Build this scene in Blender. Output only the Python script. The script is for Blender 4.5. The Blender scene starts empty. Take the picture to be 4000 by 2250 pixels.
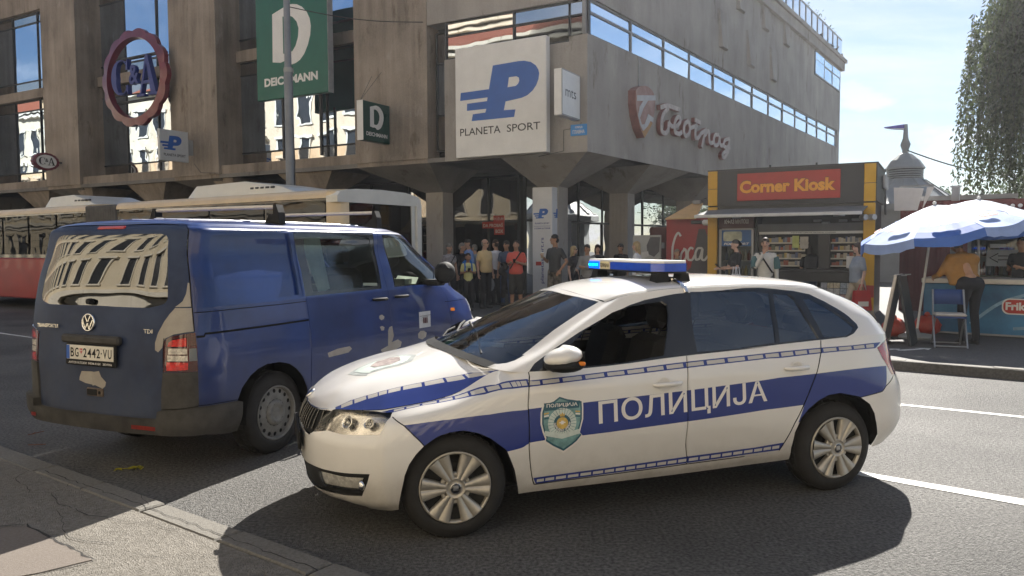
import bpy, bmesh, math, random
import numpy as np
from mathutils import Matrix, Vector
from mathutils.geometry import delaunay_2d_cdt, tessellate_polygon

# ---------------------------------------------------------------- camera
SC = bpy.context.scene
COL = SC.collection
PITCH, ROLL, CAMH = 0.0542464, -0.005644, 1.6457
cam_d = bpy.data.cameras.new('camera'); cam = bpy.data.objects.new('camera', cam_d); COL.objects.link(cam)
cam_d.sensor_width = 36.0; cam_d.lens = 36 * 2998 / 4000; cam_d.clip_start = 0.05; cam_d.clip_end = 2000
_f = np.array([0, math.cos(PITCH), -math.sin(PITCH)]); _u = np.array([0, math.sin(PITCH), math.cos(PITCH)]); _r = np.array([1., 0, 0])
_cx = math.cos(ROLL) * _r + math.sin(ROLL) * _u; _cy = -math.sin(ROLL) * _r + math.cos(ROLL) * _u
cam.matrix_world = Matrix(((_cx[0], _cy[0], -_f[0], 0), (_cx[1], _cy[1], -_f[1], 0), (_cx[2], _cy[2], -_f[2], CAMH), (0, 0, 0, 1)))
SC.camera = cam

# ---------------------------------------------------------------- light
SUN_AZ, SUN_EL = math.radians(21.2), math.radians(39.8)      # azimuth from +Y towards +X
W = bpy.data.worlds.new('World'); SC.world = W; W.use_nodes = True
_n = W.node_tree.nodes; _l = W.node_tree.links; _n.clear()
_out = _n.new('ShaderNodeOutputWorld'); _bg = _n.new('ShaderNodeBackground'); _sky = _n.new('ShaderNodeTexSky')
_sky.sky_type = 'NISHITA'; _sky.sun_disc = False; _sky.sun_elevation = SUN_EL; _sky.sun_rotation = SUN_AZ
_sky.air_density = 1.0; _sky.dust_density = 0.15; _sky.ozone_density = 2.5
_bg.inputs["Strength"].default_value = 0.040
_tc = _n.new('ShaderNodeTexCoord'); _sep = _n.new('ShaderNodeSeparateXYZ'); _l.new(_tc.outputs['Generated'], _sep.inputs[0])
def _m(op, a, b=None):
    m = _n.new('ShaderNodeMath'); m.operation = op
    for i, x in enumerate((a, b)):
        if x is None: continue
        if isinstance(x, (int, float)): m.inputs[i].default_value = x
        else: _l.new(x, m.inputs[i])
    return m.outputs[0]
_zz = _m('ADD', _m('MAXIMUM', _sep.outputs[2], 0.0), 0.12)
_cmb = _n.new('ShaderNodeCombineXYZ'); _l.new(_m('DIVIDE', _sep.outputs[0], _zz), _cmb.inputs[0]); _l.new(_m('DIVIDE', _sep.outputs[1], _zz), _cmb.inputs[1])
_mp = _n.new('ShaderNodeMapping'); _mp.inputs['Scale'].default_value = (0.55, 1.3, 1); _mp.inputs['Rotation'].default_value = (0, 0, 0.6); _l.new(_cmb.outputs[0], _mp.inputs[0])
_ns = _n.new('ShaderNodeTexNoise'); _ns.inputs['Scale'].default_value = 1.1; _ns.inputs['Detail'].default_value = 7; _ns.inputs['Roughness'].default_value = 0.58; _l.new(_mp.outputs[0], _ns.inputs[0])
_rp = _n.new('ShaderNodeValToRGB'); _rp.color_ramp.elements[0].position = 0.44; _rp.color_ramp.elements[1].position = 0.74; _l.new(_ns.outputs[0], _rp.inputs[0])
# low cumulus band near the horizon
_ns2 = _n.new('ShaderNodeTexNoise'); _ns2.inputs['Scale'].default_value = 7.0; _ns2.inputs['Detail'].default_value = 6; _ns2.inputs['Roughness'].default_value = 0.55
_mp2 = _n.new('ShaderNodeMapping'); _mp2.inputs['Scale'].default_value = (1, 1, 2.4); _mp2.inputs['Location'].default_value = (0.35, 0.1, 0.2); _l.new(_tc.outputs['Generated'], _mp2.inputs[0]); _l.new(_mp2.outputs[0], _ns2.inputs[0])
_rp2 = _n.new('ShaderNodeValToRGB'); _rp2.color_ramp.elements[0].position = 0.50; _rp2.color_ramp.elements[1].position = 0.60; _l.new(_ns2.outputs[0], _rp2.inputs[0])
_band = _n.new('ShaderNodeMapRange'); _band.inputs[1].default_value = 0.0; _band.inputs[2].default_value = 0.27; _band.inputs[3].default_value = 1.0; _band.inputs[4].default_value = 0.0; _l.new(_sep.outputs[2], _band.inputs[0])
_cl = _m('MAXIMUM', _m('MULTIPLY', _rp.outputs[0], 0.55), _m('MULTIPLY', _rp2.outputs[0], _m('MULTIPLY', _band.outputs[0], 1.2)))
_mix = _n.new('ShaderNodeMix'); _mix.data_type = 'RGBA'; _l.new(_m('MINIMUM', _cl, 0.95), _mix.inputs[0]); _l.new(_sky.outputs[0], _mix.inputs[6]); _mix.inputs[7].default_value = (9.5, 9.6, 9.9, 1)
_l.new(_mix.outputs[2], _bg.inputs[0]); _l.new(_bg.outputs[0], _out.inputs[0])
sun_d = bpy.data.lights.new('sun', 'SUN'); sun_d.energy = 4.6; sun_d.angle = math.radians(0.5); sun_d.color = (1.0, 0.95, 0.87)
sun = bpy.data.objects.new('sun', sun_d); COL.objects.link(sun)
SUN_DIR = Vector((math.sin(SUN_AZ) * math.cos(SUN_EL), math.cos(SUN_AZ) * math.cos(SUN_EL), math.sin(SUN_EL)))
sun.rotation_euler = SUN_DIR.to_track_quat('Z', 'Y').to_euler(); sun.location = SUN_DIR * 60
SC.view_settings.view_transform = 'Standard'; SC.view_settings.look = 'None'; SC.view_settings.gamma = 1; SC.view_settings.use_curve_mapping = False
SC.view_settings.exposure = 1.5
SC.render.engine = 'CYCLES'
CY = SC.cycles
CY.use_denoising = True; CY.denoiser = 'OPENIMAGEDENOISE'; CY.max_bounces = 7; CY.diffuse_bounces = 4; CY.glossy_bounces = 4; CY.transmission_bounces = 5; CY.transparent_max_bounces = 10
CY.caustics_reflective = False; CY.caustics_refractive = False; CY.sample_clamp_indirect = 6; CY.use_adaptive_sampling = True; CY.adaptive_threshold = 0.02

# ---------------------------------------------------------------- materials
MATS = {}
def pm(name, col, rough=0.5, var=0.08, scale=4.0, bump=0.0, bscale=60.0, metal=0.0, coat=0.0, spec=0.5, emit=None, estr=0.0, col2=None, stretch=None, trans=0.0, ior=1.45, dirt=0.0, lo=0.35, hi=0.65):
    if name in MATS: return MATS[name]
    m = bpy.data.materials.new(name); m.use_nodes = True; nt = m.node_tree; n = nt.nodes; l = nt.links
    b = n['Principled BSDF']; b.inputs['Roughness'].default_value = rough; b.inputs['Metallic'].default_value = metal
    b.inputs['Coat Weight'].default_value = coat; b.inputs['Coat Roughness'].default_value = 0.03; b.inputs['Specular IOR Level'].default_value = spec
    b.inputs['Transmission Weight'].default_value = trans; b.inputs['IOR'].default_value = ior
    c = tuple(col) + (1,)
    if var > 0 or col2 is not None:
        tc = n.new('ShaderNodeTexCoord'); mp = n.new('ShaderNodeMapping'); l.new(tc.outputs['Object'], mp.inputs[0])
        if stretch: mp.inputs['Scale'].default_value = stretch
        ns = n.new('ShaderNodeTexNoise'); ns.inputs['Scale'].default_value = scale; ns.inputs['Detail'].default_value = 6; ns.inputs['Roughness'].default_value = 0.62; l.new(mp.outputs[0], ns.inputs[0])
        rp = n.new('ShaderNodeValToRGB'); e = rp.color_ramp.elements; e[0].position = lo; e[1].position = hi
        e[0].color = tuple(max(0, x * (1 - var)) for x in col) + (1,)
        e[1].color = (tuple(col2) if col2 is not None else tuple(min(1, x * (1 + var)) for x in col)) + (1,)
        l.new(ns.outputs[0], rp.inputs[0]); l.new(rp.outputs[0], b.inputs['Base Color'])
    else: b.inputs['Base Color'].default_value = c
    if bump > 0:
        tc = n.new('ShaderNodeTexCoord'); ns = n.new('ShaderNodeTexNoise'); ns.inputs['Scale'].default_value = bscale; ns.inputs['Detail'].default_value = 4; l.new(tc.outputs['Object'], ns.inputs[0])
        bp = n.new('ShaderNodeBump'); bp.inputs['Strength'].default_value = bump; bp.inputs['Distance'].default_value = 0.02; l.new(ns.outputs[0], bp.inputs['Height']); l.new(bp.outputs[0], b.inputs['Normal'])
    if emit: b.inputs['Emission Color'].default_value = tuple(emit) + (1,); b.inputs['Emission Strength'].default_value = estr
    MATS[name] = m; return m
def glass(name, tint, refl=1.0, rough=0.0, f0=1.5, wav=0.0):
    """thin pane: fresnel mirror over a tinted see-through body"""
    if name in MATS: return MATS[name]
    m = bpy.data.materials.new(name); m.use_nodes = True; n = m.node_tree.nodes; l = m.node_tree.links; n.clear()
    o = n.new('ShaderNodeOutputMaterial'); t = n.new('ShaderNodeBsdfTransparent'); t.inputs[0].default_value = tuple(tint) + (1,)
    g = n.new('ShaderNodeBsdfGlossy'); g.inputs['Roughness'].default_value = rough; g.inputs[0].default_value = (tuple(refl) if hasattr(refl, '__len__') else (refl,) * 3) + (1,)
    fr = n.new('ShaderNodeFresnel'); fr.inputs[0].default_value = f0; mx = n.new('ShaderNodeMixShader')
    l.new(fr.outputs[0], mx.inputs[0]); l.new(t.outputs[0], mx.inputs[1]); l.new(g.outputs[0], mx.inputs[2]); l.new(mx.outputs[0], o.inputs[0])
    if wav:
        tc = n.new('ShaderNodeTexCoord'); ns = n.new('ShaderNodeTexNoise'); ns.inputs['Scale'].default_value = 1.6; ns.inputs['Detail'].default_value = 1; l.new(tc.outputs['Object'], ns.inputs[0])
        bp = n.new('ShaderNodeBump'); bp.inputs['Strength'].default_value = wav; bp.inputs['Distance'].default_value = 0.05; l.new(ns.outputs[0], bp.inputs['Height']); l.new(bp.outputs[0], g.inputs['Normal'])
    MATS[name] = m; return m

# ---------------------------------------------------------------- objects
def tag(o, label=None, cat=None, group=None, kind=None):
    if label: o['label'] = label
    if cat: o['category'] = cat
    if group: o['group'] = group
    if kind: o['kind'] = kind
    return o
def thing(name, label, cat, loc=(0, 0, 0), rz=0.0, group=None, M=None):
    o = bpy.data.objects.new(name, None); COL.objects.link(o); o.empty_display_size = 0.1
    if M is not None: o.matrix_world = M
    else: o.location = loc; o.rotation_euler = (0, 0, rz)
    return tag(o, label, cat, group)
def copy_tree(o, parent=None):
    c = o.copy(); COL.objects.link(c)
    if parent is not None: c.parent = parent
    for ch in list(o.children): copy_tree(ch, c)
    return c
_TXT = {}
def text_geo(body, bold=0.0, shear=0.0, ext=0.0, sp=1.0, align='LEFT', res=3):
    k = (body, bold, shear, ext, sp, align, res)
    if k not in _TXT:
        c = bpy.data.curves.new('t', 'FONT'); c.body = body; c.offset = bold; c.shear = shear; c.extrude = 0; c.space_character = sp; c.align_x = align; c.resolution_u = res
        o = bpy.data.objects.new('t', c); COL.objects.link(o); bpy.context.view_layer.update()
        me = o.to_mesh(); v = np.array([q.co[:] for q in me.vertices]).reshape(-1, 3); f = [tuple(p.vertices) for p in me.polygons]
        o.to_mesh_clear(); bpy.data.objects.remove(o); bpy.data.curves.remove(c)
        v[:, :2] -= v[:, :2].min(0); v[:, :2] /= max(v[:, 1].max(), 1e-6); _TXT[k] = (v, f)
    return _TXT[k]
class MB:
    """collects shapes in a local frame and builds them as one mesh"""
    def __init__(s, xf=None): s.v = []; s.f = []; s.m = []; s.sm = []; s.xf = np.eye(4) if xf is None else np.array(xf, float); s.mi = 0
    def add(s, v, f, mi=None, smooth=False):
        v = np.asarray(v, float).reshape(-1, 3); b = len(s.v); v = v @ s.xf[:3, :3].T + s.xf[:3, 3]
        flip = np.linalg.det(s.xf[:3, :3]) < 0
        s.v.extend(map(tuple, v))
        for q in f: s.f.append(tuple(b + i for i in (reversed(q) if flip else q))); s.m.append(s.mi if mi is None else mi); s.sm.append(smooth)
        return s
    def box(s, x0, x1, y0, y1, z0, z1, mi=None):
        v = [(x, y, z) for z in (z0, z1) for y in (y0, y1) for x in (x0, x1)]
        return s.add(v, [(0, 2, 3, 1), (4, 5, 7, 6), (0, 1, 5, 4), (2, 6, 7, 3), (0, 4, 6, 2), (1, 3, 7, 5)], mi)
    def rbox(s, x0, x1, y0, y1, z0, z1, b=0.02, mi=None):
        v = []; f = []; lo = (x0, y0, z0); hi = (x1, y1, z1); b = min(b, (x1 - x0) / 2.01, (y1 - y0) / 2.01, (z1 - z0) / 2.01); ix = {}
        for sx in (0, 1):
            for sy in (0, 1):
                for sz in (0, 1):
                    for ax in range(3):
                        p = [(lo, hi)[q][i] + (0 if i == ax else (b, -b)[q]) for i, q in enumerate((sx, sy, sz))]
                        ix[sx, sy, sz, ax] = len(v); v.append(p)
        for ax in range(3):
            a1, a2 = (ax + 1) % 3, (ax + 2) % 3
            for q in (0, 1):
                r = []
                for u, w in ((0, 0), (1, 0), (1, 1), (0, 1)):
                    k = [0, 0, 0]; k[ax] = q; k[a1] = u; k[a2] = w; r.append(ix[k[0], k[1], k[2], ax])
                f.append(r if q else r[::-1])
            for u in (0, 1):                # edges parallel to ax
                for w in (0, 1):
                    r = []
                    for q, aa in ((0, a1), (1, a1), (1, a2), (0, a2)):
                        k = [0, 0, 0]; k[ax] = q; k[a1] = u; k[a2] = w; r.append(ix[k[0], k[1], k[2], aa])
                    f.append(r if u == w else r[::-1])
        for k in ((0, 0, 0), (1, 1, 0), (1, 0, 1), (0, 1, 1)): f.append([ix[k + (2,)], ix[k + (1,)], ix[k + (0,)]])
        for k in ((1, 0, 0), (0, 1, 0), (0, 0, 1), (1, 1, 1)): f.append([ix[k + (0,)], ix[k + (1,)], ix[k + (2,)]])
        return s.add(v, f, mi)
    def prism(s, poly, a, b, axis=2, mi=None, cap=True):
        """extrude a 2-D polygon (ccw) along axis from a to b; axis 2: (x,y), 1: (x,z), 0: (y,z)"""
        n = len(poly)
        def P(p, t): return {2: (p[0], p[1], t), 1: (p[0], t, p[1]), 0: (t, p[0], p[1])}[axis]
        v = [P(p, a) for p in poly] + [P(p, b) for p in poly]; f = [(i, (i + 1) % n, n + (i + 1) % n, n + i) for i in range(n)]
        if cap:
            tri = tessellate_polygon([[Vector((p[0], p[1], 0)) for p in poly]])
            for t in tri:
                A, B, C = (poly[i] for i in t); cr = (B[0] - A[0]) * (C[1] - A[1]) - (B[1] - A[1]) * (C[0] - A[0])
                t = t if cr > 0 else t[::-1]; f.append(t[::-1]); f.append(tuple(n + i for i in t))
        if (axis == 1) != (b < a): f = [q[::-1] for q in f]
        return s.add(v, f, mi)
    def cyl(s, p0, p1, r0, r1=None, n=12, mi=None, smooth=True, cap=True):
        return s.tube([p0, p1], [r0, r0 if r1 is None else r1], n, mi, smooth, cap)
    def tube(s, path, r, n=8, mi=None, smooth=True, cap=True, closed=False):
        P = [Vector(p) for p in path]; k = len(P); R = r if hasattr(r, '__len__') else [r] * k
        v = []; f = []; up = None
        for i in range(k):
            t = (P[(i + 1) % k] - P[i - 1]) if closed else (P[min(i + 1, k - 1)] - P[max(i - 1, 0)])
            t.normalize()
            if up is None: up = Vector((0, 0, 1)) if abs(t.z) < 0.9 else Vector((1, 0, 0))
            sx = t.cross(up); sx.normalize(); up = sx.cross(t)
            for j in range(n):
                a = 2 * math.pi * j / n; v.append(P[i] + R[i] * (math.cos(a) * sx + math.sin(a) * up))
        for i in range(k if closed else k - 1):
            for j in range(n):
                f.append((i * n + j, i * n + (j + 1) % n, (i + 1) % k * n + (j + 1) % n, (i + 1) % k * n + j))
        s.add(v, f, mi, smooth)
        if cap and not closed:
            s.add(v[:n], [tuple(range(n))[::-1]], mi); s.add(v[-n:], [tuple(range(n))], mi)
        return s
    def lathe(s, prof, n=24, mi=None, smooth=True, axis=2, c=(0, 0, 0), arc=None):
        """prof: (radius, height) from bottom to top"""
        v = []; f = []; k = len(prof)
        for r, h in prof:
            for j in range(n):
                a = 2 * math.pi * j / n; x, y = r * math.cos(a), r * math.sin(a)
                v.append({2: (c[0] + x, c[1] + y, c[2] + h), 1: (c[0] + y, c[1] + h, c[2] + x), 0: (c[0] + h, c[1] + x, c[2] + y)}[axis])
        for i in range(k - 1):
            for j in range(n): f.append((i * n + j, i * n + (j + 1) % n, (i + 1) * n + (j + 1) % n, (i + 1) * n + j))
        return s.add(v, f, mi, smooth)
    def ball(s, c, r, nu=12, nv=8, mi=None):
        r = (r, r, r) if not hasattr(r, '__len__') else r
        v = []; f = []
        for i in range(nv + 1):
            t = math.pi * i / nv
            for j in range(nu):
                a = 2 * math.pi * j / nu; v.append((c[0] + r[0] * math.sin(t) * math.cos(a), c[1] + r[1] * math.sin(t) * math.sin(a), c[2] - r[2] * math.cos(t)))
        for i in range(nv):
            for j in range(nu): f.append((i * nu + j, i * nu + (j + 1) % nu, (i + 1) * nu + (j + 1) % nu, (i + 1) * nu + j))
        return s.add(v, f, mi, True)
    def quad(s, a, b, c, d, mi=None): return s.add([a, b, c, d], [(0, 1, 2, 3)], mi)
    def poly(s, pts, mi=None):
        """flat polygon in 3-D"""
        tri = tessellate_polygon([[Vector(p) for p in pts]])
        return s.add(pts, tri, mi)
    def text(s, body, o, ex, ey, w=None, h=None, bold=0.0, shear=0.0, sp=1.0, depth=0.0, mi=None, res=3):
        """lettering: o lower-left, ex/ey unit axes, fitted to width w and/or height h"""
        v, f = text_geo(body, bold, shear, 0, sp, res=res); v = v[:, :2].copy(); o = np.array(o, float); ex = np.array(ex, float); ey = np.array(ey, float); nz = np.cross(ex, ey)
        if h is None: h = w / v[:, 0].max()
        sx = h if w is None else w / v[:, 0].max()
        P = o + v[:, :1] * sx * ex + v[:, 1:] * h * ey; n = len(v)
        g = []
        for q in f:
            if len(q) == 3:
                A, B, C = v[q[0]], v[q[1]], v[q[2]]; cr = (B[0] - A[0]) * (C[1] - A[1]) - (B[1] - A[1]) * (C[0] - A[0]); q = q if cr > 0 else q[::-1]
            g.append(q)
        if depth:
            cnt = {}
            for q in g:
                for i in range(len(q)): cnt[q[i], q[(i + 1) % len(q)]] = 1
            side = [(a, b) for a, b in cnt if (b, a) not in cnt]
            V = np.vstack([P + nz * depth, P]); F = list(g) + [(b, a, a + n, b + n) for a, b in side]
            return s.add(V, F, mi)
        return s.add(P, g, mi)
    def build(s, name, mats, parent=None, label=None, smooth=None, autosmooth=None):
        me = bpy.data.meshes.new(name); me.from_pydata(s.v, [], s.f); mats = mats if isinstance(mats, (list, tuple)) else [mats]
        for m in mats: me.materials.append(m)
        me.polygons.foreach_set('material_index', s.m); me.polygons.foreach_set('use_smooth', [bool(x) if smooth is None else smooth for x in s.sm])
        me.update(); o = bpy.data.objects.new(name, me); COL.objects.link(o)
        if parent is not None: o.parent = parent
        if label: o['label'] = label
        return o
def frame(o, ex, ey, ez=None):
    ex = np.array(ex, float); ey = np.array(ey, float); ez = np.cross(ex, ey) if ez is None else np.array(ez, float)
    M = np.eye(4); M[:3, 0] = ex; M[:3, 1] = ey; M[:3, 2] = ez; M[:3, 3] = o; return M
def mat4(M): return Matrix([list(r) for r in M])
def rotz(a, o=(0, 0, 0)):
    M = np.eye(4); c, s = math.cos(a), math.sin(a); M[:2, :2] = ((c, -s), (s, c)); M[:3, 3] = o; return M
# ---------------------------------------------------------------- car-body surfaces: a cage of lines, smoothly interpolated
import numpy as np
def _slopes(y):
    d = y[1:] - y[:-1]; a, b = d[:-1], d[1:]
    m = np.where(a * b > 0, np.minimum(np.abs(a + b) / 2, 2.2 * np.minimum(np.abs(a), np.abs(b))), 0.0) * np.sign(a + b)
    s = np.empty_like(y); s[1:-1] = m
    s[0] = d[0]; s[-1] = d[-1]; return s
def _herm(y, s, t, per=False):
    n = len(y); i = np.clip(np.floor(t).astype(int), 0, n - 2); x = (t - i)
    if per: k = np.arange(len(t)); y0, y1, s0, s1 = y[i, k], y[i + 1, k], s[i, k], s[i + 1, k]; x = x[:, None]
    else: y0, y1, s0, s1 = y[i], y[i + 1], s[i], s[i + 1]; x = x[:, None, None]
    x2, x3 = x * x, x * x * x
    return (2 * x3 - 3 * x2 + 1) * y0 + (x3 - 2 * x2 + x) * s0 + (-2 * x3 + 3 * x2) * y1 + (x3 - x2) * s1
class Surf:
    """cage[line v][station u] -> (x, y, z); mirrored ends where the sheet meets the car's centre plane"""
    def __init__(s, cage, m0=False, m1=False, mv=False):
        c = np.array(cage, float); s.V, s.U = c.shape[:2]; f = np.array([1, -1, 1.])
        s.ou = 1 if m0 else 0; s.ov = 0
        if m0: c = np.concatenate([c[:, 1:2] * f, c], 1)
        if m1: c = np.concatenate([c, c[:, -2:-1] * f], 1)
        if mv: c = np.concatenate([c, c[-2:-1] * f], 0)
        s.c = c.transpose(1, 0, 2); s.sl = _slopes(s.c)
    def at(s, u, v):
        u = np.atleast_1d(np.asarray(u, float)); v = np.atleast_1d(np.asarray(v, float))
        L = _herm(s.c, s.sl, u + s.ou).transpose(1, 0, 2)
        return _herm(L, _slopes(L), v, True)
    def nrm(s, u, v, e=0.02):
        u = np.atleast_1d(np.asarray(u, float)); v = np.atleast_1d(np.asarray(v, float))
        du = s.at(np.minimum(u + e, s.U - 1), v) - s.at(np.maximum(u - e, 0), v); dv = s.at(u, np.minimum(v + e, s.V - 1)) - s.at(u, np.maximum(v - e, 0))
        n = np.cross(du, dv); return n / np.maximum(np.linalg.norm(n, axis=1), 1e-9)[:, None], np.linalg.norm(du, axis=1), np.linalg.norm(dv, axis=1)
# ---- police hatchback, metres, x forward from the rear axle, y to its left, z up
# A skirt (nose round the side to the tail), B bonnet, C glasshouse (windscreen round to rear screen), D roof
PC_A = [
 [(3.22,0,0.17),(3.2,0.33,0.17),(3.08,0.58,0.17),(2.97,0.715,0.18),(2.9,0.75,0.19),(2.6,0.765,0.2),(2.25,0.77,0.21),(2.14,0.77,0.215),(1.65,0.77,0.22),(1.15,0.77,0.225),(0.6,0.765,0.235),(0.17,0.765,0.245),(-0.281,0.76,0.26),(-0.509,0.69,0.28),(-0.639,0.42,0.28),(-0.661,0,0.28)],
 [(3.36,0,0.235),(3.335,0.33,0.235),(3.2,0.59,0.235),(3.03,0.745,0.24),(2.92,0.79,0.25),(2.6,0.81,0.26),(2.25,0.805,0.275),(2.14,0.8,0.28),(1.65,0.8,0.285),(1.15,0.8,0.29),(0.6,0.8,0.3),(0.17,0.8,0.31),(-0.281,0.8,0.33),(-0.552,0.73,0.36),(-0.726,0.45,0.37),(-0.759,0,0.37)],
 [(3.4,0,0.37),(3.37,0.33,0.37),(3.235,0.6,0.37),(3.05,0.765,0.38),(2.93,0.815,0.38),(2.6,0.838,0.4),(2.25,0.83,0.42),(2.14,0.825,0.42),(1.65,0.822,0.42),(1.15,0.822,0.42),(0.6,0.825,0.43),(0.17,0.838,0.44),(-0.281,0.835,0.45),(-0.585,0.745,0.47),(-0.786,0.45,0.48),(-0.818,0,0.48)],
 [(3.405,0,0.53),(3.37,0.33,0.53),(3.235,0.6,0.53),(3.05,0.77,0.54),(2.94,0.82,0.55),(2.6,0.845,0.6),(2.25,0.845,0.6),(2.14,0.845,0.6),(1.65,0.85,0.6),(1.15,0.85,0.6),(0.6,0.85,0.61),(0.17,0.845,0.62),(-0.281,0.835,0.63),(-0.585,0.74,0.63),(-0.769,0.45,0.63),(-0.807,0,0.63)],
 [(3.385,0,0.63),(3.345,0.33,0.63),(3.2,0.58,0.635),(3.03,0.73,0.65),(2.94,0.79,0.67),(2.6,0.825,0.74),(2.27,0.835,0.8),(2.14,0.84,0.8),(1.65,0.845,0.81),(1.15,0.845,0.82),(0.6,0.842,0.83),(0.17,0.832,0.84),(-0.281,0.805,0.85),(-0.52,0.715,0.84),(-0.704,0.43,0.83),(-0.737,0,0.83)],
 [(3.345,0,0.7),(3.31,0.33,0.705),(3.19,0.53,0.725),(3.03,0.655,0.735),(2.92,0.7,0.75),(2.6,0.725,0.805),(2.31,0.71,0.93),(2.14,0.77,0.92),(1.65,0.79,0.93),(1.15,0.795,0.965),(0.6,0.79,0.99),(0.17,0.78,1.015),(-0.281,0.755,1.03),(-0.53,0.655,1.025),(-0.66,0.4,1.015),(-0.69,0,1.015)]]
PC_B = [
 [(3.345,0,0.7),(3.31,0.33,0.705),(3.19,0.53,0.725),(3.03,0.655,0.735),(2.92,0.7,0.75),(2.6,0.725,0.805),(2.31,0.71,0.93)],
 [(3.348,0,0.702),(3.3,0.27,0.731),(3.18,0.43,0.776),(3.02,0.52,0.813),(2.88,0.555,0.843),(2.62,0.585,0.891),(2.4,0.595,0.945)],
 [(3.35,0,0.704),(3.295,0.2,0.747),(3.18,0.31,0.812),(3.02,0.37,0.866),(2.84,0.39,0.911),(2.66,0.41,0.942),(2.48,0.42,0.985)],
 [(3.352,0,0.706),(3.295,0.1,0.754),(3.18,0.16,0.822),(3.02,0.19,0.886),(2.82,0.2,0.931),(2.68,0.21,0.962),(2.535,0.22,1)],
 [(3.354,0,0.708),(3.295,0,0.757),(3.18,0,0.827),(3.02,0,0.894),(2.81,0,0.941),(2.68,0,0.967),(2.55,0,1.005)]]
PC_C = [
 [(2.55,0,1),(2.48,0.42,0.98),(2.4,0.595,0.955),(2.31,0.71,0.93),(2.14,0.77,0.92),(1.65,0.79,0.93),(1.15,0.795,0.965),(0.6,0.79,0.99),(0.17,0.78,1.015),(-0.281,0.755,1.03),(-0.53,0.655,1.025),(-0.66,0.4,1.015),(-0.69,0,1.015)],
 [(2.27,0,1.115),(2.22,0.39,1.085),(2.14,0.56,1.065),(2.08,0.665,1.02),(1.92,0.71,1.055),(1.58,0.73,1.075),(1.15,0.738,1.1),(0.6,0.735,1.12),(0.181,0.725,1.135),(-0.271,0.69,1.14),(-0.497,0.585,1.13),(-0.604,0.36,1.14),(-0.628,0,1.14)],
 [(1.97,0,1.24),(1.94,0.355,1.215),(1.87,0.525,1.19),(1.82,0.61,1.16),(1.7,0.65,1.195),(1.46,0.668,1.22),(1.13,0.677,1.245),(0.6,0.675,1.255),(0.229,0.665,1.255),(-0.152,0.63,1.25),(-0.355,0.53,1.24),(-0.426,0.33,1.25),(-0.444,0,1.25)],
 [(1.68,0,1.355),(1.66,0.32,1.335),(1.61,0.49,1.31),(1.57,0.555,1.295),(1.48,0.59,1.325),(1.33,0.61,1.352),(1.1,0.62,1.372),(0.6,0.62,1.378),(0.276,0.61,1.365),(0.014,0.585,1.345),(-0.105,0.5,1.34),(-0.158,0.3,1.352),(-0.164,0,1.358)]]
PC_D = [
 [(1.57,0.555,1.295),(1.48,0.59,1.325),(1.33,0.61,1.352),(1.1,0.62,1.372),(0.6,0.62,1.378),(0.276,0.61,1.365),(0.014,0.585,1.345),(-0.105,0.5,1.34)],
 [(1.58,0.53,1.305),(1.48,0.555,1.343),(1.33,0.57,1.372),(1.1,0.58,1.393),(0.6,0.58,1.4),(0.276,0.575,1.388),(0.014,0.54,1.37),(-0.111,0.46,1.347)],
 [(1.625,0.44,1.318),(1.5,0.44,1.36),(1.33,0.45,1.388),(1.1,0.46,1.41),(0.6,0.46,1.417),(0.276,0.45,1.404),(0.014,0.42,1.386),(-0.128,0.38,1.352)],
 [(1.665,0.22,1.345),(1.52,0.22,1.385),(1.33,0.22,1.41),(1.1,0.22,1.428),(0.6,0.22,1.433),(0.276,0.22,1.418),(0.014,0.21,1.398),(-0.158,0.2,1.356)],
 [(1.68,0,1.355),(1.53,0,1.392),(1.33,0,1.416),(1.1,0,1.433),(0.6,0,1.438),(0.276,0,1.423),(0.014,0,1.402),(-0.164,0,1.358)]]
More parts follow.
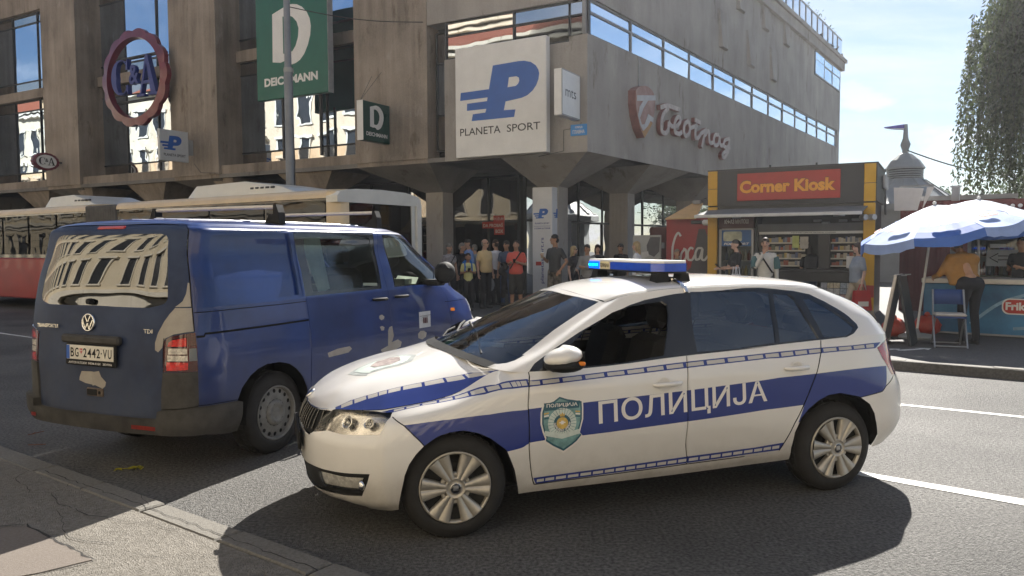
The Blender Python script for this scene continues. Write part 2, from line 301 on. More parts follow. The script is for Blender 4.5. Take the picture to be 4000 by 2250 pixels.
# ---- panel van: A skirt (tail round the side to the nose), C upper body, D roof
VN_A = [
 [(-1,0,0.36),(-0.98,0.45,0.36),(-0.9,0.72,0.36),(-0.8,0.83,0.36),(-0.6,0.85,0.33),(0,0.86,0.3),(0.36,0.86,0.28),(0.85,0.86,0.28),(1.45,0.86,0.28),(2.05,0.86,0.28),(2.65,0.86,0.28),(3.02,0.86,0.28),(3.4,0.8,0.27),(3.63,0.55,0.26),(3.71,0,0.26)],
 [(-1.01,0,0.45),(-0.99,0.45,0.45),(-0.93,0.73,0.45),(-0.83,0.86,0.45),(-0.6,0.91,0.45),(0,0.915,0.44),(0.36,0.915,0.42),(0.85,0.915,0.42),(1.45,0.915,0.42),(2.05,0.915,0.42),(2.65,0.91,0.42),(3.02,0.91,0.42),(3.43,0.84,0.42),(3.69,0.57,0.42),(3.78,0,0.42)],
 [(-1,0,0.62),(-0.985,0.45,0.62),(-0.93,0.73,0.62),(-0.83,0.87,0.62),(-0.6,0.925,0.62),(0,0.93,0.62),(0.36,0.93,0.62),(0.85,0.93,0.62),(1.45,0.93,0.62),(2.05,0.93,0.62),(2.65,0.93,0.62),(3.02,0.925,0.62),(3.42,0.845,0.62),(3.68,0.57,0.62),(3.77,0,0.62)],
 [(-1,0,0.8),(-0.985,0.45,0.8),(-0.93,0.73,0.8),(-0.83,0.87,0.8),(-0.6,0.93,0.8),(0,0.935,0.8),(0.36,0.935,0.8),(0.85,0.935,0.8),(1.45,0.935,0.8),(2.05,0.935,0.8),(2.65,0.93,0.8),(3.02,0.92,0.8),(3.39,0.835,0.8),(3.63,0.56,0.8),(3.72,0,0.8)],
 [(-0.985,0,1.02),(-0.97,0.45,1.02),(-0.915,0.73,1.02),(-0.825,0.865,1.02),(-0.6,0.92,1.02),(0,0.925,1.02),(0.36,0.925,1.02),(0.85,0.925,1.02),(1.45,0.925,1.02),(2.05,0.925,1.02),(2.65,0.905,1.02),(3,0.87,1.02),(3.32,0.79,1.02),(3.51,0.53,1.02),(3.58,0,1.02)],
 [(-0.965,0,1.23),(-0.95,0.45,1.23),(-0.895,0.72,1.23),(-0.815,0.85,1.23),(-0.6,0.905,1.23),(0,0.91,1.23),(0.36,0.91,1.23),(0.85,0.91,1.23),(1.45,0.91,1.23),(2.05,0.905,1.23),(2.55,0.88,1.21),(2.85,0.83,1.18),(3.09,0.74,1.15),(3.25,0.5,1.13),(3.35,0,1.125)]]
VN_C = [
 [(-0.965,0,1.23),(-0.95,0.45,1.23),(-0.895,0.72,1.23),(-0.815,0.85,1.23),(-0.6,0.905,1.23),(0,0.91,1.23),(0.36,0.91,1.23),(0.85,0.91,1.23),(1.45,0.91,1.23),(2.05,0.905,1.23),(2.55,0.88,1.21),(2.85,0.83,1.18),(3.09,0.74,1.15),(3.25,0.5,1.13),(3.35,0,1.125)],
 [(-0.93,0,1.42),(-0.915,0.44,1.42),(-0.865,0.7,1.42),(-0.795,0.82,1.42),(-0.6,0.87,1.42),(0,0.875,1.42),(0.36,0.875,1.42),(0.85,0.875,1.42),(1.4,0.875,1.42),(1.956,0.865,1.42),(2.352,0.83,1.42),(2.59,0.775,1.41),(2.75,0.68,1.395),(2.89,0.46,1.385),(2.95,0,1.38)],
 [(-0.88,0,1.62),(-0.865,0.43,1.62),(-0.82,0.67,1.62),(-0.765,0.77,1.62),(-0.6,0.82,1.62),(0,0.825,1.62),(0.36,0.825,1.62),(0.85,0.825,1.62),(1.36,0.825,1.62),(1.84,0.81,1.62),(2.15,0.77,1.62),(2.31,0.715,1.61),(2.42,0.62,1.605),(2.52,0.43,1.6),(2.57,0,1.6)],
 [(-0.825,0,1.765),(-0.81,0.445,1.765),(-0.78,0.668,1.765),(-0.74,0.763,1.765),(-0.6,0.811,1.765),(0,0.816,1.765),(0.36,0.816,1.765),(0.85,0.816,1.765),(1.33,0.811,1.765),(1.74,0.795,1.765),(1.98,0.742,1.765),(2.09,0.689,1.76),(2.16,0.594,1.755),(2.22,0.424,1.755),(2.25,0,1.755)],
 [(-0.775,0,1.815),(-0.765,0.435,1.815),(-0.745,0.636,1.81),(-0.715,0.71,1.81),(-0.6,0.753,1.81),(0,0.758,1.81),(0.36,0.758,1.81),(0.85,0.758,1.81),(1.31,0.753,1.81),(1.67,0.731,1.81),(1.88,0.684,1.81),(1.97,0.625,1.805),(2.02,0.541,1.8),(2.06,0.392,1.8),(2.08,0,1.8)]]
VN_D = [
 [(-0.745,0.636,1.81),(-0.715,0.71,1.81),(-0.6,0.753,1.81),(0,0.758,1.81),(0.36,0.758,1.81),(0.85,0.758,1.81),(1.31,0.753,1.81),(1.67,0.731,1.81),(1.88,0.684,1.81),(1.97,0.625,1.805),(2.02,0.541,1.8)],
 [(-0.75,0.594,1.818),(-0.71,0.657,1.826),(-0.58,0.689,1.834),(0,0.694,1.838),(0.36,0.694,1.838),(0.85,0.694,1.838),(1.31,0.689,1.838),(1.67,0.657,1.836),(1.88,0.604,1.83),(1.98,0.551,1.822),(2.03,0.477,1.812)],
 [(-0.76,0.424,1.826),(-0.71,0.445,1.845),(-0.56,0.456,1.855),(0,0.456,1.864),(0.36,0.456,1.866),(0.85,0.456,1.866),(1.31,0.456,1.866),(1.67,0.424,1.86),(1.89,0.392,1.85),(2,0.371,1.835),(2.055,0.35,1.815)],
 [(-0.772,0.212,1.824),(-0.72,0.212,1.85),(-0.56,0.212,1.865),(0,0.212,1.876),(0.36,0.212,1.879),(0.85,0.212,1.879),(1.31,0.212,1.878),(1.67,0.212,1.872),(1.9,0.212,1.86),(2.01,0.212,1.84),(2.075,0.212,1.812)],
 [(-0.775,0,1.82),(-0.72,0,1.851),(-0.56,0,1.868),(0,0,1.88),(0.36,0,1.883),(0.85,0,1.883),(1.31,0,1.882),(1.67,0,1.876),(1.9,0,1.863),(2.01,0,1.842),(2.08,0,1.81)]]
# traced outlines on the body sheets, in sheet coordinates (station u, line v)
PF = {'band_top':[(4.184,3.931),(4.557,3.781),(4.893,3.646),(5.51,3.557),(6.733,3.562),(6.793,3.574),(7.929,3.646),(8.996,3.719),(10.044,3.821),(10.235,3.845),(10.923,3.856),(11.558,3.873),(12.513,3.869)],
 'band_bot':[(6.76,2.57),(6.768,2.591),(7.929,2.723),(8.997,2.857),(10.042,2.967),(9.681,2.967),(10.145,2.969),(10.699,2.985)],
 'tst_up':[(3.44,4.902),(4.304,4.985),(4.875,4.985),(5.464,4.71),(5.75,4.521),(6.895,4.675),(6.923,4.597),(7.964,4.752),(9.0,4.763),(10.107,4.775),(10.321,4.769),(11.09,4.73),(11.628,4.694),(12.429,4.712)],
 'tst_lo':[(3.964,4.76),(4.286,4.807),(4.536,4.834),(5.0,4.656),(5.496,4.311),(6.037,4.25),(6.874,4.309),(7.935,4.46),(9.0,4.493),(10.092,4.552),(10.304,4.521),(11.071,4.525),(11.607,4.515),(12.158,4.5)],
 'lst_up':[(7.0,1.237),(7.964,1.325),(9.036,1.457),(10.107,1.517),(9.75,1.482),(10.393,1.579)],
 'lst_lo':[(7.071,0.87),(7.964,0.986),(9.036,1.085),(10.136,1.186),(9.75,1.154),(10.321,1.182)],
 'door1':[(6.961,4.816),(6.783,3.64),(6.81,2.397),(6.959,1.352),(7.036,0.832)],
 'door2':[(9.036,4.964),(8.997,3.968),(9.0,2.887),(9.0,2.035),(9.036,1.411),(9.036,1.021)],
 'door3':[(11.109,4.965),(11.075,4.585),(10.949,3.905),(10.721,3.109),(10.536,2.39),(10.393,1.601),(10.321,1.161)],
 'sill':[(7.036,0.832),(8.036,0.917),(9.036,1.021),(10.143,1.058),(9.75,1.055),(10.107,1.057),(10.321,1.161)],
 'seam_f':[(3.959,4.512),(4.209,3.904),(4.357,3.355),(4.505,2.878)],
 'seam_r':[(12.805,3.571),(12.321,3.287),(12.185,3.127),(11.707,3.015)],
 'arch_f':[(3.911,0.015),(4.068,1.432),(4.161,2.119),(4.252,2.439),(4.378,2.697),(4.5,2.876),(4.714,3.098),(4.888,3.155),(5.107,3.163),(5.321,3.042),(5.499,2.859),(5.785,2.425),(5.967,1.684),(6.058,1.067),(6.178,0.006)],
 'arch_r':[(12.107,0.555),(12.141,1.287),(12.049,1.897),(11.995,2.389),(11.887,2.751),(11.683,3.042),(11.355,3.223),(11.14,3.205),(10.965,3.07),(10.788,2.843),(10.644,2.537),(10.554,1.999),(10.536,1.279),(10.571,0.204)],
 'headl':[(1.679,4.994),(2.653,4.978),(3.932,4.723),(3.891,4.507),(3.186,3.681),(2.505,3.668),(2.023,3.661),(1.631,3.727),(1.217,3.456),(1.28,4.09),(1.391,4.568)],
 'grille':[(0.208,4.797),(0.554,5.0),(1.679,4.994),(1.318,4.253),(1.216,3.465),(1.045,3.193),(0.574,3.277)],
 'lower':[(0.468,2.011),(1.17,2.106),(1.598,2.11),(2.114,2.151),(2.877,2.167),(2.809,1.845),(2.611,1.299),(2.0,1.22),(1.394,1.141),(0.776,1.177)],
 'fog':[(1.412,1.947),(1.773,1.984),(2.68,1.995),(2.532,1.528),(2.069,1.495),(1.482,1.401)],
 'tail':[(13.054,4.839),(12.504,4.681),(12.235,4.513),(12.374,4.138),(12.554,3.866),(12.697,3.587),(13.276,3.541),(13.286,3.803),(13.152,4.384)],
 'handle_f':[(8.536,3.962),(8.906,3.985),(8.679,3.971)],
 'handle_r':[(10.341,4.119),(10.787,4.107),(10.573,4.108)],
 'text':[(7.821,2.874),(7.788,3.53),(10.037,3.107),(9.854,3.69)],
 'badge':[(7.364,3.927),(7.283,3.783),(7.196,3.73),(7.139,3.676),(7.106,3.466),(7.105,3.146),(7.141,2.894),(7.185,2.68),(7.175,2.571),(7.286,2.383),(7.436,2.147),(7.536,2.35),(7.588,2.481),(7.643,2.685),(7.607,2.804),(7.643,3.196),(7.643,3.506),(7.638,3.716),(7.536,3.779),(7.464,3.82)],
 'dlo':[(3.966,0.007),(3.85,0.333),(3.851,0.927),(4.044,1.498),(4.293,1.917),(4.495,2.182),(4.821,2.462),(5.198,2.611),(5.535,2.645),(5.964,2.739),(6.643,2.801),(6.964,2.885),(7.273,2.895),(7.656,2.847),(8.144,2.75),(8.479,2.561),(8.636,2.048),(8.714,1.594),(8.786,1.038),(8.861,0.668),(8.857,0.485),(8.714,0.172),(8.564,0.018),(8.137,0.017),(7.357,0.046),(6.75,0.048),(7.128,0.012),(6.033,0.012),(5.257,0.024),(4.713,0.008),(4.217,0.008)],
 'wf':[(4.576,0.069),(4.204,0.79),(4.127,1.578),(4.461,2.222),(4.916,2.462),(5.383,2.487),(5.68,2.461),(5.817,2.249),(5.857,1.868),(5.84,1.125),(5.75,0.14),(5.255,0.078)],
 'wr':[(6.214,2.796),(6.75,2.739),(7.469,2.726),(7.25,2.696),(7.498,2.638),(7.357,1.404),(7.286,0.174),(6.75,0.125),(7.143,0.038),(6.179,0.122)],
 'wr2':[(7.57,2.607),(7.963,2.54),(8.037,2.252),(8.0,1.207),(8.085,0.103),(7.698,0.123),(7.352,0.15),(7.429,1.398)],
 'wq':[(8.211,2.281),(8.409,2.297),(8.533,1.788),(8.607,1.321),(8.689,0.886),(8.786,0.543),(8.702,0.291),(8.548,0.065),(8.179,0.131),(8.134,1.188)],
 'wind':[(1.766,0.0),(2.158,0.069),(2.574,0.209),(2.766,0.341),(2.858,0.533),(2.828,0.819),(2.751,0.787),(2.599,1.25),(2.455,1.714),(2.379,2.429),(2.493,2.964),(1.271,2.911),(0.57,2.858)],
 'hblue':[(1.75,0.227),(2.286,0.694),(2.756,0.857),(3.399,0.947),(4.002,0.959),(4.357,0.961),(4.996,0.925),(5.621,0.726),(6.0,0.091)],
 'hblue2':[(1.929,0.089),(2.282,0.359),(2.75,0.621),(3.401,0.731),(4.017,0.752),(4.357,0.738),(4.932,0.685),(5.505,0.432),(5.887,0.016)],
 'hbadge':[(2.464,3.338),(2.714,3.587),(3.018,3.715),(3.429,3.969),(3.806,3.985),(4.188,3.948),(4.679,3.612),(4.929,3.268),(4.566,2.678),(4.071,2.478),(3.571,2.525),(3.071,2.505),(2.981,2.34),(2.75,2.649)],
 'hbadge2':[(3.214,3.265),(3.464,3.727),(3.85,3.807),(4.179,3.591),(4.143,3.049),(3.75,2.84),(3.321,2.988)],
 'roofstripe':[(1.435,0.841)]}
VF = {'rwin':[(0.0,2.768),(0.429,3.083),(1.248,2.859),(1.46,2.745),(1.577,2.527),(1.739,1.413),(1.761,0.329),(1.692,0.191),(1.569,0.108),(1.214,0.001),(0.531,0.005),(0.0,0.052)],
 'gate_seam':[(2.447,3.989),(2.641,2.184),(2.701,1.41),(2.737,0.478),(2.771,0.0)],
 'gate_seamA':[(2.786,4.901),(2.811,4.554),(2.841,4.221),(1.678,3.862),(1.696,2.943),(1.614,2.509),(1.571,1.049)],
 'tail':[(1.678,3.862),(1.761,3.981),(1.905,4.064),(2.346,4.137),(2.87,4.185),(2.926,3.639),(2.936,2.94),(2.221,2.937),(1.696,2.938)],
 't_red1':[(1.812,3.75),(1.839,3.87),(1.949,3.945),(2.478,4.022),(2.498,3.746)],
 't_wh1':[(1.84,3.688),(2.523,3.685),(2.523,3.509),(1.836,3.507)],
 't_wh2':[(1.815,3.477),(2.544,3.467),(2.551,3.299),(1.829,3.301)],
 't_red2':[(1.8,3.264),(2.565,3.248),(2.554,3.013),(1.798,2.986)],
 't_smoke':[(2.608,3.68),(2.903,3.689),(2.921,3.3),(2.608,3.292)],
 'corner':[(1.696,2.917),(2.931,2.929),(2.93,2.144),(2.93,1.544),(2.179,1.47),(1.609,1.432),(1.604,2.073)],
 'patch1':[(0.0,2.839),(0.0,2.798),(0.145,2.826),(0.199,2.627),(0.286,2.397),(0.268,2.229),(0.214,2.11),(0.061,2.234),(0.0,2.339),(0.0,2.482),(0.0,2.625)],
 'patch2':[(2.768,5.0),(2.808,4.624),(2.841,4.221),(2.403,4.195),(1.987,4.135),(1.719,4.001),(1.652,3.834),(1.642,3.709),(1.527,3.564),(1.437,3.634),(1.43,3.858),(1.5,4.175),(1.673,4.56),(1.838,4.806),(2.016,5.0)],
 'patch2C':[(2.008,0.036),(2.319,0.248),(2.5,0.526),(2.602,0.926),(2.716,0.897),(2.766,0.478),(2.777,0.05)],
 'patch3':[(6.321,2.714),(6.606,2.821),(6.941,2.823),(7.001,2.678),(6.908,2.52),(6.641,2.5),(6.357,2.487)],
 'patch4':[(7.972,3.197),(8.012,3.345),(8.096,3.378),(8.134,2.909),(8.082,2.593),(8.254,2.669),(8.373,2.481),(8.338,2.213),(8.076,2.077),(7.798,2.15),(7.763,2.287),(7.966,2.432)],
 'patch5':[(7.754,3.89),(7.824,3.927),(7.894,3.823),(7.87,3.729),(7.801,3.694),(7.749,3.785)],
 'patch6':[(7.753,3.424),(7.811,3.452),(7.875,3.38),(7.856,3.252),(7.789,3.25)],
 'patch7':[(8.888,2.748),(8.963,2.887),(9.086,2.857),(9.174,2.714),(9.145,2.466),(9.033,2.358),(8.897,2.491)],
 'recess':[(3.893,2.95),(4.384,3.052),(4.857,3.151),(5.679,3.363),(5.712,2.072),(5.67,1.049),(5.669,0.083),(4.886,0.038),(4.464,0.008),(3.895,0.005),(3.771,0.061),(3.712,0.213),(3.696,0.99),(3.784,2.0),(3.733,2.664),(3.784,2.86)],
 'recess2':[(3.913,2.734),(4.357,2.792),(4.857,2.911),(5.505,2.991),(5.59,2.081),(5.553,1.056),(5.536,0.182),(4.891,0.142),(4.464,0.104),(3.959,0.07),(3.854,0.145),(3.803,0.297),(3.791,0.989),(3.864,1.999),(3.846,2.546)],
 'slwin':[(5.683,3.08),(6.857,3.189),(8.162,3.308),(8.035,1.715),(7.894,0.103),(6.932,0.075),(5.743,0.073),(5.74,1.243)],
 'slglass':[(6.022,2.66),(6.836,2.729),(7.964,2.801),(7.96,1.718),(7.832,0.265),(6.953,0.237),(6.033,0.247),(6.027,1.332)],
 'fwin':[(8.461,2.995),(9.035,3.089),(10.44,3.028),(10.616,2.616),(10.723,2.295),(11.125,1.679),(11.268,1.214),(11.377,0.893),(10.298,0.542),(9.641,0.095),(8.881,0.123),(8.261,0.127),(8.356,1.411)],
 'fglass':[(8.503,2.721),(8.899,2.784),(9.566,2.73),(10.625,2.536),(10.741,2.17),(11.161,1.607),(11.268,1.179),(10.489,0.817),(9.642,0.205),(8.901,0.196),(8.316,0.221),(8.393,1.407)],
 'sl_rear':[(5.717,3.47),(5.766,1.795),(5.748,0.785),(5.767,0.0)],
 'sl_rearA':[(5.771,4.832),(5.809,4.239),(5.812,3.767),(5.817,3.071),(5.833,1.681)],
 'sl_front':[(8.45,3.973),(8.11,1.713),(8.049,0.585),(8.037,0.036)],
 'sl_frontA':[(8.048,4.948),(8.073,4.319),(8.087,3.761),(8.084,3.226),(8.084,2.041)],
 'fd_front':[(10.091,4.331),(10.044,3.914),(9.902,3.014),(9.772,2.069)],
 'rail':[(2.84,4.842),(4.255,4.861),(4.863,4.859),(5.764,4.871)],
 'rail2':[(2.916,4.041),(3.216,4.038),(3.262,4.127),(4.235,4.127),(4.839,4.126),(5.811,4.133)],
 'arch_r':[(4.172,0.01),(4.136,1.471),(4.214,1.974),(4.352,2.434),(4.468,2.646),(4.607,2.775),(4.828,2.753),(5.073,2.571),(5.299,2.263),(5.534,1.849),(5.711,1.393),(5.855,0.644),(5.839,0.0)],
 'arch_f':[(9.749,1.93),(9.846,2.306),(10.108,2.805),(10.692,2.972),(11.237,2.758),(11.517,2.401),(11.645,1.996)],
 'bump_side':[(1.609,1.432),(2.179,1.47),(2.94,1.548),(3.645,1.537),(4.143,1.492)],
 'bump_gate':[(0.0,1.446),(0.0,1.232),(0.214,1.098),(0.852,1.08),(1.571,1.049)],
 'sticker':[(8.935,3.786),(9.312,3.775),(9.297,3.02),(8.927,3.036)],
 'orange':[(10.169,3.736),(10.396,3.716),(10.384,3.574),(10.156,3.592)],
 'headl':[(11.911,4.018),(11.92,3.714),(11.92,3.393),(11.902,3.385),(11.903,3.705)],
 'fbump':[(11.903,3.384),(11.911,3.375),(11.955,2.678),(11.947,2.589)],
 'handle1':[(7.601,4.639),(7.945,4.625)],
 'handle2':[(8.214,4.662),(8.57,4.65)],
 'brake':[(0.0,2.946),(0.143,3.941),(0.179,3.364),(0.0,2.804)],
 'logo':[(0.0,4.481),(0.0,4.769),(0.047,4.489)],
 'plateholder':[(0.0,4.018),(0.577,3.982),(0.609,3.892),(0.609,3.706),(0.0,3.768)],
 'plate':[(0.0,3.268),(0.533,3.218),(0.53,3.655),(0.0,3.696)],
 'hole':[(0.0,2.125),(0.11,2.105),(0.109,1.819),(0.0,1.839)],
 'refl1':[(0.0,1.018),(0.0,0.946),(0.0,0.875),(0.0,0.946)],
 'refl2':[(0.892,0.009),(1.304,0.014),(1.32,0.008),(0.894,0.008)],
 'transp':[(0.0,4.304),(0.0,4.232),(0.0,4.304)],
 'tdi':[(1.276,4.164),(1.525,4.164),(1.522,4.268)],
 'crease':[(0.0,2.911),(0.096,2.662),(1.6,2.556)]}
# ---------------------------------------------------------------- cutting the sheets into panels
def _dens(p, step=0.14, closed=True):
    out = []; n = len(p)
    for i in range(n if closed else n - 1):
        a, b = np.array(p[i], float), np.array(p[(i + 1) % n], float); k = max(1, int(np.ceil(np.linalg.norm(b - a) / step)))
        out += [tuple(a + (b - a) * t / k) for t in range(k)]
    if not closed: out.append(tuple(p[-1]))
    return out
def strip(S, line, w):
    """a thin band of width w metres along a line on the sheet"""
    L = np.array(_dens(line, 0.15, False)); _, du, dv = S.nrm(L[:, 0], L[:, 1]); lu, lv = du / 0.04, dv / 0.04
    lu = np.maximum(lu, 0.02); lv = np.maximum(lv, 0.02)
    t = np.gradient(L, axis=0); tx, ty = t[:, 0] * lu, t[:, 1] * lv; k = np.maximum(np.hypot(tx, ty), 1e-6); nx, ny = -ty / k * w / 2, tx / k * w / 2
    o = np.stack([nx / lu, ny / lv], 1); return [tuple(q) for q in np.vstack([L + o, (L - o)[::-1]])]
def cells(up, lo, n, gap=0.16, ins=0.22, skip=()):
    """n dashes between an upper and a lower line"""
    up, lo = np.array(up, float), np.array(lo, float); u0, u1 = max(up[0, 0], lo[0, 0]), min(up[-1, 0], lo[-1, 0])
    def smp(l): return lambda t: np.array([u0 + (u1 - u0) * t, np.interp(u0 + (u1 - u0) * t, l[:, 0], l[:, 1])])
    a, b = smp(up), smp(lo); R = []
    for i in range(n):
        if i in skip: continue
        t0, t1 = (i + gap / 2) / n, (i + 1 - gap / 2) / n; q = []
        for t, s in ((t0, ins), ((t0 + t1) / 2, ins), (t1, ins), (t1, 1 - ins), ((t0 + t1) / 2, 1 - ins), (t0, 1 - ins)): q.append(tuple(a(t) * (1 - s) + b(t) * s))
        R.append(q)
    return R
def panelize(S, polys, classify, nu=6, nv=6, centre=(1.3, 0, 0.7), off=None, sign=1, keepu=None):
    """cut the sheet by named outlines; classify(names, u, v) -> (part, material slot) or None; returns {part: (P, N, faces, slots)}"""
    V = []; F = []; names = []
    us = np.linspace(0, S.U - 1, (S.U - 1) * nu + 1); vs = np.linspace(0, S.V - 1, (S.V - 1) * nv + 1)
    for nm, p in polys:
        p = [(min(max(a, 0), S.U - 1), min(max(b, 0), S.V - 1)) for a, b in p]; d = _dens(p)
        q = [d[0]]
        for x in d[1:]:
            if abs(x[0] - q[-1][0]) + abs(x[1] - q[-1][1]) > 1e-4: q.append(x)
        if abs(q[0][0] - q[-1][0]) + abs(q[0][1] - q[-1][1]) < 1e-4: q.pop()
        ar = sum(q[i - 1][0] * q[i][1] - q[i][0] * q[i - 1][1] for i in range(len(q)))
        if ar < 0: q = q[::-1]
        F.append(list(range(len(V), len(V) + len(q)))); V += q; names.append(nm)
    V += [(a, b) for a in us for b in vs]
    vc, _, fc, _, _, of = delaunay_2d_cdt([Vector(p) for p in V], [], F, 0, 1e-5, True)
    UV = np.array([(p.x, p.y) for p in vc]); UV[:, 0] = np.clip(UV[:, 0], 0, S.U - 1); UV[:, 1] = np.clip(UV[:, 1], 0, S.V - 1)
    P = S.at(UV[:, 0], UV[:, 1]); N, _, _ = S.nrm(UV[:, 0], UV[:, 1]); sg = np.sign((N * (P - np.array(centre))).sum(1)); N *= sg[:, None]
    out = {}
    for t, o in zip(fc, of):
        c = UV[list(t)].mean(0); r = classify({names[i] for i in o}, c[0], c[1])
        if r is None: continue
        for k in r if isinstance(r, list) else [r]: out.setdefault(k[0], []).append((t, k[1]))
    R = {}
    for key, L in out.items():
        idx = sorted({i for t, _ in L for i in t}); mp = {a: b for b, a in enumerate(idx)}; o = (off or {}).get(key, 0)
        PP = P[idx] + N[idx] * o; NN = N[idx]; FF = []; MM = []
        for t, m in L:
            a, b, c = (P[i] for i in t); g = np.dot(np.cross(b - a, c - a), N[t[0]] + N[t[1]] + N[t[2]]); t = t if g >= 0 else t[::-1]
            if np.linalg.norm(np.cross(b - a, c - a)) < 1e-9: continue
            FF.append(tuple(mp[i] for i in t)); MM.append(m)
        R[key] = (PP, NN, FF, MM)
    return R
def merge(parts, flip):
    """join sheet pieces; flip mirrors a piece across the centre plane"""
    P = []; N = []; F = []; M = []; b = 0
    for (p, n, f, m), fl in zip(parts, flip):
        k = np.array([1, -1, 1.]) if fl else np.ones(3)
        P.append(p * k); N.append(n * k); F += [tuple(b + i for i in (q[::-1] if fl else q)) for q in f]; M += m; b += len(p)
    return np.vstack(P), np.vstack(N), F, M
def sheet(name, parts, flip, mats, parent, label=None, edge=0.0):
    P, N, F, M = merge(parts, flip)
    if edge:                       # folded rim, so a panel has a thickness
        cnt = {}
        for q in F:
            for i in range(3): cnt[q[i], q[(i + 1) % 3]] = 1
        E = [(a, b) for a, b in cnt if (b, a) not in cnt]; n = len(P); ids = sorted({i for e in E for i in e}); mp = {a: n + b for b, a in enumerate(ids)}
        P = np.vstack([P, P[ids] - N[ids] * edge]); N = np.vstack([N, N[ids]]); fm = {}
        for q, m in zip(F, M):
            for i in range(3): fm[q[i], q[(i + 1) % 3]] = m
        for a, b in E: F.append((b, a, mp[a], mp[b])); M.append(fm[a, b])
    me = bpy.data.meshes.new(name); me.from_pydata(P.tolist(), [], F)
    for m in mats: me.materials.append(m)
    me.polygons.foreach_set('material_index', M); me.polygons.foreach_set('use_smooth', [len(q) == 3 for q in F]); me.update()
    if len(me.vertices) == len(N): me.normals_split_custom_set_from_vertices([tuple(x) for x in N])
    o = bpy.data.objects.new(name, me); COL.objects.link(o); o.parent = parent
    if label: o['label'] = label
    return o
def uvline(S, pts, off=0.0, sg=1):
    q = np.array(pts, float); P = S.at(q[:, 0], q[:, 1]); N, _, _ = S.nrm(q[:, 0], q[:, 1]); s = np.sign((N * (P - np.array([1.3, 0, 0.7]))).sum(1)); return (P + N * s[:, None] * off) * np.array([1, sg, 1.])
# ================================================================ police car
M_white = pm('car_white_paint', (0.72, 0.70, 0.67), 0.28, 0.02, 3, coat=1.0)
def grime(m, z0, z1, col, amt):
    n = m.node_tree.nodes; l = m.node_tree.links; b = n['Principled BSDF']; src = b.inputs['Base Color'].links[0].from_socket; tc = n.new('ShaderNodeTexCoord'); sp = n.new('ShaderNodeSeparateXYZ'); l.new(tc.outputs['Object'], sp.inputs[0]); r = n.new('ShaderNodeMapRange'); r.inputs[1].default_value = z0; r.inputs[2].default_value = z1; r.inputs[3].default_value = amt; r.inputs[4].default_value = 0; l.new(sp.outputs[2], r.inputs[0])
    k = n.new('ShaderNodeTexNoise'); k.inputs['Scale'].default_value = 5; k.inputs['Detail'].default_value = 8; k.inputs['Roughness'].default_value = .7; l.new(tc.outputs['Object'], k.inputs[0]); q = n.new('ShaderNodeMath'); q.operation = 'MULTIPLY'; l.new(r.outputs[0], q.inputs[0]); l.new(k.outputs[0], q.inputs[1]); x = n.new('ShaderNodeMix'); x.data_type = 'RGBA'; l.new(q.outputs[0], x.inputs[0]); l.new(src, x.inputs[6]); x.inputs[7].default_value = tuple(col) + (1,); l.new(x.outputs[2], b.inputs['Base Color'])
grime(M_white, .20, .52, (.20, .165, .12), 1.1)
M_blue = pm('car_blue_film', (0.012, 0.03, 0.20), 0.3, 0.04, 3, coat=0.8)
M_silver = pm('reflective_dash', (0.50, 0.48, 0.45), 0.45, 0.05, 8)
M_gap = pm('panel_gap', (0.008, 0.008, 0.008), 0.9, 0)
M_blackgloss = pm('black_gloss', (0.012, 0.012, 0.013), 0.15, 0, coat=0.5)
M_blackpl = pm('black_plastic', (0.016, 0.016, 0.016), 0.7, 0.1, 20, spec=.2)
M_rubber = pm('tyre_rubber', (0.022, 0.021, 0.02), 0.82, 0.2, 9, bump=0.15, bscale=90)
M_hub = pm('silver_hubcap', (0.42, 0.39, 0.34), 0.38, 0.12, 7, metal=0.55)
M_hubdark = pm('wheel_dark', (0.02, 0.02, 0.02), 0.7, 0.2, 9)
M_int = pm('interior_dark', (0.02, 0.02, 0.022), 0.85, 0.15, 10)
M_glassw = glass('windscreen_glass', (0.62, 0.68, 0.68), 1.0, 0.0, 1.95)
M_glassd = glass('tinted_glass', (0.20, 0.22, 0.24), (.78,.84,.9), 0.0, 2.1)
M_lamp = glass('lamp_lens', (0.92, 0.92, 0.92), 1.0, 0.0, 1.4)
M_chrome = pm('chrome', (0.8, 0.78, 0.75), 0.12, 0, metal=1.0)
M_refl = pm('lamp_reflector', (0.75, 0.72, 0.68), 0.22, 0.3, 9, metal=0.9)
M_amber = pm('amber_lens', (0.75, 0.22, 0.02), 0.25, 0.1, 20)
M_redl = pm('red_lens', (0.28, 0.008, 0.01), 0.15, 0.25, 6, coat=1.0)

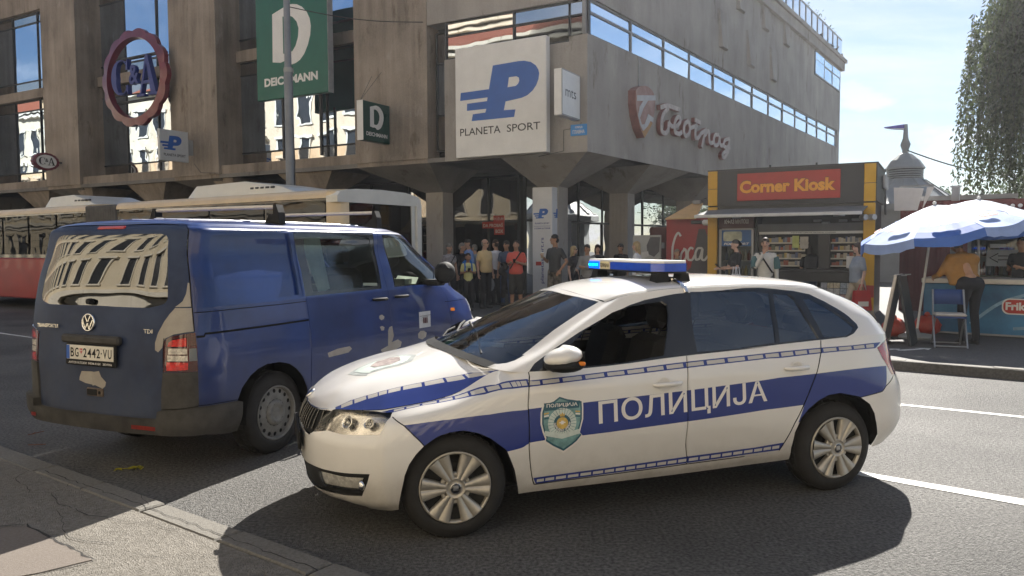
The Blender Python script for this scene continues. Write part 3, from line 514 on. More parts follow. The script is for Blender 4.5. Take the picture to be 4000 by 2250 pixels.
def wheel(parent, x, y, z, side, R, rr, kind, steer=0.0, width=0.19):
    """side +1: outer face towards +y"""
    w = bpy.data.objects.new('wheel', None); COL.objects.link(w); w.parent = parent; w.empty_display_size = .1
    w.location = (x, y, z); w.rotation_euler = (0, 0, steer + (0 if side > 0 else math.pi))
    m = MB(); n = 56; h = width
    prof = [(rr - .005, -h), (rr + .02, -h - .01), (R - .03, -h), (R - .006, -h + .02), (R, -h + .04), (R, -h / 2 - .012), (R - .008, -h / 2 - .006), (R - .008, -h / 2 + .006), (R, -h / 2 + .012), (R, -.05), (R - .004, -.028), (R - .028, -.006), (rr + .035, .006), (rr + .012, .004), (rr, -.004), (rr - .008, -.03)]
    m.lathe(prof, n, axis=1)
    for k in range(44):            # tread blocks
        a = 2 * math.pi * k / 44; c, s = math.cos(a), math.sin(a)
        for y0, y1 in ((-h + .035, -h / 2 - .016), (-h / 2 + .016, -.045)):
            v = []
            for yy in (y0, y1):
                for r in (R - .002, R + .006):
                    for d in (-.055, .055): v.append((r * math.cos(a + d), yy, r * math.sin(a + d)))
            m.add(v, [(0, 1, 3, 2), (4, 6, 7, 5), (2, 3, 7, 6), (0, 2, 6, 4), (1, 5, 7, 3)])
    m.build('tyre', M_rubber, w)
    if kind == 'hubcap':
        b = MB(); b.lathe([(rr, -.02), (rr - .02, -.05), (.04, -.06), (0.001, -.06)], 32, 0, axis=1)
        for k in range(6):
            a = math.pi / 6 + k * math.pi / 3; b.cyl((.115 * math.cos(a), -.061, .115 * math.sin(a)), (.115 * math.cos(a), -.05, .115 * math.sin(a)), .016, n=10, mi=0)
        b.build('brake_disc', M_hubdark, w)
        c = MB(); c.lathe([(rr - .016, -.02), (rr - .012, .004), (rr - .002, .008), (rr + .003, .002), (rr, -.02)], 60, axis=1)
        c.lathe([(.064, -.02), (.062, .012), (.052, .018), (.05, .012), (.035, .017), (.001, .018)], 36, axis=1)
        for k in range(6):
            a0 = k * math.pi / 3; st = [0.052, .08, .12, .16, rr - .008]; hw = [.44, .40, .375, .36, .355]; v = []; f = []
            for r, q in zip(st, hw):
                zc = .010 - .004 * math.sin((r - .05) / .15 * math.pi)
                for d, dz in ((-1, -.03), (-1, -.004), (-.82, .006), (-.07, .007), (0, -.003), (.07, .007), (.82, .006), (1, -.004), (1, -.03)):
                    a = a0 + d * q * (.05 / r if r < .06 else 1) * (1.0 if r > .06 else 1.1); v.append((r * math.cos(a), zc + dz, r * math.sin(a)))
            for i in range(4):
                for j in range(8): f.append((i * 9 + j, (i + 1) * 9 + j, (i + 1) * 9 + j + 1, i * 9 + j + 1))
            c.add(v, f, 0, True)
            a1 = a0 + math.pi / 6; c.xf = frame((0, 0, 0), (math.cos(a1), 0, math.sin(a1)), (0, 1, 0), (-math.sin(a1), 0, math.cos(a1))) if False else np.eye(4)
            cx, cz = .078 * math.cos(a1), .078 * math.sin(a1)
            tX = np.array([math.cos(a1), 0, math.sin(a1)]); tZ = np.array([-math.sin(a1), 0, math.cos(a1)])
            c.xf = frame((cx, 0, cz), tX, (0, 1, 0), tZ); c.rbox(-.011, .011, -.02, .004, -.012, .012, .003); c.xf = np.eye(4)
        c.build('hubcap', M_hub, w)
        e = MB(); e.lathe([(.027, .0175), (.027, .0195), (.001, .0195)], 24, 0, axis=1); e.lathe([(.029, .018), (.031, .021), (.028, .021)], 24, 1, axis=1)
        for zz, hh in ((-.004, .006), (.004, .006), (.012, .005)): e.add([(-.018, .0200, zz), (.012, .0200, zz - .002), (.016, .0200, zz + .004), (-.012, .0200, zz + hh)], [(0, 3, 2, 1)], 1)
        e.add([(-.014, .0201, -.012), (.014, .0201, -.012), (.014, .0201, -.008), (-.014, .0201, -.008)], [(0, 3, 2, 1)], 1)
        e.build('emblem', [M_blackgloss, M_chrome], w)
    else:
        c = MB(); c.lathe([(rr - .02, -.03), (rr - .012, .0), (rr, .006), (rr + .004, .0)], 56, axis=1)
        # disc with sixteen round holes
        ro, ri = rr - .016, .105; rh = (ro + ri) / 2 + .022
        for k in range(16):
            a = 2 * math.pi * k / 16; d_ = math.pi / 16; v = []; hc = np.array([rh * math.cos(a), rh * math.sin(a)]); M_ = 20
            def lim(q):                                  # walk outwards to the edge of the sector
                lo_, hi_ = 0.0, .2
                for _ in range(18):
                    m_ = (lo_ + hi_) / 2; p = hc + q * m_; R_ = math.hypot(*p); A_ = (math.atan2(p[1], p[0]) - a + math.pi) % (2 * math.pi) - math.pi
                    if ri <= R_ <= ro and abs(A_) <= d_: lo_ = m_
                    else: hi_ = m_
                return lo_
            for i in range(M_):
                t = a + 2 * math.pi * i / M_; q = np.array([math.cos(t), math.sin(t)])
                for rad_ in (.0165, lim(q)): p = hc + q * rad_; v.append((p[0], -.028 + .012 * (1 - (math.hypot(*p) - ri) / (ro - ri)), p[1]))
            c.add(v, [(2 * i, 2 * ((i + 1) % M_), 2 * ((i + 1) % M_) + 1, 2 * i + 1) for i in range(M_)])
        c.lathe([(ri, -.016), (.092, .0), (.06, .004), (.05, -.006), (.036, -.004), (.001, -.002)], 40, axis=1)
        for k in range(5):
            a = 2 * math.pi * k / 5; c.cyl((.075 * math.cos(a), 0, .075 * math.sin(a)), (.075 * math.cos(a), .008, .075 * math.sin(a)), .009, n=6)
        c.build('rim', M_rimsteel, w)
        b = MB(); b.lathe([(rr - .01, -.05), (.03, -.055), (.001, -.055)], 32, axis=1); b.build('brake_disc', M_hubdark, w)
    return w
M_rimsteel = pm('steel_rim', (0.19, 0.185, 0.17), 0.6, 0.2, 12, metal=0.2)

def arch_liner(parent, x, z, r, y0, y1, name='wheel_well'):
    m = MB(); n = 20; v = []; f = []
    for i in range(n + 1):
        a = math.pi * (-0.03 + 1.06 * i / n)
        for y in (y0, y1): v.append((x + r * math.cos(a), y, z + r * math.sin(a)))
    f = [(2 * i, 2 * i + 1, 2 * i + 3, 2 * i + 2) for i in range(n)]; m.add(v, f)
    m.add([(x + r * math.cos(math.pi * (-0.03 + 1.06 * i / n)), y0, z + r * math.sin(math.pi * (-0.03 + 1.06 * i / n))) for i in range(n + 1)], [tuple(range(n + 1))])
    return m.build(name, M_blackpl, parent)

CAR_POSE = (1.9031, 5.8003, 3.45573)
car = thing('police_car', 'white police hatchback with blue stripes and a blue light bar on its roof', 'police car', (CAR_POSE[0], CAR_POSE[1], 0), CAR_POSE[2])
SA, SB, SCg, SD = Surf(PC_A, True, True), Surf(PC_B, True, False, True), Surf(PC_C, True, True), Surf(PC_D, False, False, True)
VT = 5.0
def _door(a, b): return list(a) + list(b)[::-1]
f = PF
p1 = [(f['door1'][0][0], VT)] + f['door1']; p2 = [(f['door2'][0][0], VT)] + f['door2']; p3 = [(f['door3'][0][0], VT)] + f['door3']
sillf = [q for q in f['sill'] if q[0] <= p2[-1][0] + .01]; sillr = [q for q in f['sill'] if q[0] > p2[-1][0] + .01 and q[0] < p3[-1][0]]
polys = [('doorF', p1 + sillf[1:-1] + p2[::-1]), ('doorR', p2 + sillr + p3[::-1]), ('band', f['band_top'] + f['seam_r'][1:] + [(f['seam_r'][-1][0] - .5, 2.3), (11.5, 2.4), (10.6, 2.4)] + f['band_bot'][::-1] + [(5.6, 2.35), (5.0, 2.6), (f['seam_f'][-1][0] + .05, 2.55)] + f['seam_f'][1:][::-1]),
 ('tst', f['tst_up'] + f['tst_lo'][::-1]), ('lst', f['lst_up'] + f['lst_lo'][::-1]),
 ('arch', [(f['arch_f'][0][0], 0)] + f['arch_f'] + [(f['arch_f'][-1][0], 0)]), ('arch', [(f['arch_r'][0][0], 0)] + f['arch_r'] + [(f['arch_r'][-1][0], 0)]),
 ('headl', [(f['headl'][0][0], VT), (2.3, VT), (2.653, VT)] + [(3.0, 4.97), (3.95, 4.78)] + f['headl'][3:]), ('grille', [(0, 4.82), (.35, 4.86), (.9, 4.9), (1.45, 4.97)] + [(1.6, 4.9)] + f['grille'][3:] + [(0, 3.35)]),
 ('lower', [(0, 2.0)] + f['lower'] + [(0, 1.1)]), ('fog', f['fog']), ('tail', f['tail'])]
for nm, ln, w in (('gap', p1, .008), ('gap', p2, .009), ('gap', p3, .008), ('gap', f['sill'], .007), ('gap', f['seam_f'], .006), ('gap', f['seam_r'], .006)): polys.append((nm, strip(SA, ln, w)))
for q in cells(f['tst_up'], f['tst_lo'], 31, ins=.20): polys.append(('dash', q))
for q in cells(f['lst_up'], f['lst_lo'], 23, ins=.28): polys.append(('dash', q))
def clsA(s, u, v):
    if 'arch' in s: return None
    if 'gap' in s: return ('gap', 0)
    for k in ('headl', 'tail', 'fog'):
        if k in s: return (k, 0)
    if 'grille' in s: return ('grille', 0)
    if 'lower' in s: return ('lower', 0)
    m = 2 if 'dash' in s else 1 if (s & {'band', 'tst', 'lst'}) else 0
    if 'dash' in s and not (s & {'tst', 'lst'}): m = 0
    if 'doorF' in s: return ('doorF', m)
    if 'doorR' in s: return ('doorR', m)
    return ('bumperF' if u < 3.9 and v < 3.6 or u < 2.9 else 'bumperR' if u > 12.2 and v < 3.6 else 'wing' if u < 7.2 else 'quarter', m)
RA = panelize(SA, polys, clsA, 6, 6, off={'gap': -.012, 'headl': .001, 'tail': .002, 'grille': -.012, 'lower': -.012, 'fog': -.004})
PAINT = [M_white, M_blue, M_silver]
for k, nm in (('doorF', 'door'), ('doorR', 'door')):
    for fl in (False, True):
        o = sheet(nm, [RA[k]], [fl], PAINT, car, edge=.010)
        u, v = (f['handle_f'] if k == 'doorF' else f['handle_r'])[2]; pts = (f['handle_f'] if k == 'doorF' else f['handle_r'])
        a, b, c = uvline(SA, pts, .0, -1 if fl else 1); sg = -1 if fl else 1
        h = MB(); d = np.array(b) - np.array(a); d /= np.linalg.norm(d); nn = np.array([0, sg, .0])
        h.tube([np.array(a) + nn * .004, np.array(a) + d * .02 + nn * .026, np.array(a) * .5 + np.array(b) * .5 + nn * .034, np.array(b) - d * .02 + nn * .026, np.array(b) + nn * .004], [.010, .014, .0145, .014, .010], 10, 0)
        hb = h.build('handle', M_white, o)
        g = MB(); g.lathe([(.046, .001), (.044, .0035), (.036, .0), (.001, -.004)], 24, axis=1); 
        for i, p in enumerate(g.v): g.v[i] = (c[0] + p[0], c[1] + sg * (p[1] + .0015), c[2] + p[2])
        if fl: g.f = [q[::-1] for q in g.f]
        g.build('handle_recess', M_white, o)
sheet('bumper', [RA['bumperF'], RA['bumperF']], [False, True], PAINT, car, 'white front bumper')
sheet('bumper', [RA['bumperR'], RA['bumperR']], [False, True], PAINT, car, 'white rear bumper')
for fl in (False, True):
    sheet('front_wing', [RA['wing']], [fl], PAINT, car); sheet('rear_quarter', [RA['quarter']], [fl], PAINT, car)
    hl = sheet('headlight', [RA['headl']], [fl], [M_lamp], car)
    # lamp bowl behind the lens
    P, N, F, _ = RA['headl']; k = np.array([1, -1, 1.]) if fl else np.ones(3)
    b = MB(); b.add((P - N * .045) * k, [q[::-1] for q in F] if fl else F, 0, True); b.build('lamp_bowl', M_refl, hl)
    r = MB()
    for uu, vv, rad in ((2.1, 4.35, .040), (2.75, 4.33, .034)):
        c = uvline(SA, [(uu, vv)], -.012)[0] * k; nrm = SA.nrm(uu, vv)[0][0]; nrm = nrm * np.sign(nrm[0]) * k if True else nrm
        e1 = np.cross(nrm, (0, 0, 1)); e1 /= np.linalg.norm(e1); e2 = np.cross(e1, nrm)
        r.xf = frame(c, e1, e2, nrm); r.lathe([(rad, .0), (rad * .93, .004), (rad * .7, -.018), (.012, -.03)], 20, 0); r.ball((0, 0, -.012), rad * .42, 12, 8, 1); r.xf = np.eye(4)
    r.build('projector', [M_chrome, M_lamp], hl)
    tl = sheet('taillight', [RA['tail']], [fl], [M_redl], car)
    fg = sheet('fog_light', [RA['fog']], [fl], [M_lamp], car); P, N, F, _ = RA['fog']
    b = MB(); b.add((P - N * .02) * k, [q[::-1] for q in F] if fl else F, 0, True); b.build('lamp_bowl', pm('fog_bowl', (.62, .60, .56), .3, .3, 30), fg)
    c = uvline(SA, [(2.62, 1.74)], .0)[0] * k; b = MB(); b.ball(c - np.array([.008, 0, 0]), (.02, .03, .03), 12, 8); b.build('projector', M_chrome, fg)
gr = sheet('grille', [RA['grille'], RA['grille']], [False, True], [M_blackpl], car)
bars = MB()
for i in range(17):
    y = -.40 + .05 * i
    if abs(y) < .03: continue
    u = abs(y) / .33 if abs(y) < .33 else 1 + (abs(y) - .33) / .22
    lo, hi = 3.42 + max(0, u - .8) * .5, 4.84 + .05 * u
    L = uvline(SA, [(u, lo + (hi - lo) * t) for t in (0, .25, .5, .75, 1)], -.002, 1 if y > 0 else -1); bars.tube(L, .006, 5)
bars.build('grille_bar', M_blackgloss, gr)['kind'] = 'stuff'
L = uvline(SA, [(t, 4.92 + .04 * min(t, 1.4)) for t in np.linspace(0, 1.5, 10)], .003); rim = MB(); rim.tube(np.vstack([L[::-1], L[1:] * np.array([1, -1, 1])]), .006, 6); rim.build('grille_trim', M_chrome, gr)
sheet('air_intake', [RA['lower'], RA['lower']], [False, True], [M_blackpl], car)
sheet('panel_gap', [RA['gap'], RA['gap']], [False, True], [M_gap], car)['kind'] = 'stuff'
# bonnet
pb = [('blue', f['hblue'] + [(6, 0), (1.75, 0)])]
for q in cells(f['hblue'], f['hblue2'], 9, gap=.14, ins=.08): pb.append(('dash', q))
pb.append(('eb', f['hbadge'])); pb.append(('ec', f['hbadge2']))
pb.append(('gap', [(u, .0) for u in np.linspace(1.7, 6, 20)] + [(u, .035) for u in np.linspace(6, 1.7, 20)]))
def clsB(s, u, v):
    if 'gap' in s: return ('gap', 0)
    m = 2 if 'dash' in s else 1 if 'blue' in s else 0
    return ('bonnet', m)
RB = panelize(SB, pb, clsB, 7, 7, centre=(1.3, 0, .3), off={'gap': -.006})
bn = sheet('bonnet', [RB['bonnet'], RB['bonnet']], [False, True], PAINT, car)
sheet('panel_gap', [RB['gap'], RB['gap']], [False, True], [M_gap], car)['kind'] = 'stuff'
M_badgeg = pm('badge_grey', (0.32, 0.34, 0.33), 0.45, 0.25, 25)
M_badget = pm('badge_teal', (0.16, 0.30, 0.30), 0.4, 0.3, 20, coat=.4)
M_badged = pm('badge_dark_teal', (0.02, 0.09, 0.13), 0.4, 0.1, 20, coat=.4)
M_badgel = pm('badge_pale', (0.55, 0.62, 0.58), 0.4, 0.1, 20, coat=.4)
M_gold = pm('badge_gold', (0.55, 0.38, 0.10), 0.4, 0.2, 30)
M_print = pm('white_film', (0.74, 0.71, 0.68), 0.35, 0.02, 5, coat=.4)
M_redp = pm('red_print', (0.45, 0.03, 0.02), 0.4, 0.1, 9)
def decal(S, poly_uv, off, name, mat, parent, nu=4):
    R = panelize(S, [('p', poly_uv)], lambda s, u, v: ('p', 0) if 'p' in s else None, nu, nu, centre=(1.3, 0, .3) if S is SB else (1.3, 0, .7), off={'p': off})
    return sheet(name, [R['p']], [False], [mat], parent)
def scalep(p, k, dx=0, dy=0):
    c = np.mean(np.array(p), 0); return [tuple(c + (np.array(q) - c) * k + np.array((dx, dy))) for q in p]
hb = decal(SB, f['hbadge'], .0015, 'badge', M_badgeg, bn); decal(SB, scalep(f['hbadge'], .8), .003, 'badge_field', M_badgel, hb); decal(SB, f['hbadge2'], .0045, 'badge_emblem', pm('badge_red_grey', (0.30, 0.25, 0.235), .45, .4, 30), hb)
# glasshouse
pc = [('dlo', f['dlo']), ('wf', f['wf']), ('wr', f['wr']), ('wr2', f['wr2']), ('wq', f['wq']), ('wind', [(0, .10), (1.0, .08)] + f['wind'] + [(0, 2.86)]), ('windi', scalep([(0, .10), (1.0, .08)] + f['wind'] + [(0, 2.86)], 1.0)),
      ('back', [(9.9, 2.75), (12, 2.78), (12, .7), (9.8, .65)]), ('gap', strip(SCg, [(f['door2'][0][0] - 1 + 0, 0.02)] * 2, .001))]
pc = pc[:-1]
def clsC(s, u, v):
    if 'wf' in s: return ('wf', 0) if u < 99 else None
    for k in ('wr2', 'wr', 'wq'):
        if k in s: return (k, 0)
    if 'wind' in s: return ('wind', 0)
    if 'back' in s: return ('back', 0)
    if 'dlo' in s: return ('dlo', 0)
    return ('pillar', 0)
RC = panelize(SCg, pc, clsC, 7, 8, off={'wf': -.02, 'wr': -.006, 'wr2': -.006, 'wq': -.004, 'wind': -.002, 'dlo': .001})
for fl in (False, True):
    sheet('pillar_frame', [RC['pillar']], [fl], PAINT, car); wfz = sheet('window_frame', [RC['dlo']], [fl], [M_blackgloss], car, edge=.02)
    if fl: sheet('side_window', [RC['wf']], [fl], [M_glassw], car, 'clear front side window')
    for k in ('wr', 'wr2', 'wq'): sheet('side_window', [RC[k]], [fl], [M_glassd], car, 'dark tinted side window')
sheet('windscreen', [RC['wind'], RC['wind']], [False, True], [M_glassw], car); sheet('rear_window', [RC['back'], RC['back']], [False, True], [M_glassd], car)
# roof
RD = panelize(SD, [('gap', [(0.4, .06), (6.5, .06), (6.5, .13), (.4, .13)])], lambda s, u, v: ('gap', 0) if 'gap' in s else ('roof', 0), 7, 7, centre=(1.0, 0, .3), off={'gap': -.008})
sheet('roof', [RD['roof'], RD['roof']], [False, True], PAINT, car); sheet('roof_gutter', [RD['gap'], RD['gap']], [False, True], [M_blackpl], car)
# linings: dark under-roof, tub, floor
P, N, F, Mq = RD['roof']; lin = MB()
for k in (1, -1): lin.add((P - N * .03) * np.array([1, k, 1]), [q if k < 0 else q[::-1] for q in F])
lin.build('headlining', M_int, car)
tub = MB(); 
for s in (1, -1): tub.box(-.45, 2.25, s * .66 - .005, s * .66 + .005, .25, .90)
tub.box(-.5, 2.25, -.66, .66, .25, .28); tub.box(2.2, 2.24, -.66, .66, .25, .93); tub.box(-.52, -.48, -.6, .6, .25, .95); tub.box(-.5, .2, -.6, .6, .85, .87)
tub.rbox(-.30, 2.9, -.62, .62, .21, .26, .02); tub.build('floor_pan', M_int, car)
dash = MB(); dash.rbox(1.95, 2.42, -.64, .64, .78, .95, .05); dash.rbox(1.85, 2.1, .12, .55, .90, 1.0, .04); dash.build('dashboard', pm('dash_grey', (.05, .05, .05), .7, .1, 9), car)
pap = MB(); pap.add([(2.05, -.05, .957), (2.36, -.35, .957), (2.25, -.55, .958), (1.98, -.25, .958)], [(0, 1, 2, 3)]); pap.build('paper', pm('paper_white', (.7, .72, .7), .6, .05, 5), car)
sw = MB(); pts = []
for i in range(24):
    a = 2 * math.pi * i / 24; pts.append((1.80 - .06 * math.sin(a), .34 + .18 * math.cos(a), .98 + .17 * math.sin(a)))
sw.tube(pts, .014, 8, closed=True); sw.cyl((1.80, .34, .98), (1.98, .34, .93), .03); sw.box(1.79, 1.81, .18, .50, .965, .995); sw.build('steering_wheel', M_int, car)
for sx, sy in ((1.28, .34), (1.28, -.34)):
    st = MB(); st.rbox(sx - .05, sx + .45, sy - .23, sy + .23, .38, .56, .06); 
    st.xf = frame((sx, sy, .5), (math.cos(.30), 0, math.sin(.30) * -1) if False else (.955, 0, .296), (0, 1, 0), (-.296, 0, .955)); st.rbox(-.07, .07, -.22, .22, 0, .58, .06); st.rbox(-.05, .05, -.13, .13, .62, .80, .045); st.cyl((0, -.06, .56), (0, -.06, .66), .008); st.cyl((0, .06, .56), (0, .06, .66), .008); st.build('front_seat', M_int, car)
st = MB(); st.rbox(.15, .62, -.58, .58, .36, .54, .06); st.xf = frame((.18, 0, .5), (.955, 0, .296), (0, 1, 0), (-.296, 0, .955)); st.rbox(-.07, .07, -.58, .58, 0, .55, .05)
for yy in (-.36, 0, .36): st.rbox(-.045, .045, yy - .12, yy + .12, .56, .70, .04)
st.build('rear_seat', M_int, car)
# wheels, wells
for wx in (2.602, 0.0):
    for s in (1, -1):
        wheel(car, wx, s * .80, .297, s, .297, .203, 'hubcap', math.radians(-4 if s > 0 else -4) if wx > 1 else 0)
        ys = (s * .50, s * .755); arch_liner(car, wx, .30, .352, ys[0], ys[1])
for k, key in ((0, 'arch_f'), (1, 'arch_r')):
    for s in (1, -1):
        L = [q for q in f[key] if q[1] > .05]; A = uvline(SA, L, -.001, s); B = A.copy(); B[:, 1] -= s * .05; m = MB(); n = len(A)
        m.add(np.vstack([A, B]), [(i, i + 1, n + i + 1, n + i) for i in range(n - 1)], 0, True); m.build('arch_lip', M_blackpl, car)
# door mirrors
for s in (1, -1):
    mb = MB(); mb.ball((2.0, s * .93, 1.015), (.115, .095, .062), 18, 12, 0)
    for i, (x, y, z) in enumerate(mb.v):
        t = (x - 2.0) / .115; mb.v[i] = (x - .0, y, z + (.012 if t < 0 else -.012 * t) + (0 if z > 1.0 else .008))
    mb.build('mirror_shell', M_white, car)
    mk = MB(); mk.ball((1.992, s * .93, .975), (.118, .102, .042), 18, 10); mk.add([(1.905, s * .86, .965), (1.905, s * 1.005, .97), (1.902, s * 1.0, 1.055), (1.902, s * .865, 1.05)], [(0, 1, 2, 3), (3, 2, 1, 0)]); mk.rbox(1.97, 2.06, min(s * .74, s * .90), max(s * .74, s * .90), .93, .975, .015); mk.build('mirror_base', M_blackpl, car)
    mi = MB(); mi.rbox(1.90, 1.94, min(s * .975, s * 1.018), max(s * .975, s * 1.018), .978, 1.0, .006); mi.build('mirror_indicator', M_amber, car)
# wipers and scuttle
sc = MB(); L = SCg.at(np.linspace(0, 2.6, 14), np.full(14, .02)); 
for i in range(13): sc.add([L[i] + (0.03, 0, .004), L[i + 1] + (0.03, 0, .004), SCg.at(2.6 * (i + 1) / 13, .14)[0] + (0, 0, .012), SCg.at(2.6 * i / 13, .14)[0] + (0, 0, .012)], [(0, 1, 2, 3)])
n0 = len(sc.v); sc.add([(x, -y, z) for x, y, z in sc.v], [q[::-1] for q in sc.f]); sc.build('scuttle', M_blackpl, car)
wp = MB()
for (a, b, c) in (((2.40, .30, .99), (2.28, .02, 1.095), .0), ((2.43, -.30, 1.0), (2.28, -.50, 1.06), 0)):
    wp.tube([a, ((a[0] + b[0]) / 2, (a[1] + b[1]) / 2, (a[2] + b[2]) / 2 + .02), b], .008, 6)
wp.tube([(2.36, .50, 1.0), (2.30, .2, 1.075), (2.25, -.18, 1.125)], .009, 6); wp.tube([(2.38, -.10, 1.04), (2.28, -.32, 1.098), (2.2, -.52, 1.10)], .009, 6)
wp.build('wiper', M_blackpl, car)
# number plate, nose emblem
pl_ = MB(); pl_.rbox(3.405, 3.425, -.27, .27, .45, .565, .006); pl_.build('number_plate', [M_blackpl], car)
em = MB(); em.xf = frame((3.335, 0, .735), (0, 1, 0), (-.75, 0, .66), (.66, 0, .75)); em.lathe([(.036, 0), (.036, .006), (.028, .009), (.001, .011)], 24); em.build('emblem', M_chrome, car)
# light bar
lb = bpy.data.objects.new('light_bar', None); COL.objects.link(lb); lb.parent = car; lb.location = (0, 0, 0)
def barpoly(y0, y1, i=0.0): return [(.92 + i, y0), (1.18 - i, y0), (1.18 - i, y1), (.92 + i, y1)]
M_blueL = pm('blue_lens', (0.015, 0.07, 0.48), 0.12, 0.1, 12, coat=1.0)
M_lit = pm('lit_blue_led', (0.0, 0.1, 0.8), 0.2, 0, emit=(0.0, 0.10, 1.0), estr=0.7)
M_led = pm('lit_cyan_led', (0.0, 0.5, 0.9), 0.2, 0, emit=(0.0, 0.75, 1.0), estr=1.6)
M_bartop = pm('bar_top_white', (0.72, 0.72, 0.70), 0.3, 0.03, 5)
M_barcream = pm('bar_cream', (0.62, 0.52, 0.30), 0.4, 0.05, 5)
b = MB(); b.prism([(.965, .50), (.92, .44), (.92, .0), (1.18, .0), (1.18, .42), (1.12, .50)][::-1], 1.475, 1.528); b.prism([(.92, -.20), (.92, 0), (1.18, 0), (1.18, -.20)], 1.475, 1.528)
b.build('lens', M_blueL, lb, 'dark blue unlit lens')
b = MB(); b.prism([(.92, -.60), (.965, -.66), (1.12, -.66), (1.18, -.58), (1.18, -.37), (.92, -.37)][::-1], 1.475, 1.528); b.build('lens', M_lit, lb, 'lit bright blue lens')
b = MB()
for yy in (-.56, -.50, -.44): b.rbox(1.176, 1.183, yy - .022, yy + .022, 1.494, 1.51, .004)
b.build('lit_lamp', M_led, lb)
b = MB(); b.box(.915, 1.185, -.37, -.20, 1.474, 1.530); pn = b.build('centre_panel', M_barcream, lb)
t = MB(); t.text('ПОЛИЦИЈА', (1.1865, -.362, 1.484), (0, 1, 0), (0, 0, 1), w=.154, h=.032, bold=.02); t.build('lettering', M_blackpl, pn)
b = MB(); b.prism([(.965, .49), (.925, .43), (.925, -.60), (.965, -.65), (1.12, -.65), (1.175, -.58), (1.175, .42), (1.12, .49)][::-1], 1.529, 1.545); b.build('top_cover', M_bartop, lb)
b = MB(); b.prism([(.965, .50), (.92, .44), (.92, -.60), (.965, -.66), (1.12, -.66), (1.18, -.58), (1.18, .42), (1.12, .50)][::-1], 1.462, 1.4745); b.build('base_tray', M_blackpl, lb)
for s in (1, -1):
    y0 = .44 if s > 0 else -.50
    b = MB()
    for x0, x1 in ((.93, 1.0), (1.08, 1.17)): b.prism([(x0 - .01, 1.375), (x1 + .01, 1.375), (x1, 1.425), (x1 - .01, 1.464), (x0 + .01, 1.464), (x0, 1.425)], y0 - .05, y0 + .05, axis=1)
    b.build('foot', M_blackpl, lb)
    c = MB(); c.rbox(1.02, 1.07, y0 - .03, y0 + .04, 1.40, 1.44, .01); c.cyl((1.045, y0, 1.42), (1.045, y0 + s * .06, 1.42), .012); c.tube([(1.045, y0 + s * .05, 1.415), (1.045, s * .575, 1.398), (1.045, s * .622, 1.372), (1.045, s * .64, 1.345)], .016, 6); c.build('clamp', M_chrome, lb)
# lettering and badge on the side (laid on the panel surface)
_u = np.linspace(0, SA.U - 1, 15 * 40 + 1)
def side_y(x, z, sg=1):
    """surface point of the skirt at (x, z)"""
    x = np.atleast_1d(np.asarray(x, float)); z = np.atleast_1d(np.asarray(z, float)); u = np.interp(-x, [-3.05, -2.93, -2.6, -2.26, -2.14, -1.65, -1.15, -.6, -.17, .28, .5], [3, 4, 5, 6, 7, 8, 9, 10, 11, 12, 13]); v = np.full_like(u, 3.0)
    for _ in range(12):
        P = SA.at(u, v); ez = z - P[:, 2]; ex = x - P[:, 0]; Pu = SA.at(np.minimum(u + .02, SA.U - 1), v); Pv = SA.at(u, np.minimum(v + .02, SA.V - 1))
        du = (Pu[:, 0] - P[:, 0]) / .02; dv = (Pv[:, 2] - P[:, 2]) / .02; u = np.clip(u + np.clip(ex / np.where(abs(du) < .05, -.05, du), -.3, .3), 0, SA.U - 1); v = np.clip(v + np.clip(ez / np.maximum(dv, .05), -.3, .3), 0, SA.V - 1)
    P = SA.at(u, v); return P[:, 1]
def lay(m, off, sg=1):
    V = np.array(m.v); y = side_y(V[:, 0], V[:, 2]) + off; m.v = [(a, sg * b, c) for a, b, c in zip(V[:, 0], y, V[:, 2])]; return m
P = uvline(SA, f['text']); bl, tl_, br, tr_ = P
for sg in (1, -1):
    t = MB(); a, b_ = (bl, br) if sg > 0 else (br, bl); ex = np.array([b_[0] - a[0], 0, b_[2] - a[2]]); w = np.linalg.norm(ex); ex /= w; up = np.array([.03 * sg, 0, 1.])
    t.text('ПОЛИЦИЈА', (a[0], 0, a[2]), ex, up, w=w, h=abs(tl_[2] - bl[2]) * 1.16 if sg > 0 else .155, bold=.012, sp=1.0, res=4); lay(t, .002, sg)
    t.build('lettering', M_print, car)
bp_ = uvline(SA, f['badge']); c2 = bp_[:, [0, 2]]
def plate2(name, pts, off, mat, parent, sg=1):
    m = MB(); pts = np.array(pts); tri = tessellate_polygon([[Vector((a, b, 0)) for a, b in pts]]); g = []
    for t in tri:
        A, B, C_ = (pts[i] for i in t); cr = (B[0] - A[0]) * (C_[1] - A[1]) - (B[1] - A[1]) * (C_[0] - A[0]); t = t if cr < 0 else t[::-1]; g.append(t if sg > 0 else t[::-1])
    m.add([(a, 0, b) for a, b in pts], g); lay(m, off, sg); return m.build(name, mat, parent)
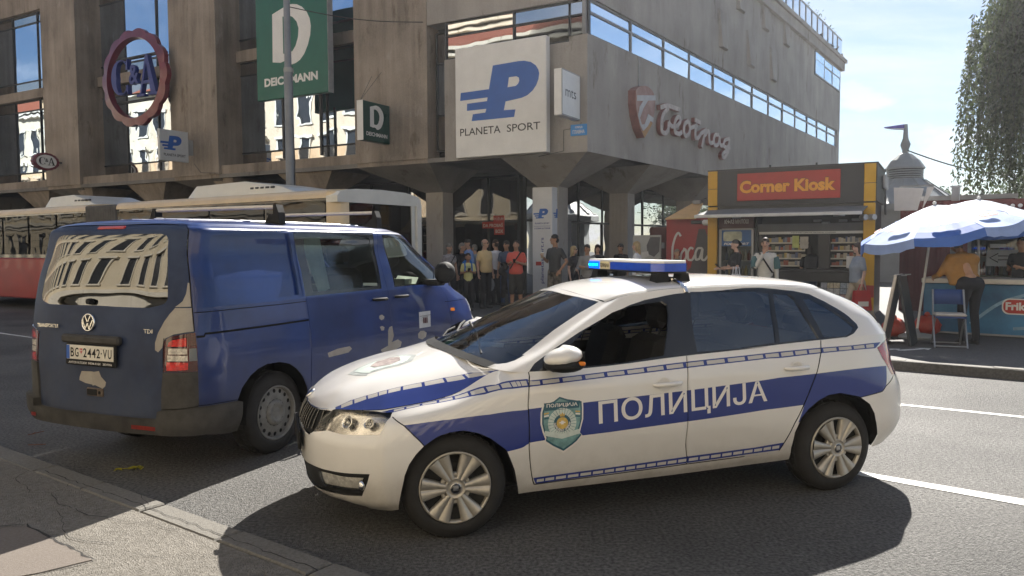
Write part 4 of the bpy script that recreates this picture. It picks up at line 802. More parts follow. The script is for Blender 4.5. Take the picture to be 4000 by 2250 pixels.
for sg in (1, -1):
    cen = c2.mean(0); wid, hei = np.ptp(c2[:, 0]), np.ptp(c2[:, 1]); S_ = lambda k: cen + (c2 - cen) * k
    bd = plate2('badge', S_(1.0), .002, M_print, car, sg); plate2('badge_field', S_(.93), .003, M_badged, bd, sg); plate2('badge_field', S_(.86), .0038, M_badget, bd, sg)
    top = [(cen[0] + a * wid, cen[1] + b * hei) for a, b in ((-.40, .22), (-.42, .34), (.42, .33), (.40, .20))]; plate2('badge_banner', top, .0046, M_badged, bd, sg)
    t = MB(); X0 = cen[0] + (.36 if sg > 0 else -.36) * wid; t.text('ПОЛИЦИЈА', (X0, 0, cen[1] + .245 * hei), (-1.0 * sg, 0, .0), (0, 0, 1), w=.72 * wid, h=.07 * hei, bold=.02); lay(t, .0056, sg); t.build('lettering', M_print, bd)
    rays = MB()
    for k in range(26):
        a = 2 * math.pi * k / 26; d = np.array([math.cos(a), math.sin(a)]); e = np.array([-d[1], d[0]]); q = [cen + (0, -.02 * hei) + d * .16 * wid + e * .004, cen + (0, -.02 * hei) + d * .33 * wid + e * .009, cen + (0, -.02 * hei) + d * .33 * wid - e * .009, cen + (0, -.02 * hei) + d * .16 * wid - e * .004]
        rays.add([(p[0], 0, p[1]) for p in q], [(0, 1, 2, 3) if sg > 0 else (3, 2, 1, 0)])
    lay(rays, .0046, sg); rays.build('badge_rays', M_badgel, bd)
    def disc(rx, rz, n=28, dz=-.02): return [(cen[0] + rx * wid * math.cos(2 * math.pi * i / n), cen[1] + dz * hei + rz * hei * math.sin(2 * math.pi * i / n)) for i in range(n)]
    plate2('badge_ring', disc(.20, .145), .0054, M_badged, bd, sg); plate2('badge_shield', disc(.135, .10), .0062, M_gold, bd, sg)
    t = MB(); 
    for i, ch in enumerate('РЕПУБЛИКА СРБИЈА'):
        a = math.pi * (1.02 + .96 * i / 15); px_, pz_ = cen[0] - sg * wid * .168 * math.cos(a), cen[1] - .02 * hei + hei * .122 * math.sin(a)
        if ch != ' ': t.text(ch, (px_ + sg * .006, 0, pz_ - .006), (-sg, 0, 0), (0, 0, 1), h=.014, bold=.02)
    lay(t, .0066, sg); t.build('lettering', M_print, bd)
    cr = MB()
    for q in ([(-.05, .09), (.05, .09), (.065, .15), (.03, .125), (0, .165), (-.03, .125), (-.065, .15)],): cr.add([(cen[0] + a * wid, 0, cen[1] + b * hei) for a, b in q], [tuple(range(7)) if sg < 0 else tuple(range(7))[::-1]])
    lay(cr, .0066, sg); cr.build('badge_crown', M_gold, bd)
    for q, mt in (([(-.03, -.01), (.03, -.01), (.03, .05), (-.03, .05)], M_print), ([(-.07, .01), (.07, .01), (.07, .03), (-.07, .03)], M_print)): plate2('badge_cross', [(cen[0] + a * wid, cen[1] - .03 * hei + b * hei) for a, b in q], .0072, mt, bd, sg)
    plate2('badge_ribbon', [(cen[0] + a * wid, cen[1] + b * hei) for a, b in ((-.42, -.22), (-.40, -.14), (0, -.20), (.40, -.13), (.42, -.21), (0, -.29))], .0054, M_badgel, bd, sg)
    for s2 in (-1, 1):
        for zz, mt in ((.14, M_gold), (.10, M_print), (.06, M_badged)): plate2('badge_stripe', [(cen[0] + s2 * .42 * wid, cen[1] + zz * hei), (cen[0] + s2 * .31 * wid, cen[1] + (zz + .01) * hei), (cen[0] + s2 * .31 * wid, cen[1] + (zz + .035) * hei), (cen[0] + s2 * .42 * wid, cen[1] + (zz + .025) * hei)], .0048, mt, bd, sg)
# ================================================================ panel van
M_vb = pm('van_blue_paint', (0.004, 0.021, 0.115), 0.3, 0.25, 1.6, coat=0.4, col2=(0.008, 0.032, 0.155))
M_vg = pm('van_dull_blue', (0.007, 0.022, 0.078), 0.55, 0.3, 2.2, coat=0.04, spec=.3, col2=(0.024, 0.042, 0.098), bump=0.03, bscale=40)
grime(M_vb, .25, .95, (.10, .095, .085), .8); grime(M_vg, .35, 1.5, (.10, .10, .095), .55)
M_prim = pm('grey_primer', (0.34, 0.31, 0.27), 0.75, 0.12, 6)
M_vpl = pm('weathered_plastic', (0.048, 0.046, 0.044), 0.75, 0.3, 3.5, bump=0.05, bscale=120, spec=.3, col2=(0.082, 0.078, 0.073))
M_glassr = glass('van_rear_glass', (0.10, 0.11, 0.10), 0.95, 0.0, 2.3, wav=0.12)
M_glassv = glass('van_side_glass', (0.55, 0.60, 0.57), 0.9, 0.0, 1.6)
VAN_POSE = (-2.635, 6.4319, 1.14765)
van = thing('panel_van', 'battered dark blue panel van with grey primer patches and a roof rack', 'van', (VAN_POSE[0], VAN_POSE[1], 0), VAN_POSE[2])
TA, TC, TD = Surf(VN_A, True, True), Surf(VN_C, True, True), Surf(VN_D, False, False, True)
f = VF
patchL = [('patch', [(0, 2.24), (.16, 2.28), (.3, 2.38), (.29, 2.53), (.24, 2.76), (0, 2.78)])]
patchR = [('patch', [(0, 2.2), (0, 2.78), (.04, 2.77), (.155, 2.82), (.2, 2.6), (.3, 2.39), (.28, 2.22), (.22, 2.11), (.06, 2.23)])] + [('patch', f[k]) for k in ('patch2', 'patch3', 'patch4', 'patch5', 'patch6', 'patch7')]
seamA = f['gate_seamA']; seam_t = [(seamA[0][0], 5.0)] + seamA
bs = f['bump_side']
baseA = [('tail', f['tail']), ('red', f['t_red1']), ('wh', f['t_wh1']), ('wh', f['t_wh2']), ('red', f['t_red2']), ('smoke', f['t_smoke']), ('corner', f['corner']),
 ('bump', [(0, 0), (0, 1.04), (.8, 1.04), (seamA[-1][0], 1.06)] + bs + [(bs[-1][0] + .02, 0)]), ('fbump', [(11.35, 0), (11.35, 1.6), (11.9, 2.6), (12.6, 3.3), (14, 3.3), (14, 0)]),
 ('arch', [(f['arch_r'][0][0], 0)] + f['arch_r'] + [(f['arch_r'][-1][0] - .02, 0)]), ('arch', [(9.68, 0)] + f['arch_f'] + [(11.75, 0)]), ('headl', [(11.9, 4.05), (12.4, 4.02), (13.0, 3.9), (13.0, 3.45), (12.4, 3.4), (11.9, 3.36)]), ('orange', f['orange']),
 ('slide', [(f['sl_rearA'][0][0] - .02, 5)] + f['sl_rearA'] + [(f['sl_rearA'][-1][0], .25), (f['sl_frontA'][-1][0], .25)] + f['sl_frontA'][::-1] + [(f['sl_frontA'][0][0] - .02, 5)]),
 ('fdoor', [(f['sl_frontA'][0][0] - .02, 5)] + f['sl_frontA'] + [(f['sl_frontA'][-1][0], .25), (9.7, .25), (9.75, 2.2), (10.12, 2.95)] + [(f['fd_front'][1][0], 3.9), (f['fd_front'][0][0] - .1, 5)]),
 ('gate', [(0, 1.04), (0, 5), (seamA[0][0], 5)] + seamA[:3] + [(1.69, 3.0)] + [(1.62, 2.2), (1.60, 1.06)])]
gapsA = [(seam_t[:4], .009), ([(seamA[3][0], 4.0)] + [(1.69, 3.0), (1.62, 2.2), (1.60, 1.08)], .009), ([(f['sl_rearA'][0][0] - .02, 5)] + f['sl_rearA'] + [(f['sl_rearA'][-1][0], .25)], .009), ([(f['sl_frontA'][0][0] - .02, 5)] + f['sl_frontA'] + [(f['sl_frontA'][-1][0], .25)], .009),
 ([(f['fd_front'][0][0] - .1, 5)] + f['fd_front'][:2] + [(10.15, 3.05)], .007), (f['rail'], .006), (f['rail2'], .016), ([(9.9, 4.1), (11.9, 4.05)], .007), ([(bs[0][0] + .01, bs[0][1] + .02)] + [(a, b + .03) for a, b in bs], .008)]
baseA += [('gap', strip(TA, l, w)) for l, w in gapsA]
def clsV(s, u, v):
    if 'arch' in s: return None
    if 'bump' in s or 'fbump' in s: return ('bumpR' if u < 7 else 'bumpF', 0)
    if 'gap' in s: return ('gap', 0)
    if 'tail' in s: return ('tail', 1 if 'red' in s else 2 if 'wh' in s else 3 if 'smoke' in s else 0)
    if 'headl' in s: return ('headl', 0)
    if 'orange' in s: return ('orange', 0)
    if 'corner' in s: return ('corner', 0)
    m = 2 if 'patch' in s else 0
    if 'gate' in s: return ('gate', 2 if m else 1)
    if 'slide' in s: return ('slide', m)
    if 'fdoor' in s: return ('fdoor', m)
    return ('side', m)
offV = {'gap': -.012, 'bumpR': .055, 'bumpF': .02, 'tail': .006, 'corner': .012, 'headl': .003, 'orange': .006}
ctr = (1.2, 0, .9)
VAL, VAR_ = panelize(TA, baseA + patchL, clsV, 5, 6, ctr, offV), panelize(TA, baseA + patchR, clsV, 5, 6, ctr, offV)
patchC = [('patch', f['patch2C'])]
seamC = f['gate_seam']
baseC = [('rwin', [(0, 0.03), (0, 2.80), (.5, 2.86)] + f['rwin'][2:-1]), ('recess', f['recess']), ('recess2', f['recess2']), ('slwin', f['slwin']), ('slglass', f['slglass']), ('fwin', f['fwin']), ('fglass', f['fglass']),
 ('slide', f['sl_rear'] + [(f['sl_rear'][-1][0] + .02, 0), (f['sl_front'][-1][0] + .02, 0)] + f['sl_front'][::-1]), ('fdoor', f['sl_front'][:1] + f['sl_front'][1:] + [(f['sl_front'][-1][0] + .02, 0), (11.6, 0), (11.5, .6)] + [(a + .05, b + .1) for a, b in f['fwin'][7:0:-1]]),
 ('wind', [(11.75, .12), (12.1, .06), (14, .06), (14, 3.6), (12.2, 3.6), (11.75, 2.6), (11.7, 1.2)]), ('gate', [(0, 0)] + [(0, 3.95), (1.2, 3.95)] + seamC[:1] + seamC + [(seamC[-1][0], 0)])]
baseC += [('gap', strip(TC, l, w)) for l, w in ((seamC + [(seamC[-1][0], 0)], .009), (f['sl_rear'] + [(f['sl_rear'][-1][0] + .02, 0)], .009), (f['sl_front'] + [(f['sl_front'][-1][0] + .02, 0)], .009))]
def clsW(s, u, v):
    if 'rwin' in s: return ('rwin', 0)
    if 'fglass' in s: return ('fglass', 0)
    if 'slglass' in s: return ('slglass', 0)
    if 'slwin' in s or 'fwin' in s: return ('wframe', 0)
    if 'wind' in s: return ('wind', 0)
    if 'gap' in s: return ('gap', 0)
    m = 2 if 'patch' in s else 0
    if 'gate' in s: return ('gate', 2 if m else 1)
    if 'recess2' in s: return ('recess2', 0)
    if 'recess' in s: return ('recess', 0)
    if 'slide' in s: return ('slide', m)
    if 'fdoor' in s: return ('fdoor', m)
    return ('side', m)
offW = {'gap': -.012, 'rwin': -.001, 'fglass': -.01, 'slglass': -.008, 'wframe': -.004, 'wind': -.002, 'recess': -.006, 'recess2': -.03}
VCL, VCR = panelize(TC, baseC, clsW, 6, 7, ctr, offW), panelize(TC, baseC + patchC, clsW, 6, 7, ctr, offW)
VP = [M_vb, M_vg, M_prim]
gate = sheet('tailgate', [VAL['gate'], VAR_['gate'], VCL['gate'], VCR['gate']], [False, True, False, True], VP, van, 'dull blue tailgate with primer patches')
sheet('rear_window', [VCL['rwin'], VCR['rwin']], [False, True], [M_glassr], gate)
for fl, A_, C_ in ((False, VAL, VCL), (True, VAR_, VCR)):
    sheet('body_side', [A_['side'], C_['side']], [fl, fl], VP, van, edge=.012)
    if fl or True:
        sd = sheet('sliding_door' if fl else 'side_panel', [A_['slide'], C_['slide']], [fl, fl], VP, van, edge=.008)
        sheet('stamped_panel', [C_['recess']], [fl], VP, van, edge=.03); sheet('stamped_panel', [C_['recess2']], [fl], VP, van)
        fd = sheet('front_door', [A_['fdoor'], C_['fdoor']], [fl, fl], VP, van, edge=.008)
        sheet('window_frame', [C_['wframe']], [fl], [M_blackgloss], van, edge=.012)
        sheet('window', [C_['slglass']], [fl], [M_glassv], sd); sheet('window', [C_['fglass']], [fl], [M_glassv], fd)
    tl = sheet('taillight', [A_['tail']], [fl], [pm('dark_red_lens', (.06, .006, .008), .12, .2, 9, coat=1), pm('bright_red_lens', (.55, .015, .01), .2, .35, 40, coat=1), pm('clear_lens', (.55, .50, .43), .25, .35, 60, coat=1), pm('smoke_lens', (.10, .115, .13), .2, .1, 9, coat=1)], van, edge=.02)
    sheet('corner_trim', [A_['corner']], [fl], [M_vpl], van, edge=.02)
    sheet('headlight', [A_['headl']], [fl], [pm('van_headlight', (.6, .6, .58), .15, .2, 9, coat=1)], van, edge=.01); sheet('side_indicator', [A_['orange']], [fl], [M_amber], van, edge=.01)
rb = sheet('bumper', [VAL['bumpR'], VAR_['bumpR']], [False, True], [M_vpl], van, 'grey plastic rear bumper', edge=.07); sheet('bumper', [VAL['bumpF'], VAR_['bumpF']], [False, True], [M_vpl], van, edge=.03)
sheet('panel_gap', [VAL['gap'], VAR_['gap'], VCL['gap'], VCR['gap']], [False, True, False, True], [M_gap], van)['kind'] = 'stuff'
sheet('windscreen', [VCL['wind'], VCR['wind']], [False, True], [M_glassv], van)
RD = panelize(TD, [], lambda s, u, v: ('roof', 0), 5, 6, (1.2, 0, .5)); sheet('roof', [RD['roof'], RD['roof']], [False, True], VP, van)
for yy in (-.48, -.36, -.24, -.12, .12, .24, .36, .48):       # roof swages
    m = MB(); xs = np.linspace(-.55, 1.65, 16); v = np.interp(abs(yy), [0, .2, .43, .655], [4, 3, 2, 1]); u = np.interp(xs, [-.6, 0, .36, .85, 1.31, 1.75], [2, 3, 4, 5, 6, 7]); P = TD.at(u, np.full_like(u, v)); m.tube([(a, yy, c + .001) for a, b, c in P], .007, 6); m.build('roof_rib', M_vb, van)
# linings, seats
lin = MB(); P, N, F, _ = RD['roof']
for k in (1, -1): lin.add((P - N * .03) * np.array([1, k, 1]), F)
for s in (1, -1): lin.box(-.75, 2.9, s * .80 - .004, s * .80 + .004, .82, 1.22)
lin.box(-.75, 2.9, -.55, .55, .34, .36); lin.box(2.9, 2.93, -.75, .75, .35, 1.12); lin.box(-.80, -.77, -.7, .7, .35, 1.2); lin.build('lining', pm('van_lining', (.035, .037, .035), .9, .2, 6), van)
for y in (.42, -.42):
    st = MB(); st.rbox(1.45, 1.95, y - .25, y + .25, .75, .92, .06); st.xf = frame((1.5, y, .85), (.97, 0, .2), (0, 1, 0), (-.2, 0, .97)); st.rbox(-.08, .06, -.25, .25, 0, .62, .06); st.rbox(-.05, .04, -.13, .13, .65, .84, .04); st.build('front_seat', M_int, van)
st = MB(); st.rbox(.45, .9, -.7, .7, .6, .8, .06); st.rbox(.42, .56, -.7, .7, .75, 1.35, .06)
for y in (-.45, 0, .45): st.rbox(.44, .53, y - .13, y + .13, 1.36, 1.54, .04)
st.build('bench_seat', M_int, van)
db = MB(); db.rbox(2.25, 2.95, -.74, .74, .95, 1.22, .06); db.build('dashboard', pm('dash_grey', (.05, .05, .05), .7, .1, 9), van)
pp = MB(); pp.rbox(2.35, 2.5, -.55, -.40, 1.222, 1.30, .005); pp.add([(2.45, -.62, 1.225), (2.72, -.50, 1.30), (2.68, -.25, 1.32), (2.42, -.35, 1.225)], [(0, 1, 2, 3), (3, 2, 1, 0)]); pp.add([(2.3, .1, 1.224), (2.6, .2, 1.26), (2.55, .5, 1.26), (2.3, .45, 1.224)], [(0, 1, 2, 3), (3, 2, 1, 0)]); pp.build('paper', pm('paper_cream', (.75, .74, .62), .7, .1, 5), van)
sh = MB(); q = [f['slglass'][0], (f['slglass'][0][0] + .55, f['slglass'][1][1]), (f['slglass'][0][0] + .62, .35), (f['slglass'][0][0] + .30, .12)]; A = uvline(TC, q, -.05, -1); sh.add(A, [(0, 1, 2, 3), (3, 2, 1, 0)]); sh.build('sun_shade', pm('pale_green_sheet', (.45, .55, .52), .6, .15, 5), van)
# wheels
for wx in (3.02, .0):
    for s in (1, -1):
        wheel(van, wx, s * .815, .325, s, .327, .215, 'steel', 0, .205); arch_liner(van, wx, .36, .43, s * .5, s * .90)
# gate furniture; the gate lies near x = -1.0
gx = lambda z: float(np.interp(z, [.45, .62, .8, 1.02, 1.23, 1.42, 1.62, 1.765, 1.815], [-1.01, -1.0, -1.0, -.985, -.965, -.93, -.88, -.825, -.775]))
h = MB(); h.xf = frame((-1.0, -.01, .99), (0, -1, 0), (.02, 0, 1), (-1, 0, .02)); h.rbox(-.30, .30, -.03, .032, -.02, .03, .015); h.build('gate_handle', M_vpl, gate)
npl = bpy.data.objects.new('number_plate', None); COL.objects.link(npl); npl.parent = van; npl.matrix_local = mat4(frame((-1.028, -.02, .897), (0, -1, 0), (.03, 0, 1), (-1, 0, .03)))
b = MB(); b.rbox(-.262, .262, -.095, .062, -.022, .0, .008); b.build('plate_holder', M_blackpl, npl)
b = MB(); b.rbox(-.245, .245, -.052, .052, -.002, .004, .004, 0); b.build('plate', pm('plate_white', (.68, .64, .56), .4, .06, 9), npl)
b = MB(); b.rbox(-.243, -.208, -.050, .050, .003, .0052, .003); b.build('blue_band', pm('plate_blue', (.02, .10, .42), .4, .05, 9), npl)
t = MB()
for ch, x0, w in (('B', -.196, .040), ('G', -.150, .042), ('2', -.062, .040), ('4', -.018, .044), ('4', .029, .044), ('2', .077, .040), ('V', .143, .045), ('U', .194, .040)): t.text(ch, (x0, -.033, .0056), (1, 0, 0), (0, 1, 0), w=w * .92, h=.066, bold=.012)
t.box(.122, .132, -.003, .007, .0053, .0057); t.text('АУТОМАТСКИ  МЕЊАЧИ   ЗЕМУН', (-.225, -.084, .0006), (1, 0, 0), (0, 1, 0), w=.45, h=.017, bold=.01, mi=1); t.build('lettering', [M_blackpl, M_print], npl)['kind'] = 'stuff'
b = MB(); b.prism([(-.098, .03), (-.098, .005), (-.085, -.012), (-.072, .005), (-.072, .03)][::-1][::-1], .0045, .0056); b.build('crest', M_redp, npl)
b = MB(); b.box(-.097, -.073, .012, .016, .0056, .006); b.box(-.087, -.083, -.008, .03, .0056, .006); b.text('БГ', (-.094, -.04, .0052), (1, 0, 0), (0, 1, 0), w=.02, h=.016); b.build('crest_mark', M_print, npl)
em = bpy.data.objects.new('emblem', None); COL.objects.link(em); em.parent = van; em.matrix_local = mat4(frame((gx(1.115) - .012, .035, 1.112), (0, -1, 0), (.09, 0, .996), (-.996, 0, .09)))
b = MB(); b.lathe([(.066, -.01), (.066, .006), (.062, .009), (.056, .009), (.054, .004)], 36); b.build('ring', M_chrome, em)
b = MB(); b.lathe([(.056, .002), (.001, .003)], 32); b.build('field', pm('emblem_black', (.02, .022, .03), .35, .1, 9), em)
b = MB()
def bar2(m, a, c, w, z=.004, d=.006):
    a, c = np.array(a), np.array(c); t = (c - a) / np.linalg.norm(c - a); n = np.array([-t[1], t[0]]) * w / 2; m.prism([tuple(a - n), tuple(c - n), tuple(c + n), tuple(a + n)], z, z + d)
for s in (1, -1):
    bar2(b, (s * .027, .047), (s * .004, .006), .009); bar2(b, (s * .052, .020), (s * .020, -.048), .009); bar2(b, (s * .020, -.046), (0, -.006), .009)
b.build('letter_bars', M_chrome, em)
t = MB(); t.xf = frame((gx(1.075) - .006, 0, 1.06), (0, -1, 0), (.09, 0, .996), (-.996, 0, .09)); t.text('TRANSPORTER', (-.60, 0, 0), (1, 0, 0), (0, 1, 0), w=.24, h=.028, bold=.02, depth=.005); t.build('lettering', M_chrome, gate)
t = MB(); t.xf = frame((gx(1.07) - .004, 0, 1.055), (0, -1, 0), (.09, 0, .996), (-.996, 0, .09)); t.text('TDI', (.52, 0, 0), (1, 0, 0), (0, 1, 0), w=.085, h=.03, bold=.03, depth=.005); t.build('lettering', M_chrome, gate)
b = MB(); b.cyl((-.965, .03, 1.262), (-.995, .03, 1.266), .024, .02, 14); b.build('wiper_hub', M_blackpl, gate)
b = MB(); b.xf = frame((-.796, -.0, 1.797), (0, -1, 0), (.75, 0, .66), (-.66, 0, .75)); b.rbox(-.14, .14, -.014, .014, -.01, .012, .005); b.build('brake_light', pm('brake_red', (.42, .02, .02), .3, .1, 9, coat=.5), gate)
b = MB(); b.xf = frame((-1.003, -.03, .61), (0, -1, 0), (0, 0, 1), (-1, 0, 0)); b.rbox(-.085, .085, -.03, .03, -.01, .008, .006); b.rbox(-.075, .03, -.022, .022, .007, .011, .004, 1); b.cyl((.055, 0, .0), (.055, 0, .013), .012, n=10, mi=1); b.build('lock_plate', [pm('rusty_primer', (.12, .09, .07), .8, .4, 20), M_gap], gate)
for ya, yb in ((.585, .69), (-.60, -.43)):
    b = MB(); L = uvline(TA, [(1 + (abs(y) - .45) / .28, .62) if abs(y) > .45 else (abs(y) / .45, .62) for y in np.linspace(ya, yb, 5)], .058, 1 if ya > 0 else -1)
    v = [tuple(p + (0, 0, dz)) for p in L for dz in (-.014, .014)]; q = [(2 * i, 2 * i + 1, 2 * i + 3, 2 * i + 2) for i in range(4)]; b.add(v, q + [x[::-1] for x in q]); b.build('reflector', pm('reflector_red', (.35, .03, .02), .35, .2, 30), rb)
# door handles, mirrors, sticker
for k in ('handle1', 'handle2'):
    for s in (-1, 1):
        A = uvline(TA, f[k], .0, s); a, c = A; d = (c - a) / np.linalg.norm(c - a); n = np.array([0, s, 0]); m = MB(); m.tube([a + n * .004, a + d * .02 + n * .03, c - d * .02 + n * .034, c + n * .004], [.011, .015, .015, .011], 8); m.build('handle', M_blackpl, van)
st = uvline(TA, f['sticker'], .003, -1); m = MB(); m.add(st, [(0, 1, 2, 3), (3, 2, 1, 0)]); so = m.build('sticker', pm('sticker_pale', (.50, .50, .50), .5, .1, 9), van)
def inq(a, b, k=.006): p = (st[0] * (1 - a) + st[1] * a) * (1 - b) + (st[3] * (1 - a) + st[2] * a) * b; return p + np.array([0, -k, 0])
m = MB()
for x0 in (.32, .46, .60): m.add([inq(x0, .38), inq(x0 + .09, .37), inq(x0 + .09, .72), inq(x0, .73)], [(0, 1, 2, 3), (3, 2, 1, 0)], 0)
m.add([inq(.03, .25, .004), inq(.97, .24, .004), inq(.97, .262, .004), inq(.03, .272, .004)], [(0, 1, 2, 3), (3, 2, 1, 0)], 1); m.add([inq(.25, .33, .004), inq(.75, .32, .004), inq(.75, .34, .004), inq(.25, .35, .004)], [(0, 1, 2, 3), (3, 2, 1, 0)], 1); m.build('sticker_print', [pm('sticker_maroon', (.10, .02, .03), .5, .1, 9), M_gap], so)
for s in (-1, 1):
    m = MB(); m.ball((2.30, s * 1.08, 1.375), (.13, .105, .115), 16, 10); m.rbox(2.19, 2.40, min(s * .995, s * 1.165), max(s * .995, s * 1.165), 1.285, 1.465, .04); m.rbox(2.22, 2.38, min(s * .82, s * 1.05), max(s * .82, s * 1.05), 1.235, 1.30, .02); m.build('door_mirror', M_blackpl, van)
# roof rack
for x, yr, z in ((.21, .70, 1.985), (1.66, .67, 1.99)):
    rk = bpy.data.objects.new('roof_bar', None); COL.objects.link(rk); rk.parent = van
    m = MB(); m.rbox(x - .03, x + .03, -yr, yr, z - .018, z + .012, .01); m.build('bar', pm('alu_bar', (.66, .60, .50), .4, .08, 9), rk)
    for s in (1, -1):
        m = MB(); m.prism([(s * (yr - .13), 1.845), (s * (yr + .03), 1.835), (s * (yr + .025), z - .05), (s * (yr - .0), z + .014), (s * (yr - .03), z + .014), (s * (yr - .03), z - .06), (s * (yr - .07), z - .08)][::(1 if s > 0 else -1)], x - .04, x + .04, axis=0); m.build('bar_foot', M_blackpl, rk)
# ================================================================ ground (setting)
def road_mat(name, c1, c2, big=0.25, fine=170.0, rough=0.7, bump=0.9, spec=0.35):
    m = bpy.data.materials.new(name); m.use_nodes = True; n = m.node_tree.nodes; l = m.node_tree.links; b = n['Principled BSDF']; b.inputs['Roughness'].default_value = rough; b.inputs['Specular IOR Level'].default_value = spec
    tc = n.new('ShaderNodeTexCoord'); a = n.new('ShaderNodeTexNoise'); a.inputs['Scale'].default_value = 0.45; a.inputs['Detail'].default_value = 8; a.inputs['Roughness'].default_value = .6
    v = n.new('ShaderNodeTexVoronoi'); v.inputs['Scale'].default_value = fine; s = n.new('ShaderNodeTexNoise'); s.inputs['Scale'].default_value = fine * .35; s.inputs['Detail'].default_value = 5
    for q in (a, v, s): l.new(tc.outputs['Object'], q.inputs['Vector'])
    r = n.new('ShaderNodeValToRGB'); r.color_ramp.elements[0].color = tuple(c1) + (1,); r.color_ramp.elements[1].color = tuple(c2) + (1,); r.color_ramp.elements[0].position = .3; r.color_ramp.elements[1].position = .72; l.new(s.outputs[0], r.inputs[0])
    k = n.new('ShaderNodeMix'); k.data_type = 'RGBA'; k.blend_type = 'MULTIPLY'; k.inputs[0].default_value = 1.0; l.new(r.outputs[0], k.inputs[6])
    r2 = n.new('ShaderNodeValToRGB'); r2.color_ramp.elements[0].color = (1 - big, 1 - big, 1 - big, 1); r2.color_ramp.elements[1].color = (1 + big * .4,) * 3 + (1,); r2.color_ramp.elements[0].position = .35; r2.color_ramp.elements[1].position = .65; l.new(a.outputs[0], r2.inputs[0]); l.new(r2.outputs[0], k.inputs[7]); l.new(k.outputs[2], b.inputs['Base Color'])
    bp = n.new('ShaderNodeBump'); bp.inputs['Strength'].default_value = bump; bp.inputs['Distance'].default_value = .006; mx = n.new('ShaderNodeMath'); mx.operation = 'ADD'; l.new(v.outputs['Distance'], mx.inputs[0]); l.new(s.outputs[0], mx.inputs[1]); l.new(mx.outputs[0], bp.inputs['Height']); l.new(bp.outputs[0], b.inputs['Normal'])
    return m
M_asph = road_mat('asphalt', (.046, .044, .041), (.21, .203, .192), .42, 130, .7, 1.6)
M_pave = road_mat('near_pavement', (.13, .118, .10), (.225, .207, .18), .22, 120, .8, 1.0, .25)
M_slab = road_mat('slab_stone', (.14, .118, .10), (.185, .16, .138), .15, 200, .8, .25, .25)
M_kerb = road_mat('kerb_stone', (.135, .125, .11), (.205, .194, .172), .2, 150, .75, .35, .25)
M_fpave = road_mat('far_pavement', (.08, .077, .074), (.14, .136, .13), .2, 90, .75, .5)
M_line = pm('road_paint', (.62, .61, .58), .6, .22, 9, bump=.2, bscale=160)
M_crack = pm('crack_dark', (.03, .027, .025), .95, .1, 9)
g = MB(); g.quad((-320, -60, 0), (320, -60, 0), (320, 600, 0), (-320, 600, 0)); road = tag(g.build('road', M_asph), kind='structure')
def sheet2(pts, z): m = MB(); m.poly([(a, b, z) for a, b in pts]); return m
# near pavement and its kerb (almost flush)
kd = np.array([.807, -.590]); kn = np.array([-.590, -.807]); k0 = np.array([-3.39, 5.64]); HP = .035
def kp(t, o): return tuple(k0 + kd * t + kn * o)
m = MB(); m.prism([kp(-20, .178), kp(-20, 7), kp(22, 7), kp(22, .178)][::-1], -.02, HP); 
m.f = [q if True else q for q in m.f]; pave = tag(m.build('pavement', M_pave), kind='structure')
jt = [-20 + .79 * i for i in range(0, 26)] + [0, .72, 1.49, 2.29, 3.06, 3.86, 4.62, 5.4] + [5.4 + .79 * i for i in range(1, 20)]
jt = sorted(set(round(x, 3) for x in jt if x <= -.4 or x >= 0)); rnd = random.Random(5)
for a, b in zip(jt[:-1], jt[1:]):
    if b - a < .3: continue
    m = MB(); z = HP + .004 + rnd.uniform(-.004, .004); o = rnd.uniform(-.006, .006)
    P = [kp(a + .011, -.0 + o), kp(a + .011, .172 + o), kp(b - .011, .172 + o), kp(b - .011, 0 + o)]
    Q = [kp(a + .022, .010 + o), kp(a + .022, .163 + o), kp(b - .022, .163 + o), kp(b - .022, .010 + o)]
    v = [(x, y, -.01) for x, y in P] + [(x, y, z - .010) for x, y in P] + [(x, y, z) for x, y in Q]
    f = [(8, 9, 10, 11)] + [(i + s, (i + 1) % 4 + s, (i + 1) % 4 + 4 + s, i + 4 + s) for s in (0, 4) for i in range(4)]
    m.add(v, f); m.build('kerb_stone', M_kerb, pave)
m = MB(); m.prism([(-2.95, 4.31), (-2.83, 4.395), (-2.165, 3.885), (-2.35, 3.72), (-4.2, 3.25)][::-1] if False else [(-2.84, 4.385), (-3.9, 3.95), (-3.3, 3.2), (-2.36, 3.73), (-2.18, 3.885)], HP - .02, HP + .006); m.build('paving_slab', M_slab, pave)
m = MB(); m.prism([(-2.30, 3.70), (-3.25, 3.17), (-2.4, 2.0), (-1.0, 2.9)], HP - .02, HP + .003); m.build('paving_slab', M_slab, pave)
def ribbon(pts, w, z, jit=.012, seed=1):
    r = random.Random(seed); L = []
    for (a, b), (c, d) in zip(pts[:-1], pts[1:]):
        n = max(2, int(math.hypot(c - a, d - b) / .05))
        for i in range(n): L.append((a + (c - a) * i / n + r.uniform(-jit, jit), b + (d - b) * i / n + r.uniform(-jit, jit)))
    L.append(pts[-1]); mm = MB(); v = []
    for i, p in enumerate(L):
        q0, q1 = L[max(0, i - 1)], L[min(len(L) - 1, i + 1)]; t = np.array(q1) - np.array(q0); t /= np.linalg.norm(t) + 1e-9; ww = w * r.uniform(.4, 1.3) * (.35 if i in (0, len(L) - 1) else 1)
        v += [(p[0] - t[1] * ww / 2, p[1] + t[0] * ww / 2, z), (p[0] + t[1] * ww / 2, p[1] - t[0] * ww / 2, z)]
    mm.add(v, [(2 * i + 1, 2 * i + 3, 2 * i + 2, 2 * i) for i in range(len(L) - 1)]); return mm
